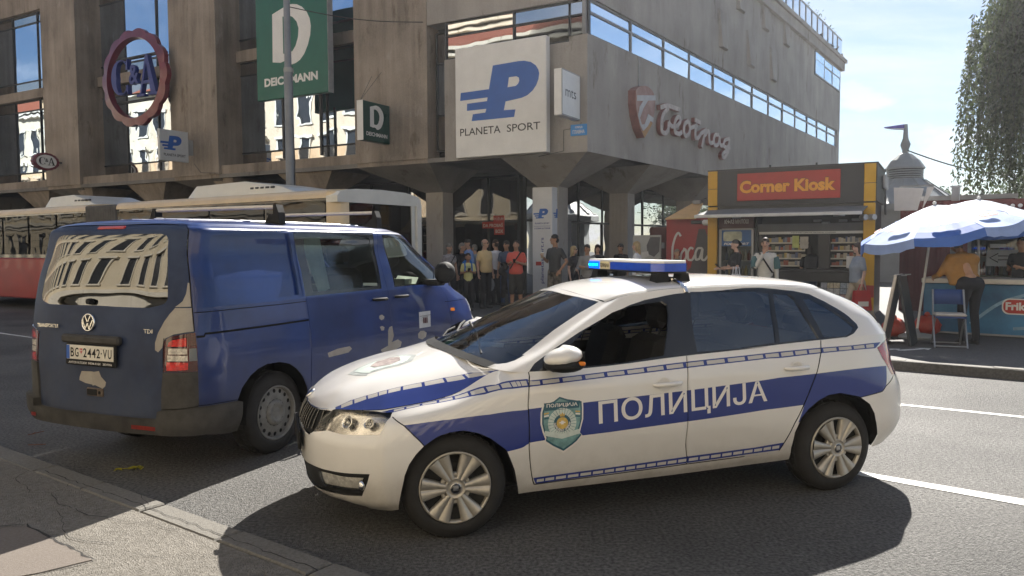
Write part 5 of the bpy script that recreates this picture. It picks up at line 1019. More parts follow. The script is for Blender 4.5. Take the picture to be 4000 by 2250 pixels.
CR = [([(-2.72, 4.67), (-2.57, 4.55), (-2.44, 4.51), (-2.31, 4.45)], .012), ([(-2.8, 4.63), (-2.66, 4.46), (-2.59, 4.32), (-2.49, 4.21), (-2.36, 4.14), (-2.17, 4.11)], .009), ([(-3.04, 5.23), (-3.02, 5.06), (-3.04, 4.98), (-2.97, 4.87), (-2.89, 4.79), (-2.73, 4.67)], .008), ([(-3.51, 5.54), (-3.51, 5.4), (-3.46, 5.25), (-3.29, 5.11), (-3.19, 4.99), (-3.04, 4.98)], .008), ([(-2.31, 4.45), (-2.1, 4.40), (-1.9, 4.28)], .006), ([(-2.84, 4.395), (-3.3, 4.30), (-3.9, 3.97)], .03), ([(-2.85, 4.40), (-2.5, 4.13), (-2.165, 3.885)], .026), ([(-2.165, 3.885), (-2.35, 3.72)], .022), ([(-3.39, 5.48), (-2.57, 4.90), (-1.56, 4.17), (-.95, 3.72), (1, 2.3)], .012), ([(-2.1, 4.0), (-1.8, 3.9), (-1.55, 3.95)], .005), ([(-2.5, 5.0), (-2.3, 4.75), (-2.35, 4.6)], .006)]
for i, (c, w) in enumerate(CR):
    o = ribbon(c, w * .55, HP + .0075, seed=i).build('crack', M_crack, pave)
# far pavement with kerb stones; a bus bay is cut into it
FK = [(30, -8.75), (5.0, 10.0), (1.2, 12.9), (-.6, 15.9), (-1.8, 17.2), (-40, 40.6)]; FH = .12
m = MB(); m.prism(FK + [(-40, 90), (60, 90), (60, -8.75)][0:3], -.02, FH)
fp = tag(m.build('pavement', M_fpave), kind='structure')
ar = sum(p[0] * q[1] - q[0] * p[1] for p, q in zip(FK + [(-40, 90), (60, 90), (60, -8.75)], FK[1:] + [(-40, 90), (60, 90), (60, -8.75), FK[0]]))
if ar < 0:
    me = fp.data; me.flip_normals()
for i in range(-3, 26):
    d = np.array([-.795, .606]); n = np.array([.606, .795]); a = np.array([9.8, 6.4]) + d * (i * .98); b = a + d * .97
    if b[0] < 1.25: break
    m = MB(); z = FH + .006; m.prism([tuple(a - n * .012), tuple(a + n * .13), tuple(b + n * .13), tuple(b - n * .012)][::-1], -.01, z + rnd.uniform(-.003, .003)); o = m.build('kerb_stone', M_kerb, fp)
    if sum(1 for _ in [0]) and False: pass
# painted marks
def mark(pts, name='road_line', z=.004, parent=None): return sheet2(pts, z).build(name, M_line, parent or road)
mark([(-10.3, 15.22), (-8.75, 14.10), (-8.66, 13.98), (-10.2, 15.05)]); 
mark([(-60, 49.5), (-11.3, 15.95), (-11.2, 15.78), (-60, 49.3)])
mark([(2.42, 5.42), (2.50, 5.49), (3.28, 4.86), (5.5, 3.07), (5.42, 2.97), (3.2, 4.745)][::-1]); mark([(2.2, 8.98), (2.26, 9.05), (4.42, 7.54), (8.5, 4.68), (8.44, 4.60), (4.38, 7.47)][::-1])
ARW = [(-.28, .0), (-.10, .11), (-.12, .035), (.22, .05), (.28, .0), (.22, -.05), (-.12, -.035), (-.10, -.11)]
def arrow(x, y, ang, k):
    c, s = math.cos(ang), math.sin(ang); mark([(x + k * (c * a - s * b), y + k * (s * a + c * b)) for a, b in ARW][::-1], 'road_arrow', FH + .004, fp)
arrow(5.83, 11.05, math.radians(-160), 1.15); arrow(5.42, 11.02, math.radians(-158), .9)
# litter: a yellow leaf sprig and a few dry leaves by the kerb
# ================================================================ concrete department store
def conc(name, c1, c2, streak=3.2, rough=.85):
    m = bpy.data.materials.new(name); m.use_nodes = True; n = m.node_tree.nodes; l = m.node_tree.links; b = n['Principled BSDF']; b.inputs['Roughness'].default_value = rough; b.inputs['Specular IOR Level'].default_value = .25
    tc = n.new('ShaderNodeTexCoord'); mp = n.new('ShaderNodeMapping'); mp.inputs['Scale'].default_value = (streak, streak, .22); l.new(tc.outputs['Object'], mp.inputs[0])
    a = n.new('ShaderNodeTexNoise'); a.inputs['Scale'].default_value = 1.0; a.inputs['Detail'].default_value = 8; a.inputs['Roughness'].default_value = .65; l.new(mp.outputs[0], a.inputs[0])
    d = n.new('ShaderNodeTexNoise'); d.inputs['Scale'].default_value = .8; d.inputs['Detail'].default_value = 9; l.new(tc.outputs['Object'], d.inputs[0])
    e = n.new('ShaderNodeTexNoise'); e.inputs['Scale'].default_value = 30; e.inputs['Detail'].default_value = 5; l.new(tc.outputs['Object'], e.inputs[0])
    s = n.new('ShaderNodeMath'); s.operation = 'ADD'; l.new(a.outputs[0], s.inputs[0]); l.new(d.outputs[0], s.inputs[1]); s2 = n.new('ShaderNodeMath'); s2.operation = 'MULTIPLY_ADD'; l.new(e.outputs[0], s2.inputs[0]); s2.inputs[1].default_value = .35; l.new(s.outputs[0], s2.inputs[2])
    r = n.new('ShaderNodeValToRGB'); r.color_ramp.elements[0].color = tuple(c1) + (1,); r.color_ramp.elements[1].color = tuple(c2) + (1,); r.color_ramp.elements[0].position = .88 / 1.6; r.color_ramp.elements[1].position = 1.5 / 1.6
    mr = n.new('ShaderNodeMath'); mr.operation = 'DIVIDE'; l.new(s2.outputs[0], mr.inputs[0]); mr.inputs[1].default_value = 1.6; l.new(mr.outputs[0], r.inputs[0])
    st = n.new('ShaderNodeTexNoise'); st.inputs['Scale'].default_value = 1.0; st.inputs['Detail'].default_value = 7; st.inputs['Roughness'].default_value = .7; sm = n.new('ShaderNodeMapping'); sm.inputs['Scale'].default_value = (2.2, 2.2, .7); sm.inputs['Location'].default_value = (3, 7, 1); l.new(tc.outputs['Object'], sm.inputs[0]); l.new(sm.outputs[0], st.inputs[0])
    sr = n.new('ShaderNodeValToRGB'); sr.color_ramp.elements[0].position = .60; sr.color_ramp.elements[1].position = .70; l.new(st.outputs[0], sr.inputs[0]); sk = n.new('ShaderNodeMath'); sk.operation = 'MULTIPLY'; l.new(sr.outputs[0], sk.inputs[0]); sk.inputs[1].default_value = .30
    sx = n.new('ShaderNodeMix'); sx.data_type = 'RGBA'; l.new(sk.outputs[0], sx.inputs[0]); l.new(r.outputs[0], sx.inputs[6]); sx.inputs[7].default_value = (.50, .47, .43, 1)
    dr = n.new('ShaderNodeValToRGB'); dr.color_ramp.elements[0].position = .30; dr.color_ramp.elements[1].position = .42; dr.color_ramp.elements[0].color = (.55, .52, .48, 1); l.new(st.outputs[0], dr.inputs[0]); dm = n.new('ShaderNodeMix'); dm.data_type = 'RGBA'; dm.blend_type = 'MULTIPLY'; dm.inputs[0].default_value = 1; l.new(sx.outputs[2], dm.inputs[6]); l.new(dr.outputs[0], dm.inputs[7]); l.new(dm.outputs[2], b.inputs['Base Color'])
    wv = n.new('ShaderNodeTexWave'); wv.inputs['Scale'].default_value = 2.6; wv.inputs['Distortion'].default_value = 1.2; wv.inputs['Detail'].default_value = 3; rt = n.new('ShaderNodeMapping'); rt.inputs['Rotation'].default_value = (0, 0, math.radians(29.4)); rt.inputs['Scale'].default_value = (1, 1, .08); l.new(tc.outputs['Object'], rt.inputs[0]); l.new(rt.outputs[0], wv.inputs[0]); ad = n.new('ShaderNodeMath'); ad.operation = 'MULTIPLY_ADD'; l.new(wv.outputs[1], ad.inputs[0]); ad.inputs[1].default_value = .5; l.new(e.outputs[0], ad.inputs[2])
    bp = n.new('ShaderNodeBump'); bp.inputs['Strength'].default_value = .3; bp.inputs['Distance'].default_value = .02; l.new(ad.outputs[0], bp.inputs['Height']); l.new(bp.outputs[0], b.inputs['Normal']); return m
M_con = conc('board_marked_concrete', (.165, .14, .115), (.37, .315, .26))
M_con2 = conc('hazed_grey_concrete', (.27, .253, .232), (.40, .376, .345), 1.2)  # flank tone lightened, the veil of haze is put into the colour
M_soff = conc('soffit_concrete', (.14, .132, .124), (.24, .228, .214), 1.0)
M_frame = pm('dark_bronze_frame', (.035, .038, .042), .5, .1, 9, metal=.3)
M_framel = pm('grey_alu_frame', (.22, .23, .24), .5, .1, 9, metal=.3)
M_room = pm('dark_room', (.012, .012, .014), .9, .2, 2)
M_curt = pm('pale_blind', (.45, .46, .45), .8, .1, 3, stretch=(6, 6, .3))
M_glassb = glass('facade_glass', (.10, .11, .13), (.58, .70, .86), 0.0, 2.3, wav=.05)
M_glassb2 = glass('strip_glass', (.25, .26, .28), (.75, .85, .95), .02, 4.0, wav=.03)
M_glassbl = glass('spandrel_glass', (.02, .03, .06), .55, .02, 2.2, wav=.03)
M_glasssh = glass('shop_glass', (.42, .42, .42), .75, 0.0, 1.65, wav=.04)
CB = np.array([1.82, 18.5, 0.0])
def _nz(a): a = np.array(a, float); return a / np.linalg.norm(a)
UL = _nz((-.871, .491, 0)); VR = _nz((.571, .821, 0)); UP = np.array([0, 0, 1.])
FL = frame(CB, UL, np.cross(UP, UL), UP)          # x = metres left of the corner, y = outward
FR = frame(CB, VR, -np.cross(UP, VR), UP); FR = np.array(FR)
FR[:3, 1] = -np.cross(UP, VR)                      # x = metres right/back from the corner, y = outward (left-handed)
bld = thing('department_store', 'large grey concrete department store with deep piers above a dark arcade', 'building', tuple(CB))
def lb_(m, fr):
    F = np.array(fr); F[:3, 3] -= CB; m.xf = F; return m
def ML(): return lb_(MB(), FL)
def MR(): return lb_(MB(), FR)
H0, HR, HT, HL = 3.9, 9.4, 11.26, 12.6  # roof heights above the view, stepped for where the sun gets past
# --- massing (dark rooms behind the glass), soffit, roofs
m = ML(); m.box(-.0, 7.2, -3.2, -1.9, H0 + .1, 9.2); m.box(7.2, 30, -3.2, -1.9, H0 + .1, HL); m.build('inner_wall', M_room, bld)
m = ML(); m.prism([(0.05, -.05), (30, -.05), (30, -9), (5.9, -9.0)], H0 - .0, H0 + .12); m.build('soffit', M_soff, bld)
m = ML(); m.prism([(-.0, 0), (7.2, 0), (7.2, -9), (0, -9)][::-1], HR, HR + .3); m.prism([(7.2, 0), (30, 0), (30, -9), (7.2, -9)][::-1], HL, HL + .3); m.build('roof', M_con2, bld)
m = ML(); m.box(30, 30.2, -9, 0, 0, HL); m.box(7.18, 7.3, -9, -1.6, HR, HL); m.build('end_wall', M_con2, bld)
# --- piers
for a, b in ((20.36, 22.52), (12.88, 15.15), (4.66, 7.18), (28.0, 30.2)):
    m = ML(); m.prism([(a, 0), (b, 0), (b, -1.6), (a, -1.6)], 4.02, HL if a > 7 else HR)
    m.prism([(a + .04, -.04), (b - .04, -.04), (b - .3, -1.2), (a + .3, -1.2)], H0, 4.03); m.build('pier', M_con, bld)
    # inverted capital and column
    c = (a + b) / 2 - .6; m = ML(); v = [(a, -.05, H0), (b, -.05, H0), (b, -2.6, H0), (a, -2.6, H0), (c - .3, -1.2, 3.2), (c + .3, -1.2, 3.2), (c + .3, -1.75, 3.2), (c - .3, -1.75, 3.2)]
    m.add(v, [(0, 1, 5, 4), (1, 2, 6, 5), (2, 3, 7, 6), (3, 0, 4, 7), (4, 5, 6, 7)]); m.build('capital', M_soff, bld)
    m = ML(); m.box(c - .29, c + .29, -1.74, -1.21, .1, 3.2); m.build('column', M_con2, bld)
# --- spandrel along the foot of the bays, with the noses between the arcade openings
for a, b in ((7.18, 12.88), (15.15, 20.36), (22.52, 28.0)):
    m = ML(); m.box(a, b, -1.6, -.12, H0, 4.3); m.prism([(-.12, 4.3), (-1.0, 4.38), (-1.6, 4.38), (-1.6, 4.3)], a, b, axis=0); m.build('spandrel', M_con, bld)
for c, w in ((9.3, 1.1), (16.75, 1.05), (23.7, 1.1), (12.9, .5), (20.4, .5)):
    m = ML(); v = [(c - w, -.14, H0), (c + w, -.14, H0), (c + w, -1.9, H0), (c - w, -1.9, H0), (c - w * .36, -.5, 3.2), (c + w * .36, -.5, 3.2), (c + w * .36, -1.0, 3.2), (c - w * .36, -1.0, 3.2)]
    m.add(v, [(0, 1, 5, 4), (1, 2, 6, 5), (2, 3, 7, 6), (3, 0, 4, 7), (4, 5, 6, 7)]); m.build('capital', M_con, bld); m = ML(); m.box(c - .25, c + .25, -1.0, -.5, .1, 3.2); m.build('column', M_con2, bld)
# --- windows of the bays
_pane = {}
def pane(par, fr, x0, x1, z0, z1, y, mat, nm='pane', sg=1, tilt=0.0):
    m = lb_(MB(), fr); m.add([(x0, y, z0), (x1, y, z0), (x1, y + tilt, z1), (x0, y + tilt, z1)], [(0, 1, 2, 3)]); return m.build(nm, mat, par)
rw = random.Random(3)
def window(fr, name, xs, zs, y, mats, fmat, fw=.045, fd=.07, skip=()):
    m = lb_(MB(), fr)
    for x in xs: m.box(x - fw / 2, x + fw / 2, y - fd, y + fd * .6, zs[0], zs[-1])
    for z in zs: m.box(xs[0], xs[-1], y - fd + .004, y + fd * .6 - .006, z - fw / 2, z + fw / 2)
    w = m.build(name, fmat, bld)
    for j in range(len(zs) - 1):
        for i in range(len(xs) - 1):
            mt = mats[j] if isinstance(mats, (list, tuple)) else mats
            pane(w, fr, xs[i], xs[i + 1], zs[j], zs[j + 1], y + rw.uniform(-.008, .008), mt, tilt=rw.uniform(-.012, .012))
    return w
for a, b in ((7.18, 12.88), (15.15, 20.36), (22.52, 28.0)):
    xs = [a + .05, a + 1.25, a + 3.1, b - .35 - .0]
    xs = [a + .05, a + 1.95, a + 3.75, b + .34]
    for zs in ((4.40, 4.76, 7.28, 7.70), (8.06, 8.45, 10.75, 11.15)):
        window(FL, 'window', xs, list(zs), -1.0, [M_glassbl, M_glassb, M_glassbl][:len(zs) - 1], M_frame)
        # splayed side light of the bay
        m = ML(); v = lambda t: (b + .34 * t, -1.0 * t); 
        for z in zs: m.prism([(b + .02, -.3), (b + .02, -.36), (b + .36, -1.06), (b + .36, -.98)], z - .022, z + .022)
        s = m.build('window', M_frame, bld)
        for z0, z1, mt in zip(zs[:-1], zs[1:], (M_glassbl, M_glassb, M_glassbl)):
            m = ML(); m.add([(b + .34, -1.0, z0), (b + .03, -.33, z0), (b + .03, -.33, z1), (b + .34, -1.0, z1)], [(3, 2, 1, 0)]); m.build('pane', mt, s)
    m = ML(); m.box(a, b, -1.6, -.80, 7.70, 8.06); m.build('spandrel', M_con, bld); m = ML(); m.box(a, b, -1.6, -.80, 11.15, HL); m.build('spandrel', M_con, bld)
    for i, (x0, x1) in enumerate(zip(xs[:-1], xs[1:])):       # blinds drawn behind some panes
        if rw.random() < .7: m = ML(); m.box(x0 + .06, x1 - .08, -1.35, -1.33, 4.78 + rw.choice((0, 0, 1.1)), 7.2); m.build('blind', M_curt, bld)
# --- the corner block: narrow slot window, wall behind the big white sign, strip windows
m = ML(); m.box(0, 4.10, -.5, 0, H0, 6.55); m.build('corner_wall', M_con2, bld)
m = ML(); m.box(4.10, 4.66, -.8, -.55, H0, 8.6); m.build('corner_wall', M_frame, bld)
window(FL, 'window', [4.12, 4.64], [4.25, 5.2, 6.6, 7.4], -.45, [M_glassbl, M_glassb, M_glassbl], M_frame)
window(FL, 'window', [.02, 2.05, 4.10], [6.58, 7.18, 7.52], -.12, [glass('corner_glass', (.10, .11, .13), (.40, .44, .48), 0.0, 1.9, wav=.03), M_glassbl], M_frame)
m = ML(); m.box(0, 4.66, -.6, -.02, 7.54, HR); m.build('corner_wall', M_con2, bld); m = ML(); m.box(.9, 7.25, -9, -.03, HR + .3, HL); m.build('unseen_upper_wall', M_con, bld)  # upper block is out of view, shaped to shade the left road
# --- right-hand flank
LEN = 27.0
m = MR(); m.box(0, LEN - .4, -.5, 0, H0, 6.68); fl_ = m.build('flank_wall', M_con2, bld)
m = MR(); m.box(0, 6.0, -.5, .0, 7.56, HR + .3); m.box(6.0, LEN, -.5, .0, 7.56, HT - .55); m.build('flank_wall', M_con2, bld)
m = MR(); m.box(5.9, LEN + .25, -6, .16, HT - .55, HT); m.box(5.9, LEN + .35, -6, .26, HT - .14, HT + .02); m.build('cornice', M_con2, bld)
m = MR(); m.box(LEN - .5, LEN, -9, -.02, H0, HT - .55); m.box(5.9, 6.3, -9, -.02, HR, HT - .5); m.build('flank_wall', M_con2, bld)
xs = [.03, 2.45, 4.56, 6.48, 8.55, 10.6, 12.63, 14.65, 16.62, 18.55, 20.6, 22.45, 24.47, LEN - .6]
window(FR, 'window', xs, [6.70, 7.24, 7.54], -.08, [M_glassb2, M_glassb2], M_framel, .06, .06)
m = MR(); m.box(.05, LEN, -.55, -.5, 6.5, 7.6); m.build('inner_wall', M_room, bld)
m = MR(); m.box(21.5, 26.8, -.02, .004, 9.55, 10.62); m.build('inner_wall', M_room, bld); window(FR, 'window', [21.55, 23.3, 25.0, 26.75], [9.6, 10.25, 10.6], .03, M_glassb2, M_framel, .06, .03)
for x, z in ((8.78, 8.2), (11.7, 8.16), (14.5, 8.12), (10.5, 9.85), (13.4, 9.85), (16.3, 9.85)):
    m = MR(); h = 1.22; v = [(x + .08, .003, z), (x + .85, .003, z), (x + 1.0, .003, z + h), (x - .05, .003, z + h), (x + .12, .14, z), (x + .62, .14, z), (x + .72, .05, z + h), (x + .02, .05, z + h)]
    m.add(v, [(4, 5, 6, 7), (0, 1, 5, 4), (1, 2, 6, 5), (2, 3, 7, 6), (3, 0, 4, 7)]); m.build('relief_block', M_con2, bld)
# glass balustrade on the roof
for i in range(12):
    x = 14.9 + i * 1.06; m = MR(); m.box(x, x + .05, -.12, -.06, HT, HT + 1.15); m.box(x, x + 1.06, -.11, -.07, HT + 1.13, HT + 1.19); m.build('baluster', M_framel, bld)
    pane(bld, FR, x + .05, x + 1.06, HT + .08, HT + 1.12, -.09, glass('balustrade_glass', (.75, .8, .8), .9, .02, 1.6), 'balustrade_pane')
# --- capitals of the corner and flank, flank soffit
def capital(top, col, z0=3.2, cw=.29):
    m = MB(); T = np.array(top); ctr_ = np.array(col)
    ex, ey = UL[:2], np.cross(UP, UL)[:2]; q = [ctr_ + ex * a + ey * b for a, b in ((-cw, cw), (cw, cw), (cw, -cw), (-cw, -cw))]
    v = [(p[0] - CB[0], p[1] - CB[1], H0) for p in T] + [(p[0] - CB[0], p[1] - CB[1], z0) for p in q]
    m.add(v, [(0, 1, 5, 4), (1, 2, 6, 5), (2, 3, 7, 6), (3, 0, 4, 7), (4, 5, 6, 7)]); m.build('capital', M_con2, bld)
    m = MB(); m.prism([tuple(p - CB[:2]) for p in q][::-1], .1, z0); m.build('column', M_con2, bld)
def wl(s, d): return (FL @ np.array([s, d, 0, 1]))[:2]
def wr(s, d): return (FR @ np.array([s, d, 0, 1]))[:2]
ccol = (wl(1.65, -1.5)); capital([wr(1.86, -.03), wl(.03, -.03), wl(2.41, -.03), wl(3.2, -3)], ccol)
capital([wr(6.53, -.03), wr(3.64, -.03), wr(3.9, -3.0), wr(6.2, -3.0)], wr(4.72, -1.45)); capital([wr(11.4, -.03), wr(8.5, -.03), wr(8.7, -3.0), wr(11.1, -3.0)], wr(9.8, -1.45))
capital([wr(16.3, -.03), wr(13.4, -.03), wr(13.6, -3.0), wr(16, -3.0)], wr(14.8, -1.45))
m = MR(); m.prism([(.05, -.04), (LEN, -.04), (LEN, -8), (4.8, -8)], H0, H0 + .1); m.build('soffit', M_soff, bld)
# --- arcade back wall: dark shop front of tall panes
SFD = -4.2
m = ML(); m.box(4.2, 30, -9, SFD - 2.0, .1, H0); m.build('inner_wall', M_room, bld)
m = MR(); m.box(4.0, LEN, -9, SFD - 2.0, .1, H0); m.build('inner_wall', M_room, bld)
window(FL, 'shop_front', [4.2, 5.3, 6.9, 8.5, 10.1, 11.7, 13.3, 15, 17, 19, 21, 24, 28], [.16, 2.45, 3.86], SFD, M_glasssh, M_frame, .07, .05)
window(FR, 'shop_front', [3.6, 5.2, 6.9, 8.6, 10.3, 12.0, 14, 16, 18, 21, 24, 26.8], [.16, 2.45, 3.86], SFD, M_glasssh, M_frame, .07, .05)
m = ML(); m.box(4.2, 30, SFD - 2.0, SFD, .10, .14); m.build('shop_floor', pm('shop_floor', (.10, .09, .085), .3, .2, 3), bld)
# shop interior seen through the glass: red panel, shelf ladder, counter
m = ML(); m.box(8.9, 9.8, SFD - .9, SFD - .8, .2, 3.0); m.build('red_panel', pm('red_board', (.30, .035, .02), .6, .1, 4), bld)
m = ML()
for k in range(9): m.box(7.75, 8.35, SFD - .7, SFD - .4, .4 + .27 * k, .43 + .27 * k)
m.box(7.73, 7.76, SFD - .7, SFD - .4, .2, 3.0); m.box(8.34, 8.37, SFD - .7, SFD - .4, .2, 3.0); m.build('shop_shelf', pm('pale_shelf', (.5, .46, .36), .6, .1, 4), bld)
# ceiling downlights under the arcade
for x in (5.2, 6.3, 7.4):
    m = MR(); m.box(x, x + .22, -2.9, -2.8, H0 - .05, H0 - .01); m.build('downlight', pm('lit_downlight', (.8, .7, .5), .4, 0, emit=(1, .75, .45), estr=3.0), bld)
# ================================================================ signs on the store
NL = np.cross(UP, UL); NRO = np.cross(VR, UP)
def wall_frame(s, d, z): return mat4(frame(CB + UL * s + NL * d + UP * z, -UL, UP, NL))
def flank_frame(s, d, z): return mat4(frame(CB + VR * s + NRO * d + UP * z, VR, UP, NRO))
def blade_frame(s, d, z): return mat4(frame(CB + UL * s + NL * d + UP * z, -NL, UP, -UL))     # sign standing out from the wall
S_white = pm('sign_white', (.72, .72, .70), .4, .05, 2)
S_blue = pm('sign_blue', (.02, .11, .42), .4, .05, 4)
S_black = pm('sign_black', (.015, .015, .018), .4, .05, 4)
S_green = pm('sign_green', (.004, .115, .08), .4, .06, 3)
S_greend = pm('sign_dark_green', (.004, .05, .04), .4, .06, 3)
S_grey = pm('sign_grey', (.30, .31, .31), .5, .1, 4)
S_maroon = pm('sign_maroon', (.13, .012, .03), .3, .2, 2, coat=.4)
S_royal = pm('sign_royal', (.012, .03, .20), .4, .08, 3)
S_sky = pm('street_plate_blue', (.03, .24, .62), .4, .05, 4)
S_red = pm('sign_red', (.38, .03, .025), .5, .06, 4)
P_OUT = [(1.13, 6.15), (1.85, 6.17), (2.02, 6.16), (2.2, 6.11), (2.34, 6.01), (2.41, 5.90), (2.43, 5.81), (2.41, 5.68), (2.35, 5.54), (2.25, 5.42), (2.10, 5.32), (1.95, 5.275), (1.8, 5.26), (1.49, 5.23), (1.44, 5.02), (1.77, 5.01), (1.73, 4.83), (.49, 4.83), (.53, 5.0), (.90, 5.01), (.93, 5.10), (.35, 5.10), (.36, 5.28), (.95, 5.29), (.97, 5.38), (.15, 5.37), (.17, 5.57), (1.01, 5.58)]
P_HOLE = [(1.59, 5.81), (1.80, 5.81), (1.87, 5.77), (1.88, 5.69), (1.84, 5.62), (1.78, 5.58), (1.55, 5.57)]
D_OUT = [(.70, 8.55), (1.3, 8.72), (1.5, 8.73), (1.70, 8.69), (1.9, 8.59), (2.08, 8.42), (2.19, 8.22), (2.23, 8.0), (2.20, 7.75), (2.10, 7.48), (1.95, 7.24), (1.78, 7.09), (1.6, 7.02), (1.45, 7.0), (1.3, 7.10), (1.15, 7.13), (1.0, 7.10), (.68, 7.15)]
D_HOLE = [(1.12, 8.42), (1.34, 8.43), (1.52, 8.36), (1.68, 8.20), (1.75, 8.0), (1.72, 7.75), (1.62, 7.52), (1.5, 7.39), (1.35, 7.33), (1.12, 7.35)]
def logo(m, out, hole, ox, oy, k, z, mi=0):
    L = [[Vector((x, y, 0)) for x, y in out], [Vector((x, y, 0)) for x, y in hole]]; P = [p for l in L for p in l]; g = []
    for t in tessellate_polygon(L):
        A, B, C_ = (P[i] for i in t); g.append(t if (B - A).cross(C_ - A).z > 0 else t[::-1])
    m.add([((p.x - out[0][0]) * k + ox, (p.y - out[0][1]) * k + oy, z) for p in P], g, mi)
X, Y, Z_ = (1, 0, 0), (0, 1, 0), (0, 0, 1)
# PLANETA SPORT, big flat box
t = thing('shop_sign', 'big white square sign with a blue slanted letter P above black lettering', 'sign', M=wall_frame(3.55, .12, 3.92), group='signs on the department store')
m = MB(); m.rbox(0, 2.62, 0, 2.78, 0, .2, .015); m.build('sign_box', S_white, t)
m = MB(); logo(m, P_OUT, P_HOLE, 1.13, 2.23, 1.0, .203); m.build('logo', S_blue, t)
m = MB(); m.text('PLANETA', (.14, .555, .203), X, Y, w=1.20, h=.185, bold=.008); m.text('SPORT', (1.52, .555, .203), X, Y, w=.93, h=.185, bold=.008); m.build('lettering', S_black, t)
# DEICHMANN, big green box
t = thing('shop_sign', 'huge green sign with a big white letter D behind the lamp post', 'sign', M=wall_frame(10.73, .1, 6.07), group='signs on the department store')
m = MB(); m.rbox(0, 2.84, 0, 3.2, 0, .2, .015); m.build('sign_box', S_green, t)
m = MB(); logo(m, D_OUT, D_HOLE, .70, 2.48, 1.0, .203); m.build('logo', S_white, t)
m = MB(); m.text('DEICHMANN', (.32, .385, .203), X, Y, w=2.14, h=.25, bold=.045); m.build('lettering', S_white, t)
for x in (.85, 2.35): m = MB(); m.box(x, x + .07, -1.75, .1, -.02, .05); m.build('post', M_frame, t)
m = MB(); m.box(2.842, 2.86, 0, 3.2, -.02, .19); m.build('side_plate', S_grey, t)
# C&A seal ring
t = thing('shop_sign', 'round scalloped dark red ring sign with blue serif letters inside', 'sign', M=wall_frame(16.50, .22, 7.40), group='signs on the department store')
n = 140; m = MB(); ro = [1.60 + .09 * abs(math.cos(7 * 2 * math.pi * i / n)) for i in range(n)]; v = []; 
for i in range(n):
    a = 2 * math.pi * i / n; c, s = math.cos(a), math.sin(a)
    for r, z in ((ro[i], 0), (ro[i], .16), (1.38, .2), (1.34, .0)): v.append((r * c * 1.03, r * s * .97, z))
m.add(v, [(i * 4 + j, ((i + 1) % n) * 4 + j, ((i + 1) % n) * 4 + (j + 1) % 4, i * 4 + (j + 1) % 4) for i in range(n) for j in range(4)]); m.build('ring', S_maroon, t)
def serifC(m, x, y, w, h, d0, d1):
    o = []; i_ = []
    for k in range(25):
        a = math.radians(48 + k * (264 / 24)); o.append((x + w * .5 + w * .5 * math.cos(a), y + h * .5 + h * .5 * math.sin(a)))
    for k in range(25):
        a = math.radians(48 + k * (264 / 24)); th = .62 + .12 * abs(math.sin(a)) ** 2 + .2 * abs(math.sin(a)); i_.append((x + w * .56 + w * .5 * min(.9, th) * math.cos(a) * .85, y + h * .5 + h * .5 * min(.93, th + .06) * math.sin(a)))
    m.prism(o + i_[::-1], d0, d1); m.prism([(x + w * .80, y + h * .70), (x + w * .9, y + h * .70), (x + w * .9, y + h * 1.0), (x + w * .84, y + h * .93)], d0 + .002, d1 - .002); m.prism([(x + w * .84, y + h * .06), (x + w * .9, y), (x + w * .9, y + h * .27), (x + w * .80, y + h * .24)], d0 + .002, d1 - .002)
def serifA(m, x, y, w, h, d0, d1):
    m.prism([(x + w * .16, y + h * .05), (x + w * .23, y + h * .05), (x + w * .53, y + h * .9), (x + w * .46, y + h)], d0, d1); m.prism([(x + w * .46, y + h), (x + w * .56, y + h), (x + w * .92, y + h * .05), (x + w * .68, y + h * .05)][::-1], d0 + .002, d1 + .002)
    m.prism([(x, y), (x + w * .38, y), (x + w * .38, y + h * .055), (x, y + h * .055)], d0 + .004, d1 - .004); m.prism([(x + w * .56, y), (x + w, y), (x + w, y + h * .055), (x + w * .56, y + h * .055)], d0 + .004, d1 - .004); m.prism([(x + w * .28, y + h * .30), (x + w * .72, y + h * .30), (x + w * .70, y + h * .37), (x + w * .30, y + h * .37)], d0 + .006, d1 - .006)
m = MB(); serifC(m, -1.17, -.52, 1.0, 1.18, .04, .2); m.build('letter', S_royal, t); m = MB(); serifA(m, .18, -.66, 1.1, 1.35, .04, .2); m.build('letter', S_royal, t)
m = MB(); m.text('&', (-.22, -.22, .04), X, Y, w=.5, h=.66, bold=.02, depth=.15); m.build('letter', S_royal, t)
for y in (-.1,): 
    for q in (-.75, .72): m = MB(); m.box(-1.4, 1.4, q, q + .05, -.15, .03); m.build('bracket', M_frame, t)
# small C&A seal standing out from the pier
t = thing('shop_sign', 'small oval white sign with dark red scalloped rim on the left pier', 'sign', M=blade_frame(21.49, .60, 4.86), group='signs on the department store')
n = 96; m = MB(); v = []
for i in range(n):
    a = 2 * math.pi * i / n; r = .95 + .05 * abs(math.cos(8 * a)); c, s = math.cos(a), math.sin(a)
    for k, z in ((r, -.08), (r, .07), (.9 * r, .09)): v.append((.49 * k * c, .33 * k * s, z))
m.add(v, [(i * 3 + j, ((i + 1) % n) * 3 + j, ((i + 1) % n) * 3 + j + 1, i * 3 + j + 1) for i in range(n) for j in range(2)] + [tuple(i * 3 + 2 for i in range(n)), tuple(i * 3 for i in range(n))[::-1]]); m.build('rim', S_maroon, t)
m = MB(); m.add([(.37 * math.cos(2 * math.pi * i / 40), .245 * math.sin(2 * math.pi * i / 40), .093) for i in range(40)], [tuple(range(40))]); m.build('face', S_white, t)
m = MB(); serifC(m, -.28, -.12, .25, .27, .094, .10); serifA(m, .03, -.13, .28, .28, .094, .10); m.text('&', (-.05, -.02, .096), X, Y, h=.13, bold=.02); m.build('lettering', S_black, t); m = MB(); m.box(.48, .60, -.03, .03, -.02, .02); m.build('bracket', M_frame, t)
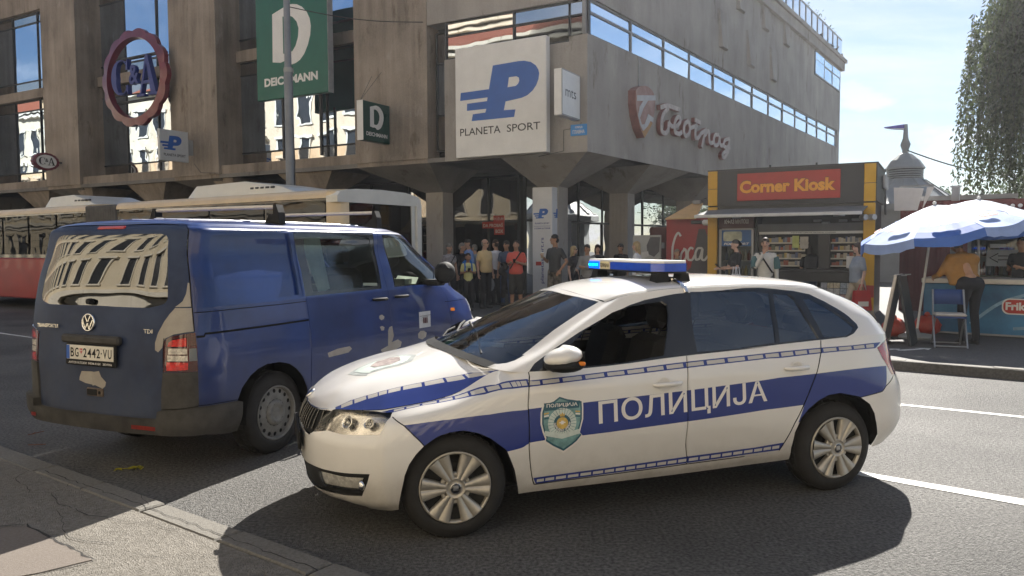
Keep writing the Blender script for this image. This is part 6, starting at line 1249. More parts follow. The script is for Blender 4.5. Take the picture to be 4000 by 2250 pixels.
# small PLANETA SPORT blade
t = thing('shop_sign', 'small pale box sign with a blue slanted P on the second pier', 'sign', M=blade_frame(14.02, 1.28, 4.42), group='signs on the department store')
m = MB(); m.rbox(0, 1.06, 0, .98, -.10, .0, .012); m.build('sign_box', pm('sign_offwhite', (.55, .57, .58), .4, .05, 3), t); m = MB(); logo(m, P_OUT, P_HOLE, .36, .80, .34, .003); m.build('logo', S_blue, t); m = MB(); m.text('PLANETA SPORT', (.14, .15, .003), X, Y, w=.80, h=.085, bold=.015); m.build('lettering', S_black, t); m = MB(); m.box(1.07, 1.27, .25, .75, -.08, -.04); m.build('bracket', S_grey, t)
# small DEICHMANN blade
t = thing('shop_sign', 'small dark green box sign with a white D beside the big white sign', 'sign', M=blade_frame(5.89, 1.17, 4.47), group='signs on the department store')
m = MB(); m.rbox(0, 1.11, 0, 1.04, -.2, 0, .012); m.build('sign_box', S_greend, t); m = MB(); m.box(-.012, .0, .0, 1.04, -.2, -.0); m.build('side_plate', S_white, t); m = MB(); logo(m, D_OUT, D_HOLE, .28, .90, .37, .004); m.build('logo', S_white, t); m = MB(); m.text('DEICHMANN', (.12, .135, .004), X, Y, w=.87, h=.105, bold=.03); m.build('lettering', S_white, t)
for a, b in (((.02, 1.04, -.1), (.5, 1.75, -.1)), ((.02, 1.04, -.1), (1.15, 2.0, -.3))): m = MB(); m.cyl(a, b, .006, n=5); m.build('stay', M_frame, t)
# mts blade
t = thing('shop_sign', 'narrow white box sign with thin dark lettering near the building corner', 'sign', M=blade_frame(.15, 1.09, 4.63), group='signs on the department store')
m = MB(); m.rbox(0, 1.0, 0, 1.05, -.2, 0, .012); m.build('sign_box', S_white, t); m = MB(); m.box(.0, 1.0, 0, 1.05, -.004, .003); m.build('rim', S_grey, t); m = MB(); m.box(.03, .97, .03, 1.02, .003, .006); m.build('face', S_white, t); m = MB(); m.text('mts', (.18, .45, .008), X, Y, w=.58, h=.19, bold=.0); m.build('lettering', S_black, t)
# street name plate
t = thing('street_name_plate', 'small blue street name plate УЛИЦА ГЛАВНА at the building corner', 'sign', M=wall_frame(.43, .01, 4.29))
m = MB(); m.rbox(0, .43, 0, .27, 0, .02, .008); m.build('plate', S_sky, t); m = MB(); m.text('УЛИЦА', (.12, .165, .022), X, Y, w=.2, h=.06, bold=.02); m.text('ГЛАВНА', (.06, .05, .022), X, Y, w=.31, h=.085, bold=.02); m.build('lettering', S_white, t)
# script sign on the flank
STROKES = [[(3.92, 5.49), (4.51, 5.62), (5.29, 5.62)], [(4.48, 5.56), (4.09, 5.31), (3.97, 5.02), (4.03, 4.84), (4.22, 4.81), (4.46, 4.96), (4.49, 5.16)], [(4.49, 5.16), (4.71, 5.07), (5.03, 5.11), (5.33, 5.3), (5.22, 5.4), (5.0, 5.3), (4.9, 5.09), (4.97, 4.92), (5.23, 4.91), (5.46, 5.0)], [(5.94, 5.38), (5.66, 5.24), (5.6, 5.05), (5.74, 4.91), (5.98, 4.99), (6.08, 5.18), (5.94, 5.38)], [(6.08, 5.18), (6.47, 5.28), (6.65, 5.35), (6.51, 5.13), (6.55, 4.94), (6.73, 4.96), (6.98, 5.13)], [(6.46, 5.48), (6.94, 5.45)], [(6.98, 5.13), (7.44, 5.29), (7.21, 4.99), (7.07, 4.71)], [(7.33, 5.11), (7.59, 5.28), (7.67, 5.18), (7.72, 4.96), (7.87, 4.92), (8.15, 5.01)], [(8.56, 5.27), (8.23, 5.22), (8.11, 5.03), (8.24, 4.89), (8.52, 4.96), (8.64, 5.18), (8.69, 4.98), (8.86, 4.94), (9.03, 4.99)], [(9.59, 5.25), (9.15, 5.15), (9.03, 4.96), (9.33, 4.93), (9.55, 5.07), (9.59, 5.25), (9.55, 4.95), (9.42, 4.76), (9.08, 4.57), (8.91, 4.63), (9.16, 4.77), (9.68, 4.97)]]
def smooth(p, n=5):
    P = np.array(p, float); 
    if len(P) < 3: return P
    c = Surf(np.stack([np.c_[P, np.zeros(len(P))]] * 2)); u = np.linspace(0, len(P) - 1, (len(P) - 1) * n + 1); return c.at(u, u * 0)[:, :2]
def ribbon3(m, pts, w, d0, d1, mi=0):
    P = smooth(pts); T = np.gradient(P, axis=0); T /= np.linalg.norm(T, axis=1)[:, None] + 1e-9; N = np.c_[-T[:, 1], T[:, 0]] * w / 2; k = len(P)
    v = [(a, b, d) for i in range(k) for a, b, d in ((*(P[i] + N[i]), d0), (*(P[i] - N[i]), d0), (*(P[i] - N[i]), d1), (*(P[i] + N[i]), d1))]
    m.add(v, [(i * 4 + j, i * 4 + (j + 1) % 4, i * 4 + 4 + (j + 1) % 4, i * 4 + 4 + j) for i in range(k - 1) for j in range(4)] + [(3, 2, 1, 0), (k * 4 - 4, k * 4 - 3, k * 4 - 2, k * 4 - 1)], mi)
S_pink = pm('faded_red_side', (.24, .11, .10), .6, .2, 4); S_script = pm('faded_script_face', (.46, .41, .39), .5, .2, 6); S_terr = pm('faded_shield_face', (.30, .15, .12), .5, .15, 3, col2=(.38, .24, .2))
t = thing('shop_sign', 'faded cursive lettering sign with a shield on the flank wall', 'sign', M=flank_frame(0, .0, 0), group='signs on the department store')
for s in STROKES:
    m = MB(); ribbon3(m, s, .14, .02, .13); o = m.build('letter', S_pink, t); m = MB(); ribbon3(m, s, .12, .128, .15); m.build('letter_face', S_script, o)
SHIELD = [(2.17, 5.68), (2.32, 5.77), (2.52, 5.84), (2.75, 5.88), (2.92, 5.88), (3.12, 5.84), (3.26, 5.77), (3.38, 5.62), (3.35, 5.33), (3.18, 4.95), (2.93, 4.71), (2.69, 4.51), (2.44, 4.72), (2.26, 5.04), (2.17, 5.34)]
SH_T = [(2.23, 5.55), (3.35, 5.72), (3.37, 5.59), (2.88, 5.51), (2.6, 5.27), (2.39, 4.99), (2.5, 4.83), (2.69, 4.86), (2.82, 5.04), (2.9, 5.16), (3.24, 5.1), (3.21, 4.98), (3.04, 5.0), (2.88, 4.84), (2.61, 4.68), (2.42, 4.81), (2.29, 5.04), (2.39, 5.28), (2.6, 5.46), (2.23, 5.41)]
m = MB(); m.prism(SHIELD[::-1], -.0, .22); sh = m.build('shield', S_pink, t); m = MB(); m.prism(SHIELD[::-1], .22, .226); m.build('shield_face', S_terr, sh); m = MB(); m.prism(SH_T[::-1], .227, .24); m.build('shield_mark', pm('faded_white', (.45, .45, .46), .5, .1, 5), sh)
m = MB(); m.prism([(2.55, 4.66), (2.88, 4.83), (3.07, 4.98), (3.18, 4.95), (2.93, 4.71), (2.69, 4.51)][::-1], .227, .233); m.build('shield_tip', pm('faded_orange', (.40, .21, .06), .5, .1, 5), sh)
for x, z0, z1 in ((2.76, 5.88, 6.68),): m = MB(); m.box(x - .012, x + .012, z0, z1, .0, .03); m.build('conduit', S_grey, t)
# pillar wrap under the corner
t = thing('pillar_wrap', 'tall white pillar casing with a blue P logo under the building corner', 'advertising pillar', M=wall_frame(1.97, -.90, .12))
m = MB(); m.rbox(0, .58, 0, 3.06, -.62, 0, .012); m.build('casing', pm('casing_white', (.58, .60, .63), .45, .05, 2), t)
m = MB(); logo(m, P_OUT, P_HOLE, .22, 2.50, .19, .004); M2 = MB(frame((.583, 0, 0), (0, 0, -1), (0, 1, 0), (1, 0, 0))); logo(M2, P_OUT, P_HOLE, .24, 2.50, .18, 0.002); m.v += M2.v; b0 = len(m.v) - len(M2.v); m.f += [tuple(i + b0 for i in q) for q in M2.f]; m.m += M2.m; m.sm += M2.sm; m.build('logo', S_blue, t)
m = MB(); m.text('PLANETA SPORT', (.08, 2.10, .004), X, Y, w=.42, h=.042, bold=.02); m.text('U KORAK SA TOBOM', (.06, 1.97, .004), X, Y, w=.46, h=.04, bold=.02); m.box(.05, .53, 2.045, 2.053, .0, .004)
m.text('planetasport.rs', (.36, .55, .004), (0, 1, 0), (-1, 0, 0), w=1.2, h=.12, bold=.01); m.xf = frame((.583, 0, 0), (0, 0, -1), (0, 1, 0), (1, 0, 0)); m.text('planetasport.rs', (.33, .55, .003), (0, 1, 0), (-1, 0, 0), w=1.2, h=.11, bold=.0); m.build('lettering', S_royal, t)
m = MB(); m.rbox(.10, .26, 1.02, 1.12, .0, .006, .002); m.build('sticker', S_red, t)
# posters behind / on the shop front
t = thing('window_poster', 'red stepped poster with white capital lettering on the shop window', 'poster', M=wall_frame(4.92, -3.2, 2.0)); 
m = MB(); m.prism([(.40, .28), (.40, 0), (.76, 0), (.76, .56), (.40, .56), (.40, .40), (0, .40), (0, .28 - .06), (.40, .22)][::-1] if False else [(.42, 0), (.78, 0), (.78, .58), (.40, .58), (.40, .40), (0, .40), (0, .2), (.42, .2)], 0, .015); m.build('panel', S_red, t)
m = MB(); m.text('POŽURI', (.43, .44, .017), X, Y, w=.32, h=.10, bold=.0); m.text('DA PROBAŠ', (.03, .235, .017), X, Y, w=.70, h=.125, bold=.02); m.text('BOX', (.47, .05, .017), X, Y, w=.27, h=.11, bold=.02); m.build('lettering', pm('poster_white', (.6, .58, .55), .5, .05, 5), t)
t = thing('window_poster', 'grey phone poster with a big rounded square outline behind the waiting women', 'poster', M=flank_frame(1.2, -2.2, .3))
S_pg = pm('poster_grey', (.12, .125, .135), .5, .08, 3); m = MB(); m.rbox(0, 1.8, 0, 2.1, -.03, 0, .01); m.build('panel', S_pg, t)
def rrect(x0, x1, y0, y1, r, n=6):
    L = []
    for cx, cy, a0 in ((x1 - r, y1 - r, 0), (x0 + r, y1 - r, 90), (x0 + r, y0 + r, 180), (x1 - r, y0 + r, 270)):
        for i in range(n + 1): a = math.radians(a0 + 90 * i / n); L.append((cx + r * math.cos(a), cy + r * math.sin(a)))
    return L
m = MB(); m.tube([(x, y, .004) for x, y in rrect(.2, 1.6, .15, 1.35, .25)], .018, 6, closed=True); m.prism(rrect(.21, 1.59, .16, 1.34, .24), 0, .003, mi=1); m.lathe([(.2, .003), (.2, .02), (.15, .02), (.15, .01), (.001, .01)], 20, 0, c=(.62, 1.02, 0)); m.build('phone_camera', [pm('poster_dark', (.04, .045, .06), .35, .1, 4), pm('poster_slate', (.10, .11, .135), .5, .08, 3)], t)
m = MB(); m.text('iPhone 15 Pro', (.45, 1.75, .002), X, Y, w=.95, h=.16, bold=.0); m.build('lettering', pm('poster_print', (.03, .03, .035), .5, 0), t)
# cables on the wall
for pts in ([(.15, .02, 4.6), (.18, .02, 4.5), (.62, .02, 4.45), (.62, .02, 3.95), (1.3, .02, 3.86)], [(14.0, .03, 4.4), (13.7, .03, 4.1), (12.9, .03, 4.05)]):
    m = ML(); m.tube([(a, b, c) for a, b, c in pts], .008, 5); m.build('cable', M_frame, bld)
# ================================================================ sunlit houses on the near side of the street (behind the camera, seen in reflections)
M_cream = conc('cream_render', (.50, .42, .29), (.62, .54, .40), .5); M_cream2 = conc('buff_render', (.50, .38, .25), (.60, .48, .34), .5); M_stone = conc('pale_trim', (.55, .50, .40), (.66, .60, .5), 1); M_rooft = pm('roof_tile', (.22, .07, .04), .8, .3, 8, stretch=(1, 8, 1))
M_shopd = pm('dark_shopfront', (.02, .02, .02), .4, .2, 3)
NF = np.cross(UP, -UL); OPP = np.array([-1.4, -7.2, 0])     # facade faces NF' = towards the street
FO = frame(OPP, -UL, -np.cross(UP, -UL) * -1, UP)           # x along the street to the right, y into the house
FO = frame(OPP, -UL, np.cross(UP, -UL), UP); FO[:3, 1] = np.cross(UP, -UL)
def house(x0, x1, h, mat, lab, floors=4, seed=0):
    # local y+ points to the street here
    o = CB * 0; F = np.array(FO); t = thing('town_house', lab, 'building', M=mat4(F), group='old houses across the street'); r = random.Random(seed)
    m = MB(); m.box(x0, x1, -9, 0, 0, h); m.build('wall', mat, t); m = MB(); m.prism([(-9.4, h), (.5, h), (.5, h + .25), (-4.5, h + 3.0), (-9.4, h + .25)], x0, x1, axis=0); m.build('roof', M_rooft, t)
    for z, d in ((h - .1, .55), (h - .45, .35), (3.75, .28), (3.5, .15)): m = MB(); m.box(x0, x1, .0, d, z, z + .22); m.build('cornice', M_stone, t)
    n = int((x1 - x0) / 2.3); step = (x1 - x0) / n
    for i in range(n):
        c = x0 + step * (i + .5)
        for k in range(floors - 1):
            z = 4.5 + k * 3.3
            if z + 2.2 > h: continue
            m = MB(); m.box(c - .75, c + .75, .0, .12, z - .15, z); m.box(c - .8, c + .8, 0, .22, z + 2.15, z + 2.35); m.box(c - .62, c - .5, 0, .1, z, z + 2.15); m.box(c + .5, c + .62, 0, .1, z, z + 2.15); w = m.build('window', M_stone, t); m = MB(); m.box(c - .5, c + .5, .002, .03, z, z + 2.1); m.build('pane', M_shopd, w)
        m = MB(); m.box(c - .62, c + .62, .004, .06, 0, 3.0); d = m.build('shop_door', M_shopd, t)
        if i % 2 == 0: m = MB(); m.xf = frame((c, .064, 2.55), (-1, 0, 0), (0, 0, 1), (0, 1, 0)); m.text('OPTIKA', (-.5, 0, 0), X, Y, w=1.0, h=.2); m.build('lettering', S_white, d)
    for z in (.7, 1.3, 1.9, 2.5, 3.1): m = MB(); m.box(x0, x1, .001, .012, z, z + .03); m.build('groove', pm('groove', (.2, .17, .12), .9, .1, 3), t)
house(-16, -1.5, 13.5, M_cream, 'cream classical town house with dark shop doors behind the photographer', 4, 1); house(-1.5, 13, 12.0, M_cream, 'lower cream town house to the right of the first one', 4, 2); house(13, 32, 13.5, M_cream2, 'buff old town house at the far right of the row', 4, 3); house(-36, -16, 14.5, M_cream, 'tall cream town house left of the first one', 4, 4); house(-62, -36, 15, M_cream2, 'long buff town house further left in the row', 4, 5); house(-100, -62, 15, M_cream, 'long cream town house at the far left end of the row', 4, 6)
# ================================================================ kiosk and stalls on the far pavement
K0 = np.array([4.52, 17.5, 0]); KE = _nz((.871, -.491, 0)); KN = np.cross(UP, KE)          # local x right, y away, z up
KF = frame(K0, KE, KN, UP)
def KM(): return MB()
K_dark = pm('kiosk_charcoal', (.030, .031, .033), .45, .1, 2); K_yel = pm('kiosk_yellow', (.52, .29, .015), .45, .06, 3); K_red = pm('kiosk_sign_red', (.36, .045, .032), .5, .08, 3); K_or = pm('kiosk_letter_orange', (.72, .32, .04), .5, .06, 5)
K_edge = pm('letter_edge', (.18, .05, .03), .5, 0); K_aw = pm('awning_grey', (.16, .165, .17), .8, .1, 4); K_awl = pm('awning_white', (.55, .55, .53), .6, .08, 4); K_shut = pm('shutter_grey', (.11, .115, .12), .6, .1, 3)
K_blackp = pm('counter_black', (.015, .016, .02), .35, .1, 3); K_shelf = pm('shelf_edge', (.50, .47, .40), .5, .1, 9); K_back = pm('kiosk_interior', (.05, .05, .048), .8, .2, 3)
kt = thing('kiosk', 'charcoal street kiosk with yellow corner posts and orange lettering on a red sign', 'kiosk', M=mat4(KF))
b = KM(); b.box(0, 3.36, .55, 2.2, .12, 3.28); b.box(0, .2, .0, .6, .12, 2.5); b.box(3.18, 3.36, 0, .6, .12, 2.5); b.box(0, 3.36, .0, .56, 2.45, 3.28); b.box(.2, 3.18, .0, .55, .12, .20); b.build('body', K_dark, kt)
b = KM(); b.box(-.03, 3.40, -.06, .0, 2.52, 3.30); b.box(3.36, 3.42, -.06, 2.24, 2.54, 3.30); b.box(-.05, 3.44, -.08, 2.26, 3.30, 3.33); b.build('fascia', K_dark, kt)
for x0, x1 in ((-.04, .17), (3.18, 3.40)):
    for z0, z1 in ((.12, 2.50), (2.53, 2.90), (2.91, 3.30)): b = KM(); b.rbox(x0, x1, -.09, -.02, z0, z1, .006); b.build('yellow_panel', K_yel, kt)
b = KM(); b.box(3.25, 3.40, -.093, -.091, .55, .80); b.build('red_stripe', pm('kiosk_red_stripe', (.35, .03, .02), .5, .1, 3), kt)
sg = KM(); sg.rbox(.61, 2.73, -.10, -.055, 2.62, 3.22, .008); so = sg.build('sign', K_red, kt)
t = KM(); FX = frame((0, -.102, 0), (1, 0, 0), (0, 0, 1), (0, -1, 0)); t.xf = FX; t.text('Corner Kiosk', (.66, 2.775, .0), X, Y, w=2.0, h=.30, bold=.07); t.build('lettering', K_edge, so); t = KM(); t.xf = FX; t.text('Corner Kiosk', (.67, 2.783, .003), X, Y, w=1.97, h=.275, bold=.045); t.build('lettering', K_or, so)
b = KM(); b.add([(-.02, -.02, 2.45), (3.26, -.02, 2.45), (3.22, -.85, 2.30), (-.12, -.85, 2.30), (-.02, -.02, 2.43), (3.26, -.02, 2.43), (3.22, -.85, 2.28), (-.12, -.85, 2.28)], [(0, 3, 2, 1), (4, 5, 6, 7), (0, 1, 5, 4), (1, 2, 6, 5), (3, 0, 4, 7)]); aw = b.build('awning', K_aw, kt)
b = KM(); b.rbox(-.12, 3.22, -.90, -.84, 2.235, 2.305, .01); b.build('front_bar', K_awl, aw)
for x in (.5, 2.6): b = KM(); b.tube([(x, 0, 2.25), (x + .25, -.4, 2.24), (x, -.85, 2.27)], .016, 6); b.build('folding_arm', K_awl, aw)
# drinks fridge built into the front
fr = bpy.data.objects.new('drinks_fridge', None); COL.objects.link(fr); fr.parent = kt
b = KM(); b.box(.2, .96, .05, .6, .12, .2); b.box(.2, .25, .0, .6, .2, 2.0); b.box(.91, .96, 0, .6, .2, 2.0); b.box(.2, .96, .5, .6, .2, 2.0); b.box(.25, .91, .02, .5, 1.98, 2.02); b.build('case', pm('fridge_grey', (.36, .36, .35), .4, .05, 4), fr)
b = KM(); b.box(.2, .96, -.01, .4, 2.02, 2.3); hd = b.build('header', pm('header_dark_red', (.06, .015, .012), .5, .1, 3), fr); t = KM(); t.xf = frame((0, -.012, 0), X, (0, 0, 1), (0, -1, 0)); t.text('КЊАЗ МИЛОШ', (.32, 2.12, 0), X, Y, w=.53, h=.10, bold=.03); t.build('lettering', pm('header_letter', (.6, .56, .5), .5, 0), hd)
b = KM(); b.box(.25, .91, .03, .04, 1.62, 1.98); bw = b.build('blue_film', pm('fridge_film', (.02, .10, .30), .5, .1, 3), fr); t = KM(); t.xf = frame((0, .028, 0), X, (0, 0, 1), (0, -1, 0)); t.text('FOR SPORT', (.30, 1.645, 0), X, Y, w=.56, h=.055, bold=.03, shear=.2); t.build('lettering', S_white, bw)
b = KM(); b.xf = np.eye(4); b.prism(rrect(.29, .70, 1.73, 1.95, .04)[::-1], .022, .029, axis=1); b.build('film_window', pm('film_pale', (.42, .44, .34), .5, .3, 6), fr)
rg = random.Random(11)
def goods(name, par, x0, x1, y, z, dz, pal, w=(.035, .07), h=(.08, .16), d=.1, gap=.004):
    ms = [pm('goods_%d' % i, c, .5, .1, 9) for i, c in enumerate(pal)]; b = MB(); x = x0
    while x < x1 - .03:
        ww = rg.uniform(*w); hh = rg.uniform(*h); b.mi = rg.randrange(len(ms)); 
        if name == 'bottles': b.lathe([(ww / 2, 0), (ww / 2, hh * .62), (ww * .2, hh * .82), (ww * .18, hh)], 7, b.mi, c=(x + ww / 2, y + ww / 2, z))
        else: b.box(x, min(x + ww, x1), y + rg.uniform(0, .03), y + d, z, z + hh, b.mi)
        x += ww + gap
    o = b.build(name, ms, par); o['kind'] = 'stuff'; return o
PAL = [(.40, .36, .28), (.30, .10, .07), (.20, .22, .26), (.42, .32, .12), (.12, .14, .10), (.45, .42, .38), (.10, .12, .2), (.26, .2, .15)]
for z in (.3, .62, .95, 1.28): goods('bottles', fr, .28, .88, .2, z + .02, .3, PAL, (.06, .075), (.2, .26)); 
for z in (.3, .62, .95, 1.28): b = KM(); b.box(.25, .91, .15, .5, z, z + .015); b.build('shelf', K_shelf, fr)
b = KM(); b.add([(.25, .012, .2), (.91, .012, .2), (.91, .012, 1.62), (.25, .012, 1.62)], [(0, 1, 2, 3)]); b.build('door_glass', glass('fridge_glass', (.7, .75, .72), .9, 0, 1.6), fr)
# serving hatch with shelves
b = KM(); b.box(1.0, 3.18, .5, .55, .2, 2.45); b.box(1.0, 1.04, .0, .5, .2, 2.45); b.build('hatch_back', K_back, kt)
b = KM(); b.box(1.05, 3.18, .02, .35, 1.92, 2.10); sh = b.build('shutter_box', K_shut, kt); b = KM(); b.box(1.08, 3.18, -.015, .02, 1.875, 1.93); sb = b.build('shutter_bar', K_awl, kt)
t = KM(); t.xf = frame((0, -.017, 0), X, (0, 0, 1), (0, -1, 0)); t.text('ТОЧИМО СВЕЖЕ ЦЕЂЕНЕ СОКОВЕ', (1.75, 1.892, 0), X, Y, w=.9, h=.02, bold=.02); t.build('lettering', S_black, sb)
b = KM(); b.rbox(1.02, 3.16, -.12, .5, 1.06, 1.13, .01); b.build('counter', K_blackp, kt); b = KM(); b.rbox(1.02, 3.16, -.05, .02, .86, 1.06, .006); b.build('counter_front', K_blackp, kt)
for z in (1.20, 1.36, 1.53, 1.70):
    for x0, x1 in ((1.15, 2.05), (2.53, 3.15)):
        b = KM(); b.box(x0, x1, .18, .46, z - .03, z); b.build('shelf', K_shelf, kt); goods('packets', kt, x0 + .02, x1 - .02, .2, z, .2, PAL, (.03, .08), (.06, .12))
for x0, x1, z0, z1, c in ((1.76, 1.90, 1.58, 1.84, (.45, .5, .18)), (1.92, 2.09, 1.56, 1.82, (.4, .38, .34)), (2.38, 2.48, 1.72, 1.82, (.5, .5, .5)), (2.36, 2.49, 1.58, 1.66, (.6, .6, .6)), (2.40, 2.50, 1.20, 1.29, (.4, .06, .04)), (2.85, 3.0, 1.15, 1.40, (.62, .62, .62))):
    b = KM(); b.rbox(x0, x1, .10, .115, z0, z1, .003); b.build('notice', pm('notice_%d' % int(x0 * 100 + z0 * 10), c, .5, .15, 6), kt)
for q0, q1 in ((2.30, 2.53), (1.06, 1.14)): b = KM(); b.box(q0, q1, .06, .12, 1.13, 1.88); b.build('window_post', K_blackp, kt)
for x, z in ((2.20, 2.13), (2.36, 2.08), (2.70, 2.12), (2.95, 2.14)): b = KM(); b.rbox(x, x + .16, -.02, .1, z, z + .05, .008); b.build('basket', K_aw, kt)
# newspaper rack under the counter
b = KM(); b.add([(2.36, -.28, .22), (3.14, -.28, .22), (3.14, -.03, .85), (2.36, -.03, .85), (2.36, -.02, .2), (3.14, -.02, .2)], [(0, 1, 2, 3), (0, 4, 5, 1), (0, 3, 4), (1, 5, 2)]); b.build('rack_board', K_dark, kt)
ms = [pm('paper_%d' % i, c, .7, .35, 30) for i, c in enumerate(((.42, .40, .36), (.36, .22, .18), (.3, .3, .32), (.45, .38, .25), (.25, .28, .3)))]
for j in range(5):
    for i in range(6):
        b = KM(); x = 2.38 + i * .127; z = .25 + j * .12; y = lambda zz: -.285 + (zz - .22) * .25 / .63 - .012
        b.add([(x, y(z), z), (x + .118, y(z), z), (x + .118, y(z + .11), z + .11), (x, y(z + .11), z + .11), (x, y(z) + .01, z), (x + .118, y(z) + .01, z), (x + .118, y(z + .11) + .01, z + .11), (x, y(z + .11) + .01, z + .11)], [(0, 1, 2, 3), (1, 5, 6, 2), (4, 0, 3, 7), (3, 2, 6, 7)]); b.build('newspaper', rg.choice(ms), kt)
# lamps, wall box
b = KM(); b.cyl((3.15, -.12, 2.20), (3.24, -.22, 2.20), .06, n=12); b.cyl((3.30, -.12, 2.20), (3.40, -.22, 2.20), .06, n=12); b.build('floodlight', pm('lamp_silver', (.5, .5, .48), .3, .1, 9, metal=.5), kt)
b = KM(); b.rbox(3.43, 3.5, 1.33, 2.17, 2.88, 3.18, .02); b.build('wall_box', pm('wall_box_grey', (.42, .43, .43), .5, .1, 3), kt)
for y in (1.5, 1.8): b = KM(); b.tube([(3.46, y, 2.88), (3.47, y + .03, 2.6), (3.48, y - .02, 2.3)], .012, 5); b.build('cable', K_dark, kt)
for x in (1.3, 2.25): b = KM(); b.cyl((x, -.03, 3.33), (x, -.03, 3.38), .02, n=8); b.build('roof_lamp', K_dark, kt)
# --- red drinks cabinet left of the kiosk
def kthing(name, lab, cat, x, y, z=0.12, rz=0, group=None): F = np.array(KF); F[:3, 3] = (KF @ np.array([x, y, z, 1]))[:3]; return thing(name, lab, cat, M=mat4(F @ rotz(rz)), group=group)
ck = kthing('drinks_cabinet', 'tall red drinks cabinet with flowing white script left of the kiosk', 'cabinet', -1.12, .25)
b = KM(); b.rbox(0, 1.06, 0, .8, 0, 2.2, .02); b.build('case', pm('cola_red', (.26, .018, .02), .45, .1, 2), ck)
b = KM(); b.prism([(.0, .02), (1.06, .02), (1.06, 1.35), (.62, 1.02), (.25, .70), (0, .62)], -.006, -.002, axis=1); b.prism([(.60, 1.0), (1.03, 1.0), (1.03, 1.6), (.93, 1.9), (.78, 1.9), (.72, 1.6)], -.008, -.0065, axis=1); b.build('dark_print', pm('cola_dark', (.05, .045, .05), .45, .1, 3), ck)
b = KM(); b.xf = frame((0, -.012, 0), X, (0, 0, 1), (0, -1, 0)); sc_ = lambda P, ox, oy: [(ox + a, oy + c) for a, c in P]
for P in ([(.36, 1.32), (.30, 1.40), (.22, 1.28), (.16, 1.0), (.16, .78), (.24, .74), (.32, .86)], [(.46, 1.02), (.38, .92), (.36, .78), (.42, .74), (.50, .86), (.48, 1.0), (.42, 1.03)], [(.66, 1.02), (.60, 1.05), (.53, .92), (.54, .78), (.62, .76), (.70, .88)], [(.86, 1.04), (.78, 1.04), (.71, .90), (.73, .77), (.80, .79), (.88, 1.04), (.86, .80), (.92, .76), (1.0, .86)], [(.02, .40), (.3, .52), (.6, .42), (.9, .20)]): ribbon3(b, P, .05, 0, .004)
b.v = [(p[0], p[1], p[2] + .42) for p in b.v]; b.build('lettering', pm('script_white', (.52, .50, .47), .5, .05, 5), ck)
b = KM(); b.rbox(.62, .95, -.08, -.0, 2.02, 2.1, .01); b.build('lamp', K_dark, ck)
cw = kthing('wall_lamp', 'white bulkhead lamp above the red cabinet by the yellow post', 'lamp', -.22, .1, 2.1); b = KM(); b.rbox(0, .18, -.05, .1, 0, .13, .04); b.build('shell', S_white, cw); b = KM(); b.box(.02, .16, .1, .14, .02, .11); b.build('back_plate', S_grey, cw)
by = kthing('stall_canopy', 'small beige stall canopy with a camera on it beside the kiosk', 'canopy', -1.05, .6, 2.28); b = KM(); b.add([(-.0, -.6, 0), (.72, -.6, .0), (.72, .0, .36), (.45, .0, .36), (-.02, -.6, -.03), (.72, -.6, -.03)], [(0, 1, 2, 3), (4, 5, 1, 0), (4, 0, 3)]); b.build('cloth', pm('canopy_beige', (.55, .36, .17), .7, .08, 4), by); b = KM(); b.rbox(.5, .68, -.1, .0, .34, .42, .01); b.build('camera', S_grey, by)
st = kthing('market_stall', 'dark red shuttered stall with a pale box under the arcade', 'stall', -2.0, 1.6); b = KM(); b.rbox(0, 1.0, 0, 1.0, 0, 2.0, .02); b.build('body', pm('stall_maroon', (.075, .018, .015), .6, .15, 2), st); b = KM(); b.rbox(.05, .4, -.03, .02, 1.45, 1.6, .01); b.build('box', S_grey, st)
po = kthing('advert_board', 'grey advert board with a photo of a person drinking', 'poster', -2.05, .5, .35); b = KM(); b.rbox(0, .72, 0, .06, 0, 1.55, .01); b.build('board', pm('advert_grey', (.34, .35, .34), .5, .12, 2), po)
b = KM(); b.xf = frame((0, -.004, 0), X, (0, 0, 1), (0, -1, 0)); b.prism([(.38, 1.1), (.55, 1.02), (.68, 1.15), (.70, 1.5), (.45, 1.5), (.36, 1.3)], 0, .001); b.build('dark_hair', pm('advert_dark', (.08, .08, .085), .6, .2, 6), po)
b = KM(); b.xf = frame((0, -.006, 0), X, (0, 0, 1), (0, -1, 0)); b.prism([(.10, .95), (.30, .98), (.42, 1.05), (.40, 1.16), (.2, 1.12), (.08, 1.08)], 0, .001); b.prism([(.2, .1), (.7, .05), (.7, .95), (.5, .9), (.3, .55)], 0, .001); b.build('pale_shape', pm('advert_pale', (.48, .48, .47), .6, .15, 5), po)
# --- container and lit box between the kiosk and the drinks stall
cn = kthing('storage_container', 'dark red metal container standing right of the kiosk', 'container', 3.75, 2.3); b = KM(); b.box(0, 2.2, 0, 2.2, 0, 2.5); b.build('shell', pm('container_red', (.085, .014, .016), .55, .15, 1.5), cn)
for i in range(10): b = KM(); b.rbox(.1 + i * .21, .19 + i * .21, -.03, .01, .1, 2.45, .01); b.build('rib', pm('container_red', (0, 0, 0)), cn)
b = KM(); b.box(-.05, 2.25, -.05, 2.25, 2.5, 2.6); b.build('roof_edge', pm('container_grey', (.25, .25, .25), .6, .1, 3), cn)
lx = kthing('light_box_sign', 'bright white tilted sign panel on the container roof edge', 'sign', 3.62, 1.95, 2.40); b = KM(); b.prism([(.02, .0), (.48, .0), (.60, .48), (.0, .52)], -.02, .06, axis=1); b.prism([(.58, .02), (.80, .5), (.66, .5)], -.02, .06, axis=1); b.build('panel', pm('panel_white', (.75, .72, .70), .5, .05, 4), lx); b = KM(); b.box(.1, .8, .0, .04, .52, .56); b.build('rail', S_grey, lx)
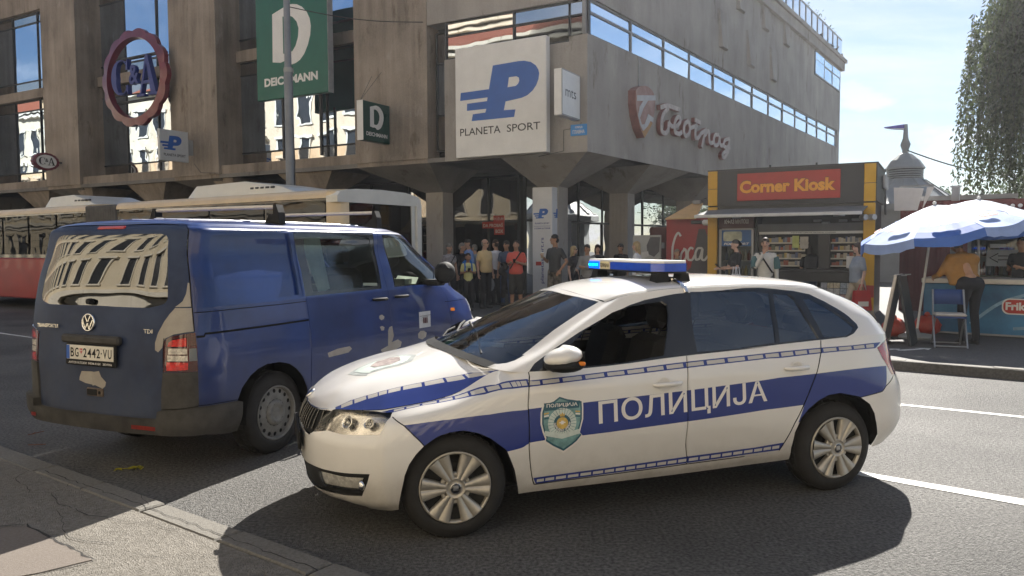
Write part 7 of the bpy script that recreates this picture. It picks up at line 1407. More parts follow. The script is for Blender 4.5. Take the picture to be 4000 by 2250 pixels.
# --- drinks stall: glass fridges, ice-cream counter
C0 = np.array(list(map(float, (7.05, 13.12)))); CE = _nz((.79, -.61, 0)); CN = np.cross(UP, CE)
def cthing(name, lab, cat, x, y, z=.12, rz=0, group=None): F = frame((C0[0], C0[1], 0) + CE * x + CN * y + UP * z, CE, CN, UP); return thing(name, lab, cat, M=mat4(F @ rotz(rz)), group=group)
ctn = cthing('ice_cream_counter', 'long blue ice cream counter with a pale top under the parasols', 'counter', 0, 0)
Fr_blue = pm('frikom_blue', (.015, .10, .25), .4, .5, 1.2, col2=(.05, .22, .42), lo=.3, hi=.7)
b = KM(); b.rbox(0, 3.2, 0, .75, .03, .86, .015); b.build('body', Fr_blue, ctn); b = KM(); b.rbox(-.03, 3.25, -.05, .8, .865, .95, .012); b.build('top', pm('counter_pale', (.62, .60, .55), .35, .1, 3), ctn); b = KM(); b.box(0, 3.2, -.006, .0, .02, .05); b.build('plinth_trim', S_grey, ctn)
b = KM(); b.xf = frame((1.22, -.004, .40), X, (0, 0, 1), (0, -1, 0)); b.prism(rrect(-.08, .50, -.02, .24, .1), 0, .003, mi=0); b.prism(rrect(-.06, .48, .0, .22, .09), .003, .005, mi=1); b.text('Frikom', (-.03, .05, .006), X, Y, w=.48, h=.13, bold=.04, mi=0); b.build('logo', [S_white, pm('frikom_red', (.45, .04, .03), .5, .1, 5)], ctn)
for P in ([(.1, .1), (.5, .45), (.9, .62)], [(1.5, .5), (2.0, .75)], [(1.1, .1), (.7, .05)]): b = KM(); b.xf = frame((.6, -.003, .1), X, (0, 0, 1), (0, -1, 0)); ribbon3(b, P, .05, 0, .001); b.build('streak', pm('streak_pale', (.2, .36, .5), .5, .3, 4), ctn)
for k in range(3):
    x = .45 + k * .95; g_ = cthing('drinks_fridge', ('glass door drinks fridge with dark bottles, nearest the white parasol pole', 'glass door drinks fridge behind the person in ochre, with an arrow sheet', 'glass door drinks fridge at the right end, by the person in black')[k], 'fridge', x, 1.5, .12, 0, 'fridges behind the counter')
    b = KM(); b.box(0, .06, 0, .6, 0, 2.2); b.box(.84, .9, 0, .6, 0, 2.2); b.box(0, .9, .55, .6, 0, 2.2); b.box(.06, .84, 0, .55, 0, .2); b.box(.06, .84, 0, .55, 2.0, 2.2); b.build('case', pm('fridge_alu', (.42, .43, .43), .4, .1, 3), g_)
    for j in range(5):
        z = .25 + .35 * j; b = KM(); b.box(.06, .84, .1, .55, z - .03, z); b.build('shelf', K_shelf, g_)
        pal = [[(.04, .045, .08), (.06, .06, .07), (.12, .1, .1)], [(.16, .07, .04), (.2, .12, .06), (.07, .08, .1)], [(.25, .05, .04), (.3, .18, .05), (.1, .12, .2)]][(k + j // 2) % 3]
        goods('bottles', g_, .08, .82, .18, z, .2, [tuple(min(.5, c * 1.3) for c in q) for q in pal], (.055, .07), (.2, .27))
    b = KM(); b.add([(.06, .005, .2), (.84, .005, .2), (.84, .005, 2.0), (.06, .005, 2.0)], [(0, 1, 2, 3)]); b.build('door_glass', glass('fridge_glass', (.7, .75, .72), .9, 0, 1.6), g_)
    if k < 2:
        b = KM(); b.rbox(.30, .78, -.012, -.004, 1.12, 1.42, .002); a_ = b.build('arrow_sheet', pm('sheet_grey', (.42, .44, .45), .6, .06, 4), g_); b = KM(); b.xf = frame((.54, -.014, 1.27), X, (0, 0, 1), (0, -1, 0)); b.tube([(-.19, 0, 0), (-.06, .08, 0), (-.06, .035, 0), (.19, .035, 0), (.19, -.035, 0), (-.06, -.035, 0), (-.06, -.08, 0)], .008, 4, closed=True); b.build('arrow', S_black, a_)
    b = KM(); b.rbox(.35, .60, -.012, -.004, 1.45, 1.52, .002); b.build('price_strip', S_white, g_)
ps = cthing('stall_post', 'grey square metal post between the container and the fridges', 'post', .2, 1.3); b = KM(); b.box(0, .12, 0, .12, 0, 2.55); b.build('shaft', pm('post_grey', (.24, .245, .25), .5, .1, 3), ps); b = KM(); b.box(-.02, .14, -.02, .14, 2.55, 2.58); b.build('cap', S_grey, ps)
rf_ = cthing('stall_roof', 'flat stall roof with dark red fascia behind the parasols', 'roof', .1, 1.25, 2.10); b = KM(); b.box(0, 4.2, 0, 1.6, .12, .28); b.build('slab', S_grey, rf_); b = KM(); b.box(0, 4.2, -.05, .0, .02, .32); b.build('fascia', pm('fascia_maroon', (.10, .02, .02), .5, .1, 3), rf_)
t = KM(); t.xf = frame((0, -.053, 0), X, (0, 0, 1), (0, -1, 0)); 
for i in range(9): t.lathe([(.035, 0), (.035, .012), (.001, .012)], 12, c=(.5 + i * .11, .2, 0))
t.build('fascia_mark', S_white, rf_)
# --- parasols
U_w = pm('parasol_white', (.55, .60, .70), .7, .08, 3); U_b = pm('parasol_blue', (.05, .14, .48), .7, .1, 3); U_lb = pm('parasol_light_blue', (.28, .38, .66), .7, .1, 3)
def parasol(lab, base, apex, R, drop, tilt, az, seed, red):
    t = thing('parasol', lab, 'parasol', base, group='blue and white parasols'); base = np.array(base); ap = np.array(apex) - base; r = random.Random(seed)
    b = MB(); b.tube([(0, 0, .05), tuple(ap * .5), tuple(ap * 1.0)], .019, 8); b.build('pole', S_white, t); b = MB(); b.lathe([(.001, 0), (.26, 0), (.27, .03), (.25, .06), (.06, .09), (.03, .16), (.001, .16)], 24); b.build('foot', S_grey, t); b = MB(); b.ball(ap + (0, 0, .03), .03, 8, 6); b.build('finial', S_white, t)
    up = np.array([math.sin(tilt) * math.cos(az), math.sin(tilt) * math.sin(az), math.cos(tilt)]); e1 = np.cross((0, 1, 0), up); e1 /= np.linalg.norm(e1); e2 = np.cross(up, e1)
    F = frame(ap, e1, e2, up); n = 8
    for k in range(n):
        b = MB(F); v = []; m_ = 7; q = 8
        for i in range(m_ + 1):
            f = i / m_; rr = R * f; zz = -drop * (f ** 1.25)
            for j in range(q + 1):
                a = 2 * math.pi * (k + j / q) / n; sag = .05 * f * math.sin(math.pi * j / q); flat = math.cos(math.pi / n) / math.cos(math.pi / n - 2 * math.pi / n * (j / q)) if False else 1
                w = 1 - .045 * math.sin(math.pi * j / q) * f; v.append((rr * w * math.cos(a), rr * w * math.sin(a), zz - sag + r.uniform(-.004, .004)))
        fc = [(i * (q + 1) + j, (i + 1) * (q + 1) + j, (i + 1) * (q + 1) + j + 1, i * (q + 1) + j + 1) for i in range(m_) for j in range(q)]
        for c in fc:
            i = c[0] // (q + 1); mi = (1 if k % 2 else 2) if i >= 6 else (2 if (i >= 3 and (k % 2) or i >= 5) else 0); b.add([v[x] for x in c], [(0, 1, 2, 3)], mi, True)
        vv = []
        for j in range(q + 1): p = np.array(v[m_ * (q + 1) + j]); vv += [tuple(p), tuple(p + (0.03 * math.cos(2 * math.pi * (k + j / q) / n), .03 * math.sin(2 * math.pi * (k + j / q) / n), -.13 - .03 * math.sin(math.pi * j / q) + r.uniform(-.02, .02)))]
        b.add(vv, [(2 * j, 2 * j + 1, 2 * j + 3, 2 * j + 2) for j in range(q)], 1 if k % 2 else 2, True)
        o = b.build('canopy_panel', [U_w, U_b, U_lb], t)
        # sponsor patch lying on the panel
        g = MB(F); pz = lambda f, a: np.array([R * f * math.cos(a), R * f * math.sin(a), -drop * f ** 1.25 + .012])
        a0 = 2 * math.pi * (k + .5) / n; er = np.array([math.cos(a0), math.sin(a0), -drop / R * 1.2]); er /= np.linalg.norm(er); et = np.array([-math.sin(a0), math.cos(a0), 0]); nn = np.cross(et, -er)
        g.xf = F @ frame(pz(.72, a0) - nn * .006, et, -er, nn); g.prism(rrect(-.19, .19, -.06, .06, .05), 0, .004, mi=0); g.prism(rrect(-.178, .178, -.05, .05, .045), .004, .006, mi=1); g.text('Frikom', (-.15, -.036, .0065), X, Y, w=.30, h=.072, bold=.04, mi=0); g.build('logo', [S_white, pm('frikom_red', (.45, .04, .03), .5, .1, 5)], o)
        rb = MB(); A0 = 2 * math.pi * k / n; rb.xf = F; rb.tube([(0, 0, -.02), (R * .98 * math.cos(A0), R * .98 * math.sin(A0), -drop - .005)], .008, 4); rb.build('rib', S_grey, t)
    return t
parasol('nearer blue and white parasol on a leaning white pole', (6.56, 12.4, .12), (6.86, 12.5, 2.28), 1.22, .42, math.radians(10), math.radians(175), 1, 0)
parasol('farther blue and white parasol over the counter', (8.15, 13.35, .12), (8.15, 13.45, 2.42), 1.35, .42, math.radians(4), math.radians(-90), 2, 0)
# --- folding chair, A-board, bags
ch = thing('folding_chair', 'blue folding chair with grey legs and a pale cushion', 'chair', (6.50, 11.38, .12), math.radians(-22))
steel = pm('chair_steel', (.30, .31, .33), .4, .1, 9, metal=.6); cb = pm('chair_blue', (.02, .055, .20), .5, .1, 4)
for s in (-.21, .21):
    b = MB(); b.tube([(s, -.28, .01), (s, .0, .42), (s * .96, .16, .84)], .013, 8); b.build('front_leg', steel, ch); b = MB(); b.tube([(s * .9, .26, .01), (s * .9, .0, .36), (s * .9, -.17, .45)], .013, 8); b.build('rear_leg', steel, ch)
b = MB(); b.tube([(-.21, -.26, .03), (.21, -.26, .03)], .011, 6); b.build('crossbar', steel, ch); b = MB(); b.tube([(-.19, .25, .03), (.19, .25, .03)], .011, 6); b.build('crossbar', steel, ch); b = MB(); b.rbox(-.2, .2, -.22, .17, .435, .46, .012); b.build('seat', cb, ch)
b = MB(); b.rbox(-.21, .21, -.2, .16, .462, .50, .018); b.build('cushion', pm('cushion_pale', (.5, .47, .43), .8, .1, 9), ch)
b = MB(); n = 9; v = []
for i in range(n):
    x = -.2 + .4 * i / (n - 1); c = .03 * (1 - (x / .2) ** 2)
    for z, y in ((.62, .125), (.84, .17)):
        for d in (0, .018): v.append((x, y + c + d, z))
b.add(v, [q for i in range(n - 1) for q in ((i * 4, i * 4 + 4, i * 4 + 6, i * 4 + 2), (i * 4 + 1, i * 4 + 3, i * 4 + 7, i * 4 + 5), (i * 4 + 2, i * 4 + 6, i * 4 + 7, i * 4 + 3), (i * 4, i * 4 + 1, i * 4 + 5, i * 4 + 4))] + [(0, 2, 3, 1), (n * 4 - 4, n * 4 - 3, n * 4 - 1, n * 4 - 2)], 0, True); b.build('backrest', cb, ch)
ab = thing('a_board', 'folding advertising board seen edge-on at the end of the counter', 'sign board', (5.95, 11.75, .12), math.radians(-35)); alu = pm('board_alu', (.55, .50, .44), .5, .08, 4)
for s in (1, -1):
    b = MB(); F = frame((.20 * s, 0, 0), (0, 1, 0), (-.17 * s, 0, .985)); b.xf = F; b.rbox(-.33, .33, 0, 1.08, -.022, .022, .008); o = b.build('frame', alu if s < 0 else M_frame, ab); b = MB(); b.xf = F; b.box(-.29, .29, .06, 1.02, .0225 if s < 0 else -.026, .026 if s < 0 else -.0225); b.build('panel', pm('board_dark', (.06, .07, .08), .4, .2, 4), o)  # right-hand frame gets a dark material, its shade is put into the colour
for y in (-.2, .2): b = MB(); b.tube([(-.12, y, 1.04), (.12, y, 1.06)], .01, 5); b.build('clip', S_grey, ab)
for x, y, lab, r, sd in ((6.30, 12.62, 'red carrier bag slumped beside the parasol foot', .20, 1), (6.92, 12.75, 'second red carrier bag between the parasol foot and counter', .22, 2)):
    bg = thing('carrier_bag', lab, 'bag', (x, y, .12), group='red bags by the parasol foot'); q = random.Random(sd); b = MB(); b.ball((0, 0, r * .75), (r, r * .8, r * .78), 14, 9); b.v = [(a * (1 + q.uniform(-.12, .12)), c * (1 + q.uniform(-.12, .12)), max(0, d * (1 + q.uniform(-.08, .08)))) for a, c, d in b.v]; b.build('sack', pm('bag_red', (.36, .05, .03), .5, .15, 8), bg); b = MB(); b.ball((0, 0, r * 1.55), (.05, .05, .06), 8, 6); b.build('knot', pm('bag_red', (0, 0, 0)), bg)
# ================================================================ articulated bus in the bus bay
BH = _nz((.84, -.545, 0)); BW = np.cross(UP, BH)
bus = thing('articulated_bus', 'long articulated city bus, red below and cream at the roof edge, with dark windows', 'bus', M=mat4(frame((-3.25, 14.4, 0), BH, BW, UP)))
B_red = pm('bus_red', (.27, .014, .012), .4, .12, 1.5, coat=.2); B_cream = pm('bus_cream', (.66, .52, .34), .4, .06, 2, coat=.3); B_wht = pm('bus_white', (.66, .65, .60), .4, .06, 2, coat=.3); B_dark = pm('bus_dark_band', (.012, .012, .013), .12, .1, 2, coat=1.0)
B_gl = glass('bus_glass', (.05, .05, .05), .3, .0, 2.0, wav=.07); B_bel = pm('bellows', (.13, .125, .12), .8, .15, 6)
ZT = 2.74
def section(x0, x1, front):
    sfx = bpy.data.objects.new('body_section', None); COL.objects.link(sfx); sfx.parent = bus
    xe = x1 - (.30 if front else 0)
    b = MB(); b.rbox(x0, xe, .02, 2.40, .30, 1.40, .03); b.build('skirt', B_red, sfx); b = MB(); b.rbox(x0, xe, .04, 2.38, 1.38, 2.62, .03); b.build('window_band', B_dark, sfx)
    b = MB(); v = []; prof = [(.0, 2.58), (.01, 2.66), (.06, 2.72), (.16, 2.75), (.5, 2.775), (1.2, 2.785), (1.92, 2.775), (2.26, 2.75), (2.36, 2.72), (2.41, 2.66), (2.42, 2.58)]
    for x in (x0, xe): v += [(x, y, z) for y, z in prof]
    n = len(prof); b.add(v, [(i, i + 1, n + i + 1, n + i) for i in range(n - 1)], 0, True); b.add(v, [tuple(range(n))[::-1], tuple(range(n, 2 * n))]); b.f = [q[::-1] for q in b.f]; b.build('roof', B_cream, sfx)
    n = int((xe - x0) / 1.45); st = (xe - x0) / n; r = random.Random(int(x0 * 7))
    for i in range(n):
        b = MB(); t0 = r.uniform(-.006, .006); b.add([(x0 + i * st + .04, .012 + t0, 1.50), (x0 + (i + 1) * st - .04, .012 - t0, 1.50), (x0 + (i + 1) * st - .04, .016 - t0, 2.54), (x0 + i * st + .04, .016 + t0, 2.54)], [(0, 1, 2, 3)]); b.build('window', B_gl, sfx)
    for wx in ((x1 - 2.6, x0 + 1.2) if front else (x0 + 2.0,)):
        b = MB(); b.lathe([(.30, 0), (.47, 0), (.48, .05), (.48, .25), (.3, .25)], 28, axis=1, c=(wx, .03, .48)); b.lathe([(.001, .03), (.3, .02)], 28, axis=1, c=(wx, .03, .48)); b.build('wheel', M_rubber, sfx)
section(-7.4, 0, True); section(-17.5, -8.75, False)
b = MB()
# bellows: a row of folds
n = 13
for i in range(n):
    x = -8.75 + 1.35 * (i + .5) / n; b = MB(); b.rbox(x - .032, x + .032, -.03, 2.45, .5, 2.70, .025); b.build('bellows_fold', B_bel, bus)
b = MB(); b.box(-8.76, -7.39, .12, 2.30, .48, 2.60); b.build('bellows_core', K_dark, bus)
# front end: rounded cream corner posts, dark windscreen, white frame
b = MB(); prof = []
for k in range(9): a = math.radians(90 * k / 8); prof.append((-.30 + .30 * math.sin(a), .30 - .30 * math.cos(a)))
b.prism(prof + [(-.30, .30)], .30, 2.70); b.build('corner_post', B_cream, bus, 'cream rounded corner post'); b = MB(); b.prism([(x, 2.42 - y) for x, y in prof + [(-.30, .30)]][::-1], .30, 2.70); b.build('corner_post', B_wht, bus)
b = MB(); b.box(-.28, -.02, .30, 2.12, .3, 1.2); b.build('front_panel', B_red, bus); b = MB(); b.add([(0, .28, 1.15), (.0, 2.14, 1.15), (-.03, 2.14, 2.55), (-.03, .28, 2.55)], [(0, 1, 2, 3)]); b.build('windscreen', B_gl, bus); b = MB(); b.box(-.5, -.32, .25, 2.2, .4, 2.5); b.build('cab_wall', B_dark, bus)
b = MB(); prof2 = [(.0, 2.50), (.0, 2.62), (.08, 2.70), (.5, 2.765), (1.2, 2.785), (1.92, 2.765), (2.34, 2.70), (2.42, 2.62), (2.42, 2.50)]; b.prism(prof2, -.30, -.0, axis=0); b.build('front_brow', B_wht, bus); b = MB(); b.box(-.05, .015, 2.28, 2.42, .5, 2.55); b.build('screen_frame', B_wht, bus)
# roof units
for x0, x1 in ((-5.2, -1.5), (-11.6, -8.9)):
    b = MB(); v = []
    for x, k in ((x0, .0), (x0 + .35, .9), (x0 + (x1 - x0) * .55, 1.0), (x1 - .5, .45), (x1, .0)): v += [(x, .35, 2.74), (x, .42, 2.74 + .30 * k + .02), (x, 2.0, 2.74 + .30 * k + .02), (x, 2.07, 2.74)]
    b.add(v, [(i * 4 + j, i * 4 + j + 1, i * 4 + 5 + j, i * 4 + 4 + j) for i in range(4) for j in range(3)]); b.f = [q[::-1] for q in b.f]; o = b.build('roof_unit', B_wht, bus)
    for k in range(5): b = MB(); b.xf = frame((x0 + (x1 - x0) * .62 + k * .16, .385, 2.90), X, (0, .2, 1), None); b.rbox(-.05, .05, -.02, .02, -.03, .012, .005); b.build('vent', K_dark, o)
# ================================================================ street furniture and trees
po = thing('street_lamp', 'tall slim grey lamp post rising behind the van in front of the big green sign', 'lamp post', (float((CB + UL * 6.68 + NL * 3)[0]), float((CB + UL * 6.68 + NL * 3)[1]), 0))
m = MB(); m.tube([(0, 0, .1), (-.01, 0, 6.0)], [.125, .105], 14); m.tube([(-.01, 0, 6.0), (-.012, 0, 6.12), (-.02, 0, 11.0)], [.105, .085, .06], 14); m.build('shaft', pm('lamp_post_grey', (.20, .22, .25), .5, .1, 3), po); m = MB(); m.lathe([(.12, 5.95), (.125, 6.0), (.118, 6.06)], 14); m.build('collar', S_grey, po); m = MB(); m.tube([(.09, -.05, 3.0), (.12, -.03, 3.8), (.08, -.04, 4.7)], .012, 5); m.build('cable', K_dark, po); m = MB(); m.tube([(-.02, 0, 10.8), (.4, -.6, 11.3), (.6, -1.2, 11.4)], .04, 8); m.build('arm', S_grey, po); m = MB(); m.rbox(.5, .72, -1.7, -1.15, 11.33, 11.45, .04); m.build('lamp_head', S_grey, po)
p0 = Vector(po.location) + Vector((0, 0, 7.55)); p1 = Vector(tuple(CB + UL * 4.7 + NL * .1 + UP * 7.6)); m = MB(); m.tube([p0 + (p1 - p0) * t + Vector((0, 0, -.12 * math.sin(math.pi * t))) for t in np.linspace(0, 1, 9)], .012, 4); w_ = m.build('overhead_wire', K_dark); tag(w_, 'thin black wire from the lamp post to the concrete pier', 'wire')
# round tent with a spire
TS = np.array([16.3, 32.0, 0]); tn = thing('round_pavilion', 'grey round pavilion roof with a tall spire and small tricolour flag', 'pavilion', tuple(TS)); T_g = pm('pavilion_grey', (.36, .38, .39), .5, .08, 2)
m = MB(); m.lathe([(2.1, 3.0), (2.1, 3.25), (1.95, 3.35), (.74, 4.28), (.70, 4.34)], 12, smooth=False); m.build('lower_roof', T_g, tn); m = MB(); m.lathe([(1.7, 0), (1.7, 3.2)], 12, smooth=False); m.build('wall', T_g, tn)
for k in range(4): m = MB(); z = 4.36 + .09 * k; m.lathe([(.62, z), (.70, z), (.70, z + .055), (.62, z + .055)], 20); m.build('louvre', T_g, tn)
m = MB(); m.lathe([(.6, 4.3), (.6, 4.75)], 16); m.build('louvre_core', K_dark, tn); m = MB(); m.lathe([(.74, 4.72), (.76, 4.78), (.55, 5.1), (.26, 5.36), (.16, 5.4)], 12, smooth=False); m.build('upper_roof', T_g, tn); m = MB(); m.lathe([(.13, 5.36), (.12, 5.5), (.2, 5.75), (.11, 6.0), (.07, 6.58), (.0, 6.6)], 10); m.build('spire', T_g, tn)
m = MB(); m.add([(0, 0, 6.60), (-.95, -.1, 6.46), (-.95, -.1, 6.41), (0, 0, 6.43)], [(0, 1, 2, 3), (3, 2, 1, 0)], 0); m.add([(0, .004, 6.43), (-.95, -.096, 6.41), (-.6, -.07, 6.36), (0, 0.004, 6.34)], [(0, 1, 2, 3), (3, 2, 1, 0)], 1); m.build('flag', [pm('flag_red_blue', (.12, .10, .30), .6, .3, 3), S_white], tn)
for k in range(12): a = 2 * math.pi * k / 12; m = MB(); m.tube([(1.97 * math.cos(a), 1.97 * math.sin(a), 3.36), (.75 * math.cos(a), .75 * math.sin(a), 4.29)], .03, 5); m.build('roof_seam', T_g, tn)
m = MB(); q0, q1 = Vector((16.35, 31.9, 5.5)), Vector((19.3, 27.5, 4.0)); m.tube([q0 + (q1 - q0) * t + Vector((0, 0, -.3 * math.sin(math.pi * t))) for t in np.linspace(0, 1, 14)], .028, 5); tag(m.build('overhead_wire', K_dark), 'black cable sagging from the pavilion spire towards the willow', 'wire')
# foliage
def leafmat(name, c1, c2):
    m = bpy.data.materials.new(name); m.use_nodes = True; n = m.node_tree.nodes; l = m.node_tree.links; b = n['Principled BSDF']; b.inputs['Roughness'].default_value = .55
    g = n.new('ShaderNodeNewGeometry'); r = n.new('ShaderNodeValToRGB'); r.color_ramp.elements[0].color = tuple(c1) + (1,); r.color_ramp.elements[1].color = tuple(c2) + (1,); l.new(g.outputs['Random Per Island'], r.inputs[0]); l.new(r.outputs[0], b.inputs['Base Color'])
    t = n.new('ShaderNodeBsdfTranslucent'); l.new(r.outputs[0], t.inputs[0]); x = n.new('ShaderNodeMixShader'); x.inputs[0].default_value = .5; l.new(b.outputs[0], x.inputs[1]); l.new(t.outputs[0], x.inputs[2]); l.new(x.outputs[0], n['Material Output'].inputs[0]); return m
L_wil = leafmat('willow_leaf', (.03, .045, .018), (.085, .11, .045)); L_dk = leafmat('tree_leaf', (.02, .035, .012), (.06, .09, .03)); M_bark = pm('bark', (.05, .04, .03), .9, .3, 9, bump=.5)
def leaves(name, pts, size, mat, parent, rng, droop=.0):
    P = np.array(pts); n = len(P); d = rng.normal(size=(n, 3)); d[:, 2] -= droop * 2; d /= np.linalg.norm(d, axis=1)[:, None]; e = rng.normal(size=(n, 3)); e -= d * (e * d).sum(1)[:, None]; e /= np.linalg.norm(e, axis=1)[:, None]; s = size * rng.uniform(.6, 1.4, size=(n, 1))
    v = np.stack([P, P + d * s * .5 + e * s * .22, P + d * s, P + d * s * .5 - e * s * .22], 1).reshape(-1, 3); me = bpy.data.meshes.new(name); me.vertices.add(4 * n); me.vertices.foreach_set('co', v.ravel()); me.loops.add(4 * n); me.loops.foreach_set('vertex_index', np.arange(4 * n)); me.polygons.add(n); me.polygons.foreach_set('loop_start', np.arange(n) * 4); me.polygons.foreach_set('loop_total', np.full(n, 4)); me.update(); me.materials.append(mat); o = bpy.data.objects.new(name, me); COL.objects.link(o); o.parent = parent; return o
def willow(lab, base, R, top, seed, nst):
    t = thing('willow_tree', lab, 'tree', base); rng = np.random.default_rng(seed); m = MB(); m.tube([(0, 0, 0), (.1, 0, 2), (0, .1, 4.5)], [.3, .24, .16], 10)
    br = MB()
    for k in range(11):
        a = 2 * math.pi * k / 11 + rng.uniform(-.2, .2); rr = R * rng.uniform(.55, .95); m.tube([(0, .05, 3.5 + .1 * k), (rr * .45 * math.cos(a), rr * .45 * math.sin(a), top * .85), (rr * math.cos(a), rr * math.sin(a), top * .93)], [.1, .06, .025], 6)
    m.build('trunk', M_bark, t); pts = []; st = MB()
    ca = rng.uniform(0, 2 * math.pi, 46); cr_ = R * np.sqrt(rng.uniform(.05, 1.0, 46)); cl_ = rng.uniform(.55, 1.25, 46)
    for i in range(nst):
        q = rng.integers(46); a = ca[q] + rng.normal(0, .09); rr = max(.2, cr_[q] + rng.normal(0, .22)); z1 = top * (1 - .28 * (rr / R) ** 2) + rng.uniform(-.5, .4); L = rng.uniform(1.8, 5.2) * cl_[q] * (1.25 if rr > .6 * R else .8); z0 = max(2.3 + rng.uniform(-.6, 1.6), z1 - L); x, y = rr * math.cos(a), rr * math.sin(a); dx, dy = rng.normal(0, .12, 2)
        k = int((z1 - z0) / .058); tt = np.linspace(0, 1, k); c = np.c_[x + dx * tt + .25 * math.cos(a) * np.sin(tt * 2.2) , y + dy * tt + .25 * math.sin(a) * np.sin(tt * 2.2), z1 - (z1 - z0) * tt]; c += rng.normal(0, .035, c.shape); pts.append(c)
        if i % 3 == 0: st.tube(c[::12], .006, 3, cap=False)
    leaves('crown', np.vstack(pts), .125, L_wil, t, rng, .9); st.build('hanging_twig', M_bark, t)
willow('tall willow at the right edge with long hanging strands of leaves', (16.9, 21.8, 0), 3.6, 11.0, 4, 1150)
willow('second willow standing behind and right of the first', (19.5, 25.5, 0), 3.3, 10.5, 9, 420)
def tree(lab, base, R, h, seed, n=5000, size=.22):
    t = thing('leafy_tree', lab, 'tree', base, group='trees beyond the stalls'); rng = np.random.default_rng(seed); m = MB(); m.tube([(0, 0, 0), (0, 0, h * .6)], [R * .12, R * .06], 8); pts = []
    for k in range(22):
        c = rng.normal(size=3); c /= np.linalg.norm(c); c = c * np.array([R, R, R * .75]) * rng.uniform(.35, .85) + (0, 0, h * .7); r = R * rng.uniform(.25, .45); q = rng.normal(size=(n // 22, 3)); q /= np.linalg.norm(q, axis=1)[:, None]; pts.append(c + q * r * rng.uniform(.5, 1.05, (len(q), 1)))
        m.tube([(0, 0, h * .45), tuple(c)], [R * .04, R * .015], 5)
    m.build('trunk', M_bark, t); leaves('crown', np.vstack(pts), size, L_dk, t, rng); return t
tree('rounded dark tree far beyond the pavilion', (28.5, 52, 0), 2.6, 5.2, 1); tree('low pale tree far behind the parasols', (33.5, 56, 0), 2.6, 4.3, 2); tree('low bushy tree behind the willow trunk', (37.8, 58, 0), 3, 4.0, 3)
for i, (x, y, R, h) in enumerate(((42, 62, 4, 6), (30, 75, 5, 6.5), (48, 60, 4, 7), (24, 80, 5, 6))): tree(('broad tree on the far right horizon', 'wide tree hidden mostly by the pavilion', 'tall tree at the far right behind the willows', 'wide far tree left of the pavilion')[i], (x, y, 0), R, h, 10 + i, 5000, .3)
# rooftop shrub and pigeons on the parapet
tr = thing('roof_shrub', 'upright dark shrub growing on the store roof behind the balustrade', 'shrub', tuple(CB + VR * 25.3 - NRO * 1.0 + UP * HT)); rng = np.random.default_rng(5); q = rng.normal(size=(1500, 3)) * (.3, .3, .55) + (0, 0, .9); leaves('crown', q, .14, L_dk, tr, rng); m = MB(); m.tube([(0, 0, 0), (0, 0, 1)], .04, 6); m.build('trunk', M_bark, tr)
def pigeon(i, s, hd):
    t = thing('pigeon', ('dark pigeon furthest up the parapet edge', 'dark pigeon third from the parapet corner', 'dark pigeon second from the parapet corner', 'dark pigeon at the very corner of the parapet')[i], 'bird', tuple(CB + VR * s + NRO * .15 + UP * (HT + .02)), hd, 'pigeons on the parapet'); m = MB(); n = [(-.16, .03), (-.10, .05), (-.02, .075), (.06, .07), (.10, .045), (.125, .032), (.15, .03), (.165, .012)]
    P = [(-.18, .05), (-.10, .08), (-.02, .11), (.05, .14), (.09, .18), (.11, .22), (.13, .235), (.165, .232)]; m.tube([(x, 0, z) for (x, z) in P], [.012, .035, .06, .06, .042, .032, .03, .006], 8); m.build('body', pm('pigeon_grey', (.05, .05, .055), .6, .2, 9), t); m = MB(); m.prism([(-.28, .02), (-.12, .05), (-.12, .08)], -.03, .03, axis=1); m.build('tail', pm('pigeon_grey', (0, 0, 0)), t); m = MB(); m.tube([(.0, .02, .08), (.01, .02, 0)], .006, 4); m.tube([(.0, -.02, .08), (.01, -.02, 0)], .006, 4); m.build('legs', S_red, t)
for i, (s, h) in enumerate(((21.9, .3), (24.2, 2.0), (25.1, -.4), (26.6, 1.2))): pigeon(i, s, h)
# yellow leaf sprig and fallen leaves on the road
lf_ = pm('yellow_leaf', (.35, .33, .02), .6, .2, 9); bl = pm('brown_leaf', (.2, .06, .02), .7, .2, 9)
def leaflet(name, lab, x, y, z, a, k, mat, n=1):
    t = thing(name, lab, 'leaf', (x, y, z), a); r = random.Random(int(x * 100))
    for i in range(n):
        m = MB(); c = (r.uniform(-.1, .1) * (n > 1), r.uniform(-.04, .04) * (n > 1)); an = r.uniform(0, 6.3); co, si = math.cos(an), math.sin(an); m.add([(c[0] + k * (co * p - si * q), c[1] + k * (si * p + co * q), h) for p, q, h in ((-.5, 0, .002), (0, -.2, .012), (.5, 0, .006), (0, .2, .014))], [(0, 1, 2), (0, 2, 3)]); m.build('blade', mat, t)
    m = MB(); m.tube([(-.06, 0, .006), (.08, .01, .008)], .003, 4); m.build('stem', mat, t)
leaflet('leaf_sprig', 'yellow green leaf sprig on the road behind the van', -2.85, 5.65, .002, .3, .09, lf_, 7); leaflet('dry_leaf', 'small brown dry leaf by the kerb at the left', -4.0, 6.35, .002, 0, .06, bl); leaflet('dry_leaf', 'small red dry leaf on the road near the left edge', -4.25, 6.75, .002, 1, .06, bl)
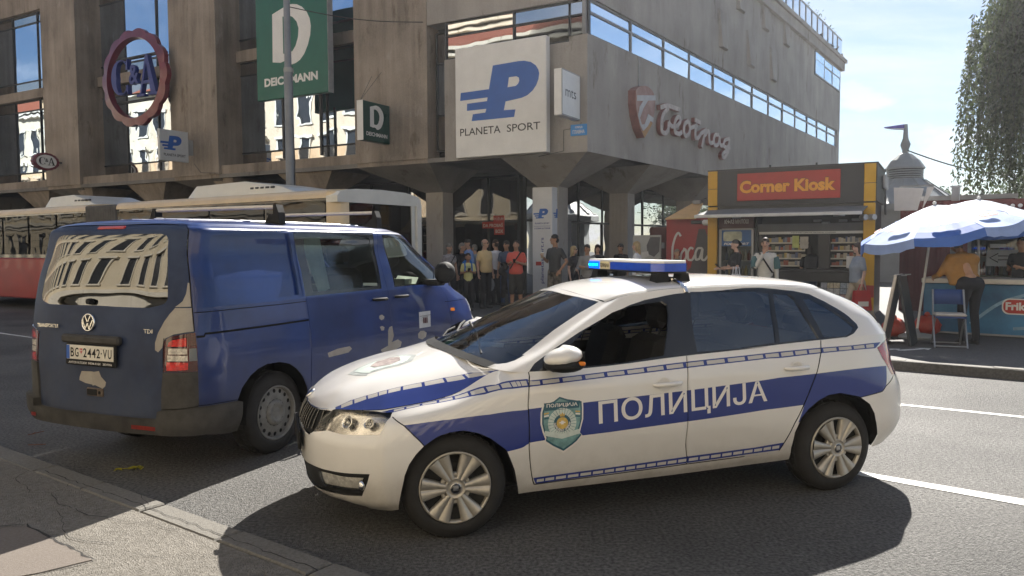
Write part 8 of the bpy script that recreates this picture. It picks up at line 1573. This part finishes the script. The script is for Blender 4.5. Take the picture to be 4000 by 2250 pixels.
# ================================================================ people
_RM = []      # (temporary object, final name, material, parent, smooth steps, label)
def ell(m, c, r, R=None, nu=12, nv=8):
    b = MB(); b.ball((0, 0, 0), r, nu, nv); v = np.array(b.v)
    if R is not None: v = v @ np.array(R).T
    m.add(v + np.array(c), b.f)
def limb(m, pts, rad, n=9):
    m.tube(pts, rad, n); ell(m, pts[0], (rad[0],) * 3, nu=9, nv=6); ell(m, pts[-1], (rad[-1],) * 3, nu=9, nv=6)
def blend(m, name, mat, parent, vox=.016, it=4, label=None):
    me = bpy.data.meshes.new(name + '_raw'); me.from_pydata(m.v, [], m.f); o = bpy.data.objects.new(name + '_raw', me); COL.objects.link(o)
    r = o.modifiers.new('r', 'REMESH'); r.mode = 'VOXEL'; r.voxel_size = vox; s = o.modifiers.new('s', 'SMOOTH'); s.iterations = it; s.factor = .5; _RM.append((o, name, mat, parent, label))
def flush_people():
    dg = bpy.context.evaluated_depsgraph_get(); dg.update()
    for o, name, mat, par, label in _RM:
        me = bpy.data.meshes.new_from_object(o.evaluated_get(dg)); me.name = name; me.materials.clear(); me.materials.append(mat); me.polygons.foreach_set('use_smooth', [True] * len(me.polygons)); q = bpy.data.objects.new(name, me); COL.objects.link(q); q.parent = par
        if label: q['label'] = label
    for o, *_ in _RM: me = o.data; bpy.data.objects.remove(o); bpy.data.meshes.remove(me)
    _RM.clear()
def skin(k): return pm('skin_%d' % k, ((.50, .30, .21), (.42, .24, .155), (.36, .20, .125), (.56, .36, .27))[k], .55, .12, 14)
def cloth(name, c, v=.15, sc=9, c2=None): return pm('cloth_' + name, c, .85, v, sc, bump=.25, bscale=22, col2=c2)
def hairm(name, c): return pm('hair_' + name, c, .6, .3, 40, stretch=(1, 1, .25))
HB, HD, HG, HBL = hairm('black', (.012, .010, .009)), hairm('brown', (.035, .02, .012)), hairm('grey', (.20, .18, .15)), hairm('blonde', (.36, .27, .14))
M_dk = pm('eye_dark', (.012, .010, .010), .3, 0); M_lip = pm('lip', (.30, .11, .09), .5, .1, 9)
AR = {'down': ((.05, .02, -.29), (.06, -.04, -.54)), 'phone': ((.055, .02, -.28), (-.075, -.25, -.22)), 'chin': ((.03, -.10, -.27), (-.13, -.19, .03)), 'cup': ((.05, -.02, -.28), (-.04, -.26, -.16)), 'pocket': ((.12, .05, -.27), (.03, -.08, -.46)), 'bag': ((.03, .03, -.29), (.03, -.03, -.56)), 'fold': ((.05, -.03, -.28), (-.20, -.20, -.24)), 'lean': ((.10, -.22, -.22), (.02, -.46, -.14)), 'back': ((.06, .10, -.27), (-.06, .13, -.47)), 'hold': ((.04, -.08, -.28), (.02, -.30, -.30))}
def person(x, y, H, yaw, label, shirt, trousers, hair, hs='short', sk=0, al='down', ar='down', head=(0, 0), female=False, sleeve=.45, shorts=False, lean=0.0, stance=.0, glasses=False, legs=True, shoes=None, collar=None, fat=1.0, child=False, lp=0.0):
    """yaw 0 faces the camera (-y); left arm is +x; z from the ground the feet stand on"""
    t = thing('person', label, 'person', (x, y, FH + .001), yaw, 'people on the far pavement'); k = H / 1.75; S = lambda *p: np.array(p, float) * k
    hk = 1.16 if child else 1.0; sw = (.15 if female else .172) * (.95 if child else 1) * (1 + (fat - 1) * .4); hw = .09 * (1.05 if female else 1)
    cl, sl = math.cos(lean), math.sin(lean)
    def T(p):                       # bend the upper body forward at the hips
        p = np.array(p, float); z = p[2] - .95 * k; 
        if z <= 0: return p
        q = min(1, z / (.12 * k)); a = lean * q; return np.array([p[0], p[1] * math.cos(a) - z * math.sin(a), .95 * k + z * math.cos(a) + p[1] * math.sin(a)])
    yw, pt = head; cy, sy, cp, sp = math.cos(yw), math.sin(yw), math.cos(pt), math.sin(pt)
    HR_ = np.array([[cy, -sy, 0], [sy, cy, 0], [0, 0, 1]]) @ np.array([[1, 0, 0], [0, cp, sp], [0, -sp, cp]]); hc = T(S(0, -.012, 1.635)); HP_ = lambda *p: hc + HR_ @ (np.array(p, float) * k * hk)
    b = MB()
    # head: skull, face, jaw, nose, ears, neck
    ell(b, HP_(0, .010, .025), S(.075, .092, .088) * hk, HR_); ell(b, HP_(0, -.022, -.03), S(.060, .068, .082) * hk, HR_); ell(b, HP_(0, -.055, -.082), S(.034, .030, .026) * hk, HR_); ell(b, HP_(0, -.098, -.016), S(.013, .018, .020) * hk, HR_); ell(b, HP_(0, -.090, .006), S(.010, .014, .026) * hk, HR_)
    for s in (-1, 1): ell(b, HP_(s * .075, .012, -.012), S(.011, .022, .031) * hk, HR_); ell(b, HP_(s * .035, -.068, -.025), S(.022, .016, .018) * hk, HR_)
    nr = .048 if female else .056; limb(b, [T(S(0, .018, 1.42)), T(S(0, .012, 1.50)), hc + HR_ @ S(0, .012, -.07)], [nr * k * 1.15, nr * k, nr * k], 10); ell(b, T(S(0, .01, 1.42)), S(sw * .75, .075, .05))
    hands = {}
    for s, pose in ((1, al), (-1, ar)):
        e, w = AR[pose]; sh = T(S(s * sw * .96, .01, 1.40)); el = T(S(s * (sw + e[0]), .01 + e[1], 1.415 + e[2])); wr_ = T(S(s * (sw + w[0]), .01 + w[1], 1.415 + w[2])) ; hands[s] = wr_
        limb(b, [sh, sh * .5 + el * .5, el, el * .55 + wr_ * .45, wr_], [.046 * k, .043 * k, .036 * k, .036 * k, .024 * k], 9)
        d = wr_ - el; d /= np.linalg.norm(d); sd = np.cross(d, (0, 1.0, .2)); sd /= np.linalg.norm(sd); pm_ = wr_ + d * .045 * k; Rm = np.stack([sd, np.cross(d, sd), d], 1); ell(b, pm_, S(.040, .018, .052), Rm)
        for i, L_ in enumerate((.062, .072, .068, .052)):
            o_ = pm_ + sd * (.028 - .019 * i) * k + d * .038 * k; cv = np.cross(d, sd) * -.016 * k * s; b.tube([o_, o_ + d * L_ * .55 * k + cv * .5, o_ + d * L_ * .9 * k + cv * 1.6], [.0095 * k, .009 * k, .0075 * k], 6)
        th = pm_ - d * .02 * k + sd * .036 * k * (1 if s < 0 else 1); b.tube([th, th + (sd * .022 + d * .02) * k, th + (sd * .022 + d * .052) * k], [.011 * k, .0105 * k, .008 * k], 6)
    fl = {}
    for s in (1, -1):
        st = stance * s; hp = S(s * hw, 0, .92); kn = S(s * (hw + .012), -.03 + st * .5 - lp * (s > 0) * .0, .49); an = S(s * (hw + .02), .02 + st, .085 + (abs(st) * .25 if st > 0 else 0)); fl[s] = (hp, kn, an)
        if shorts: limb(b, [kn + (0, 0, .04 * k), kn, kn * .6 + an * .4, an], [.058 * k, .052 * k, .056 * k, .036 * k], 9)
    ell(b, S(0, .0, 1.0), S(.11, .07, .10)); limb(b, [S(0, 0, .98), T(S(0, 0, 1.2)), T(S(0, .01, 1.4))], [.08 * k, .078 * k, .07 * k], 10)
    if shorts:
        for s in (1, -1): limb(b, [fl[s][0], fl[s][1] + (0, 0, .06 * k)], [.07 * k, .055 * k], 9)
    blend(b, 'body', skin(sk), t, .013 * max(.9, k), 3)
    # top
    c = MB(); w = fat
    rings = [(.905, .150, .105, 0), (.95, .158, .112, 0), (1.05, .150 * (.93 if female else 1), .110, 0), (1.13, .146 * (.90 if female else 1.0), .108, -.004), (1.24, .160, .114, -.004), (1.33, .168, .112, 0), (1.39, .160, .098, .006), (1.425, .128, .082, .010), (1.45, .085, .068, .012), (1.475, .058, .058, .012)]; v = []; n = 20
    for z, rx, ry, dy in rings:
        g = w if z < 1.4 else 1; bl_ = -.05 * (w - 1) / .2 if z < 1.25 else 0
        for i in range(n): a = 2 * math.pi * i / n; v.append(T(S(rx * g * sw / .172 * math.cos(a), dy + bl_ + ry * g * math.sin(a), z)))
    c.add(v, [(j * n + i, j * n + (i + 1) % n, (j + 1) * n + (i + 1) % n, (j + 1) * n + i) for j in range(len(rings) - 1) for i in range(n)] + [tuple(range(n))[::-1], tuple(range(len(v) - n, len(v)))])
    if female:
        for s in (-1, 1): ell(c, T(S(s * .07, -.085, 1.24)), S(.065, .055, .06))
    for s, pose in ((1, al), (-1, ar)):
        e, w_ = AR[pose]; sh = T(S(s * sw * .95, .01, 1.39)); el = T(S(s * (sw + e[0]), .01 + e[1], 1.415 + e[2])); wr_ = hands[s]; limb(c, [T(S(s * sw * .5, .01, 1.405)), sh], [.052 * k, .056 * k])
        if sleeve <= 1: P = [sh, sh + (el - sh) * max(.25, sleeve) * 1.35]; limb(c, P, [.060 * k, .058 * k])
        else: limb(c, [sh, sh * .5 + el * .5, el, wr_ * .88 + el * .12], [.062 * k, .056 * k, .050 * k, .040 * k])
    blend(c, 'shirt', shirt, t, .017 * max(.9, k), 3)
    if collar is not None:
        m = MB(); pts = [T(S(.062 * math.cos(a), .012 + .062 * math.sin(a), 1.462 - .018 * (math.sin(a) < -.5))) for a in np.linspace(-.45 * math.pi, 1.45 * math.pi, 14)]; m.tube(pts, .014 * k, 6); m.build('collar', collar, t)
    # trousers, shoes
    d = MB(); ell(d, S(0, .005, .93), S(.15 * fat, .112 * fat, .11))
    for s in (1, -1):
        hp, kn, an = fl[s]
        if shorts: limb(d, [hp, hp * .5 + kn * .5, kn * 1.0 + (0, 0, -.02 * k)], [.098 * k * fat, .09 * k, .084 * k], 10)
        else: limb(d, [hp, hp * .5 + kn * .5, kn, kn * .4 + an * .6, an + (0, 0, .0)], [.095 * k * fat, .085 * k, .066 * k, .062 * k, .055 * k], 10)
    blend(d, 'shorts' if shorts else 'trousers', trousers, t, .018 * max(.9, k), 3)
    for s in (1, -1):
        an = fl[s][2]; m = MB(); z0 = an[2] - .085 * k; v = []; n = 12
        for z, g in ((0, 1.0), (.03, 1.03), (.06, .9), (.095, .55)):
            for i in range(n): a = 2 * math.pi * i / n; v.append((an[0] + .046 * k * g * math.cos(a), an[1] - .045 * k + (.135 if math.sin(a) < 0 else .10) * k * g * math.sin(a) * (1 if z < .05 else .75) + (.02 * k if z > .05 else 0), z0 + z * k))
        m.add(v, [(j * n + i, j * n + (i + 1) % n, (j + 1) * n + (i + 1) % n, (j + 1) * n + i) for j in range(3) for i in range(n)] + [tuple(range(n))[::-1], tuple(range(3 * n, 4 * n))], 0, True); m.build('shoe', shoes or pm('shoe_dark', (.02, .02, .022), .6, .2, 9), t)
    # hair
    if hs != 'bald' and hair is not None:
        h = MB()
        if hs == 'fringe': ell(h, HP_(0, .03, .0), S(.081, .078, .075) * hk, HR_)
        else:
            th_ = .088 if hs == 'crop' else .096; ell(h, HP_(0, .008, .046), S(.081, th_, .080) * hk, HR_); ell(h, HP_(0, .045, -.015), S(.074, .062, .07) * hk, HR_)
            if hs in ('long', 'mid'):
                zz = -.19 if hs == 'long' else -.10
                for q in np.linspace(0, 1, 6): ell(h, HP_(0, .052 + .012 * q, .0 + zz * q), S(.082, .050, .06) * hk, HR_)
                for s in (-1, 1): ell(h, HP_(s * .072, .01, -.05), S(.022, .045, .09) * hk, HR_)
            if hs == 'bun': ell(h, HP_(0, .115, .03), S(.042, .042, .042) * hk, HR_)
        f_ = MB(); f_.v = []; blend(h, 'hair', hair, t, .013, 2)
    # features
    m = MB()
    for s in (-1, 1):
        if not glasses: ell(m, HP_(s * .031, -.079, .003), S(.014, .008, .0065) * hk, HR_, 8, 6)
        ell(m, HP_(s * .032, -.083, .022), S(.019, .006, .005) * hk, HR_, 8, 6)
    m.build('eyes', M_dk, t); m = MB(); ell(m, HP_(0, -.088, -.058), S(.023, .008, .007) * hk, HR_, 8, 6); m.build('mouth', M_lip, t)
    if glasses:
        m = MB()
        for s in (-1, 1): ell(m, HP_(s * .034, -.088, .002), S(.029, .010, .020) * hk, HR_, 10, 6); m.tube([HP_(s * .062, -.08, .006), HP_(s * .080, .0, .004)], .005 * k, 4)
        m.tube([HP_(-.02, -.095, .008), HP_(.02, -.095, .008)], .005 * k, 4); m.build('sunglasses', M_dk, t)
    return t, k, T, S, hands
def strap(p, T, S, mat, side=1, w=.02):
    m = MB(); pts = []
    for u in np.linspace(0, 1, 14): pts.append(T(S(side * (.12 - .26 * u), -.118 - .018 * math.sin(math.pi * u), 1.44 - .40 * u)))
    pts = [T(S(side * .12, .06, 1.45))] + pts; m.tube(pts, w * .55, 5); return m.build('strap', mat, p)
def world_of(t, p): c, s = math.cos(t.rotation_euler.z), math.sin(t.rotation_euler.z); return (t.location.x + c * p[0] - s * p[1], t.location.y + s * p[0] + c * p[1], t.location.z + p[2])
def phone(t, hands, lab, single=None):
    p = (hands[1] + hands[-1]) / 2 if single is None else hands[single]; q = world_of(t, p + np.array([0, -.05, .045])); o = thing('phone', lab, 'phone', q, t.rotation_euler.z); m = MB(); m.xf = frame((0, 0, 0), (1, 0, 0), (0, -.75, .66), None); m.rbox(-.036, .036, -.07, .07, -.005, .005, .004); m.build('case', M_dk, o); m = MB(); m.xf = frame((0, 0, 0), (1, 0, 0), (0, -.75, .66), None); m.box(-.031, .031, -.062, .062, -.0065, -.0055); m.build('screen', pm('phone_screen', (.2, .25, .3), .2, .1, 9), o)
def at(pxx, Z): return (pxx - 2000) / 2998 * Z
C_grey = cloth('grey_top', (.28, .26, .26), .3, 30, (.42, .39, .38)); C_blk = cloth('black', (.014, .014, .016)); C_lbl = cloth('light_blue', (.22, .34, .62), .08); C_yel = cloth('yellow_polo', (.60, .45, .23), .07); C_wht = cloth('white', (.68, .69, .73), .06); C_dbl = cloth('slate_blue', (.07, .095, .15)); C_cor = cloth('coral', (.62, .11, .08), .07); C_char = cloth('charcoal', (.045, .047, .05)); C_kid = cloth('pale_yellow', (.66, .63, .28), .1); C_jean = cloth('jeans', (.04, .07, .15), .25); C_navy = cloth('navy', (.015, .016, .022)); C_camo = cloth('camouflage', (.02, .02, .018), .5, 14, (.16, .14, .11)); C_hood = cloth('grey_hoodie', (.22, .22, .22), .1); C_beige = cloth('beige', (.42, .36, .28), .08); C_och = cloth('ochre', (.33, .17, .045), .15, 6); C_gb = cloth('grey_blue', (.26, .30, .36), .1); C_flor = cloth('black_floral', (.012, .012, .014), .3, 30, (.07, .06, .06)); C_green = cloth('teal_panel', (.05, .12, .13), .1); C_brown = cloth('dark_shorts', (.035, .035, .03), .2)
PI = math.pi
a = person(at(1756, 19), 19.0, 1.60, .5, 'woman with short grey hair in a grey top with black straps', C_grey, C_navy, HG, 'short', 0, female=True, head=(.3, .1), sleeve=.3); strap(a[0], a[2], a[3], C_blk, 1)
person(at(1806, 19.5), 19.5, 1.62, 1.0, 'man in a black sweatshirt with shaved grey head looking right', C_blk, C_navy, HG, 'crop', 1, head=(.4, .1), sleeve=2)
person(at(1830, 20.2), 20.2, 1.72, -1.1, 'man in a light blue shirt facing left behind the boy', C_lbl, C_navy, HB, 'short', 1, sleeve=2, collar=C_lbl)
person(at(1855, 20.8), 20.8, 1.58, -2.2, 'grey haired person mostly hidden behind the yellow polo man', C_gb, C_navy, HG, 'short', 0)
a = person(at(1829, 18.3), 18.3, 1.36, .15, 'boy in a pale yellow t-shirt looking down at a phone', C_kid, C_navy, HB, 'short', 2, 'phone', 'phone', head=(0, .55), child=True); phone(a[0], a[4], 'dark phone held by the boy in the yellow t-shirt')
for s in (-1, 1): m = MB(); m.tube([a[2](a[3](s * .10, .08, 1.44)), a[2](a[3](s * .105, -.02, 1.475)), a[2](a[3](s * .105, -.125, 1.36)), a[2](a[3](s * .11, -.135, 1.2))], .016, 6); m.build('backpack_strap', cloth('bright_blue', (.02, .16, .50)), a[0])
m = MB(); m.rbox(-.12, .12, .11, .24, .85, 1.2, .05); m.build('backpack', cloth('bright_blue', (0, 0, 0)), a[0]); m = MB(); m.text('COLE', (-.07, -.135, .0), X, (0, 0, 1), w=.14, h=.05, bold=.02); m.v = [(p[0], p[1] - .0, p[2] + 1.02) for p in m.v]; m.build('shirt_print', cloth('print_green', (.08, .14, .10)), a[0])
a = person(at(1895, 18.9), 18.9, 1.71, .75, 'heavy man in a yellow polo shirt and sunglasses looking right', C_yel, C_navy, HG, 'fringe', 0, head=(.35, .05), glasses=True, fat=1.12, collar=C_yel)
a = person(at(1937, 19.9), 19.9, 1.70, -2.3, 'balding man in a white shirt turned away to the left', C_wht, C_navy, HD, 'crop', 2, sleeve=.6, al='fold'); strap(a[0], a[2], a[3], C_blk, -1)
person(at(1979, 19.6), 19.6, 1.67, -.3, 'man with glasses in a slate blue shirt and jeans', C_dbl, C_jean, HB, 'short', 1, head=(-.2, .25), glasses=True)
a = person(at(2017, 18.2), 18.2, 1.67, -.15, 'man in a coral polo shirt and dark shorts looking down at his hands', C_cor, C_brown, HB, 'crop', 1, 'phone', 'phone', head=(-.1, .5), shorts=True, fat=1.1, collar=C_cor); strap(a[0], a[2], a[3], C_blk, 1, .03); phone(a[0], a[4], 'small black device in the hands of the coral polo man')
j = thing('draped_jacket', 'black jacket draped over the arm of the coral polo man', 'jacket', world_of(a[0], np.array([-.30, -.08, 0])), a[0].rotation_euler.z); m = MB(); rj = random.Random(2)
for i in range(7): ell(m, (rj.uniform(-.04, .04), rj.uniform(-.05, .05), 1.05 - .11 * i), (.085 - .004 * i, .075, .10))
blend(m, 'fabric', C_blk, j, .018, 4); m = MB(); m.tube([(-.05, 0, 1.1), (.02, -.04, 1.13), (.1, 0, 1.1)], .03, 8); m.build('collar', C_blk, j)
gb = thing('shopping_bag', 'grey and white bag hanging between the yellow polo man and the jeans', 'bag', (at(1917, 19.2), 19.2, FH + .45), .3); m = MB(); ell(m, (0, 0, .12), (.10, .05, .17)); m.build('sack', cloth('bag_grey', (.16, .17, .18), .4, 5, (.4, .4, .4)), gb); m = MB(); m.tube([(-.06, 0, .26), (-.03, 0, .42), (.03, 0, .42), (.06, 0, .26)], .008, 5); m.build('handle', C_blk, gb)
a = person(at(2168, 17.4), 17.4, 1.79, -.75, 'tall man in a charcoal t-shirt and camouflage shorts looking left', C_char, C_camo, HB, 'crop', 2, 'pocket', 'cup', head=(-.7, 0), shorts=True)
cpq = world_of(a[0], a[4][-1] + np.array([.02, -.05, -.03])); cu = thing('coffee_cup', 'beige paper cup held by the man in the charcoal t-shirt', 'cup', cpq); m = MB(); m.lathe([(.001, 0), (.030, 0), (.038, .12), (.001, .12)], 14); m.build('cup_body', pm('cup_beige', (.5, .40, .28), .6, .1, 6), cu); m = MB(); m.lathe([(.040, .12), (.040, .135), (.001, .14)], 14); m.build('lid', S_white, cu)
a = person(at(2241, 18.6), 18.6, 1.53, .9, 'blonde woman in sunglasses and a black patterned top', C_flor, C_navy, HBL, 'long', 3, female=True, glasses=True, head=(.2, .05)); strap(a[0], a[2], a[3], C_hood, 1)
person(at(2294, 17.3), 17.3, 1.56, -.3, 'smiling dark haired man in a grey hoodie beside the light bar', C_hood, C_navy, HB, 'crop', 2, 'fold', 'hold', head=(-.25, .05), sleeve=2)
person(at(2335, 19.1), 19.1, 1.56, .0, 'dark haired woman facing the camera behind the light bar', C_blk, C_navy, HD, 'long', 3, female=True, sleeve=2)
person(at(2425, 19.6), 19.6, 1.58, -.6, 'dark haired man in black with sunglasses looking down', C_blk, C_navy, HB, 'short', 1, glasses=True, head=(0, .35))
person(at(2488, 17.6), 17.6, 1.62, -2.0, 'woman with long straight blonde hair and white top turned away', C_wht, C_beige, HBL, 'long', 3, female=True, head=(.3, 0), sleeve=2)
person(at(2634, 18.3), 18.0, 1.44, .2, 'short grey haired person in front of the red drinks cabinet', C_char, C_navy, HG, 'crop', 1)  # faint reflection on the cabinet, built as a standing figure
a = person(at(2874, 15.9), 15.9, 1.64, -1.35, 'dark haired woman with a bun and black shawl looking at a phone', C_blk, C_blk, HB, 'bun', 3, 'hold', 'hold', female=True, head=(0, .2), sleeve=.5); phone(a[0], a[4], 'phone held by the woman with the black shawl', -1)
hb_ = thing('handbag', 'white handbag with two handles on the arm of the woman in black', 'bag', (at(2868, 15.7), 15.55, FH + .72), -1.2); m = MB(); m.rbox(-.14, .14, -.05, .05, 0, .22, .03); m.build('sack', cloth('bag_white', (.5, .5, .5)), hb_); m = MB(); 
for y in (-.03, .03): m.tube([(-.07, y, .2), (-.05, y, .36), (.05, y, .36), (.07, y, .2)], .009, 5)
m.build('handles', C_wht, hb_)
a = person(at(2989, 14.9), 14.9, 1.66, -.25, 'man in a white and teal tracksuit top with a hand at his chin', cloth('track_white', (.55, .54, .50), .06), C_navy, HD, 'crop', 0, 'down', 'chin', head=(-.15, 0), sleeve=2, collar=C_green); strap(a[0], a[2], a[3], C_blk, -1, .03)
for s in (1, -1):
    e, w_ = AR['down' if s > 0 else 'chin']; S, T = a[3], a[2]; m = MB(); p = T(S(s * (.19 + e[0]), .01 + e[1], 1.415 + e[2])); q = T(S(s * .20, .0, 1.36)); m.tube([q, q * .5 + p * .5, p], [.058, .075, .064], 10); m.build('sleeve_panel', C_green, a[0])
m = MB(); m.rbox(-.075, -.06, -.14, -.128, 1.22, 1.26, .003); m.build('chest_mark', S_black, a[0])
a = person(at(3160, 16.6), 16.55, 1.53, PI - .15, 'woman in black with long dark hair at the kiosk counter, seen from behind', C_blk, C_jean, HB, 'long', 3, 'hold', 'hold', female=True, lean=.12); m = MB(); m.rbox(-.13, .13, .10, .22, .98, 1.32, .05); m.build('backpack', C_blk, a[0])
a = person(at(3352, 14.4), 14.4, 1.56, -1.5, 'woman in a grey blue shirt and beige trousers walking left past the kiosk', C_gb, C_beige, HD, 'mid', 3, 'down', 'bag', female=True, sleeve=.55, stance=.28, shoes=pm('shoe_black_white', (.03, .03, .03), .6, .3, 9), fat=1.15)
hp_ = world_of(a[0], a[4][1] + np.array([0, 0, -.06])); rb_ = thing('shopping_bag', 'red plastic shopping bag carried by the woman in grey blue', 'bag', hp_, a[0].rotation_euler.z + PI / 2); m = MB(); m.add([(-.15, -.03, -.05), (.15, -.03, -.05), (.15, .03, -.05), (-.15, .03, -.05), (-.17, -.07, -.42), (.17, -.07, -.42), (.17, .07, -.42), (-.17, .07, -.42)], [(0, 1, 5, 4), (1, 2, 6, 5), (2, 3, 7, 6), (3, 0, 4, 7), (4, 5, 6, 7)]); m.build('sack', pm('red_plastic', (.42, .03, .03), .4, .1, 6), rb_); m = MB(); m.tube([(-.07, 0, -.05), (-.03, 0, .06), (.03, 0, .06), (.07, 0, -.05)], .012, 5); m.build('handle', pm('red_plastic', (0, 0, 0)), rb_)
for sg in (-1, 1): m = MB(); m.box(-.10, .10, sg * .068 - .003, sg * .068 + .003, -.34, -.25); m.build('label', S_white, rb_)
a = person(at(3792, 11.62), 11.62, 1.72, PI + .1, 'broad man in an ochre jacket leaning on the blue counter, seen from behind', C_och, C_navy, HD, 'short', 1, 'lean', 'lean', lean=.50, fat=1.42, sleeve=2, head=(.1, .2))
a = person(at(3990, 13.0), 13.0, 1.64, -1.0, 'person in black at the right edge looking down at a wallet', C_blk, C_navy, HB, 'short', 1, 'phone', 'phone', head=(0, .5)); phone(a[0], a[4], 'dark wallet in the hands of the person at the right edge')
flush_people()
# ================================================================ thin haze volume, added for the veiling glare towards the sun
hz = MB(); hz.box(-110, 62, -25, 95, -1.0, 17.5); hz = hz.build('haze', bpy.data.materials.new('veil_haze')); tag(hz, kind='stuff'); _h = hz.data.materials[0]; _h.use_nodes = True; _hn = _h.node_tree.nodes; _hn.clear(); _v = _hn.new('ShaderNodeVolumePrincipled'); _v.inputs['Density'].default_value = .0008; _v.inputs['Color'].default_value = (.93, .95, 1, 1); _v.inputs['Anisotropy'].default_value = .6
_ho = _hn.new('ShaderNodeOutputMaterial'); _h.node_tree.links.new(_v.outputs[0], _ho.inputs['Volume']); CY.volume_bounces = 0; CY.volume_step_rate = 8
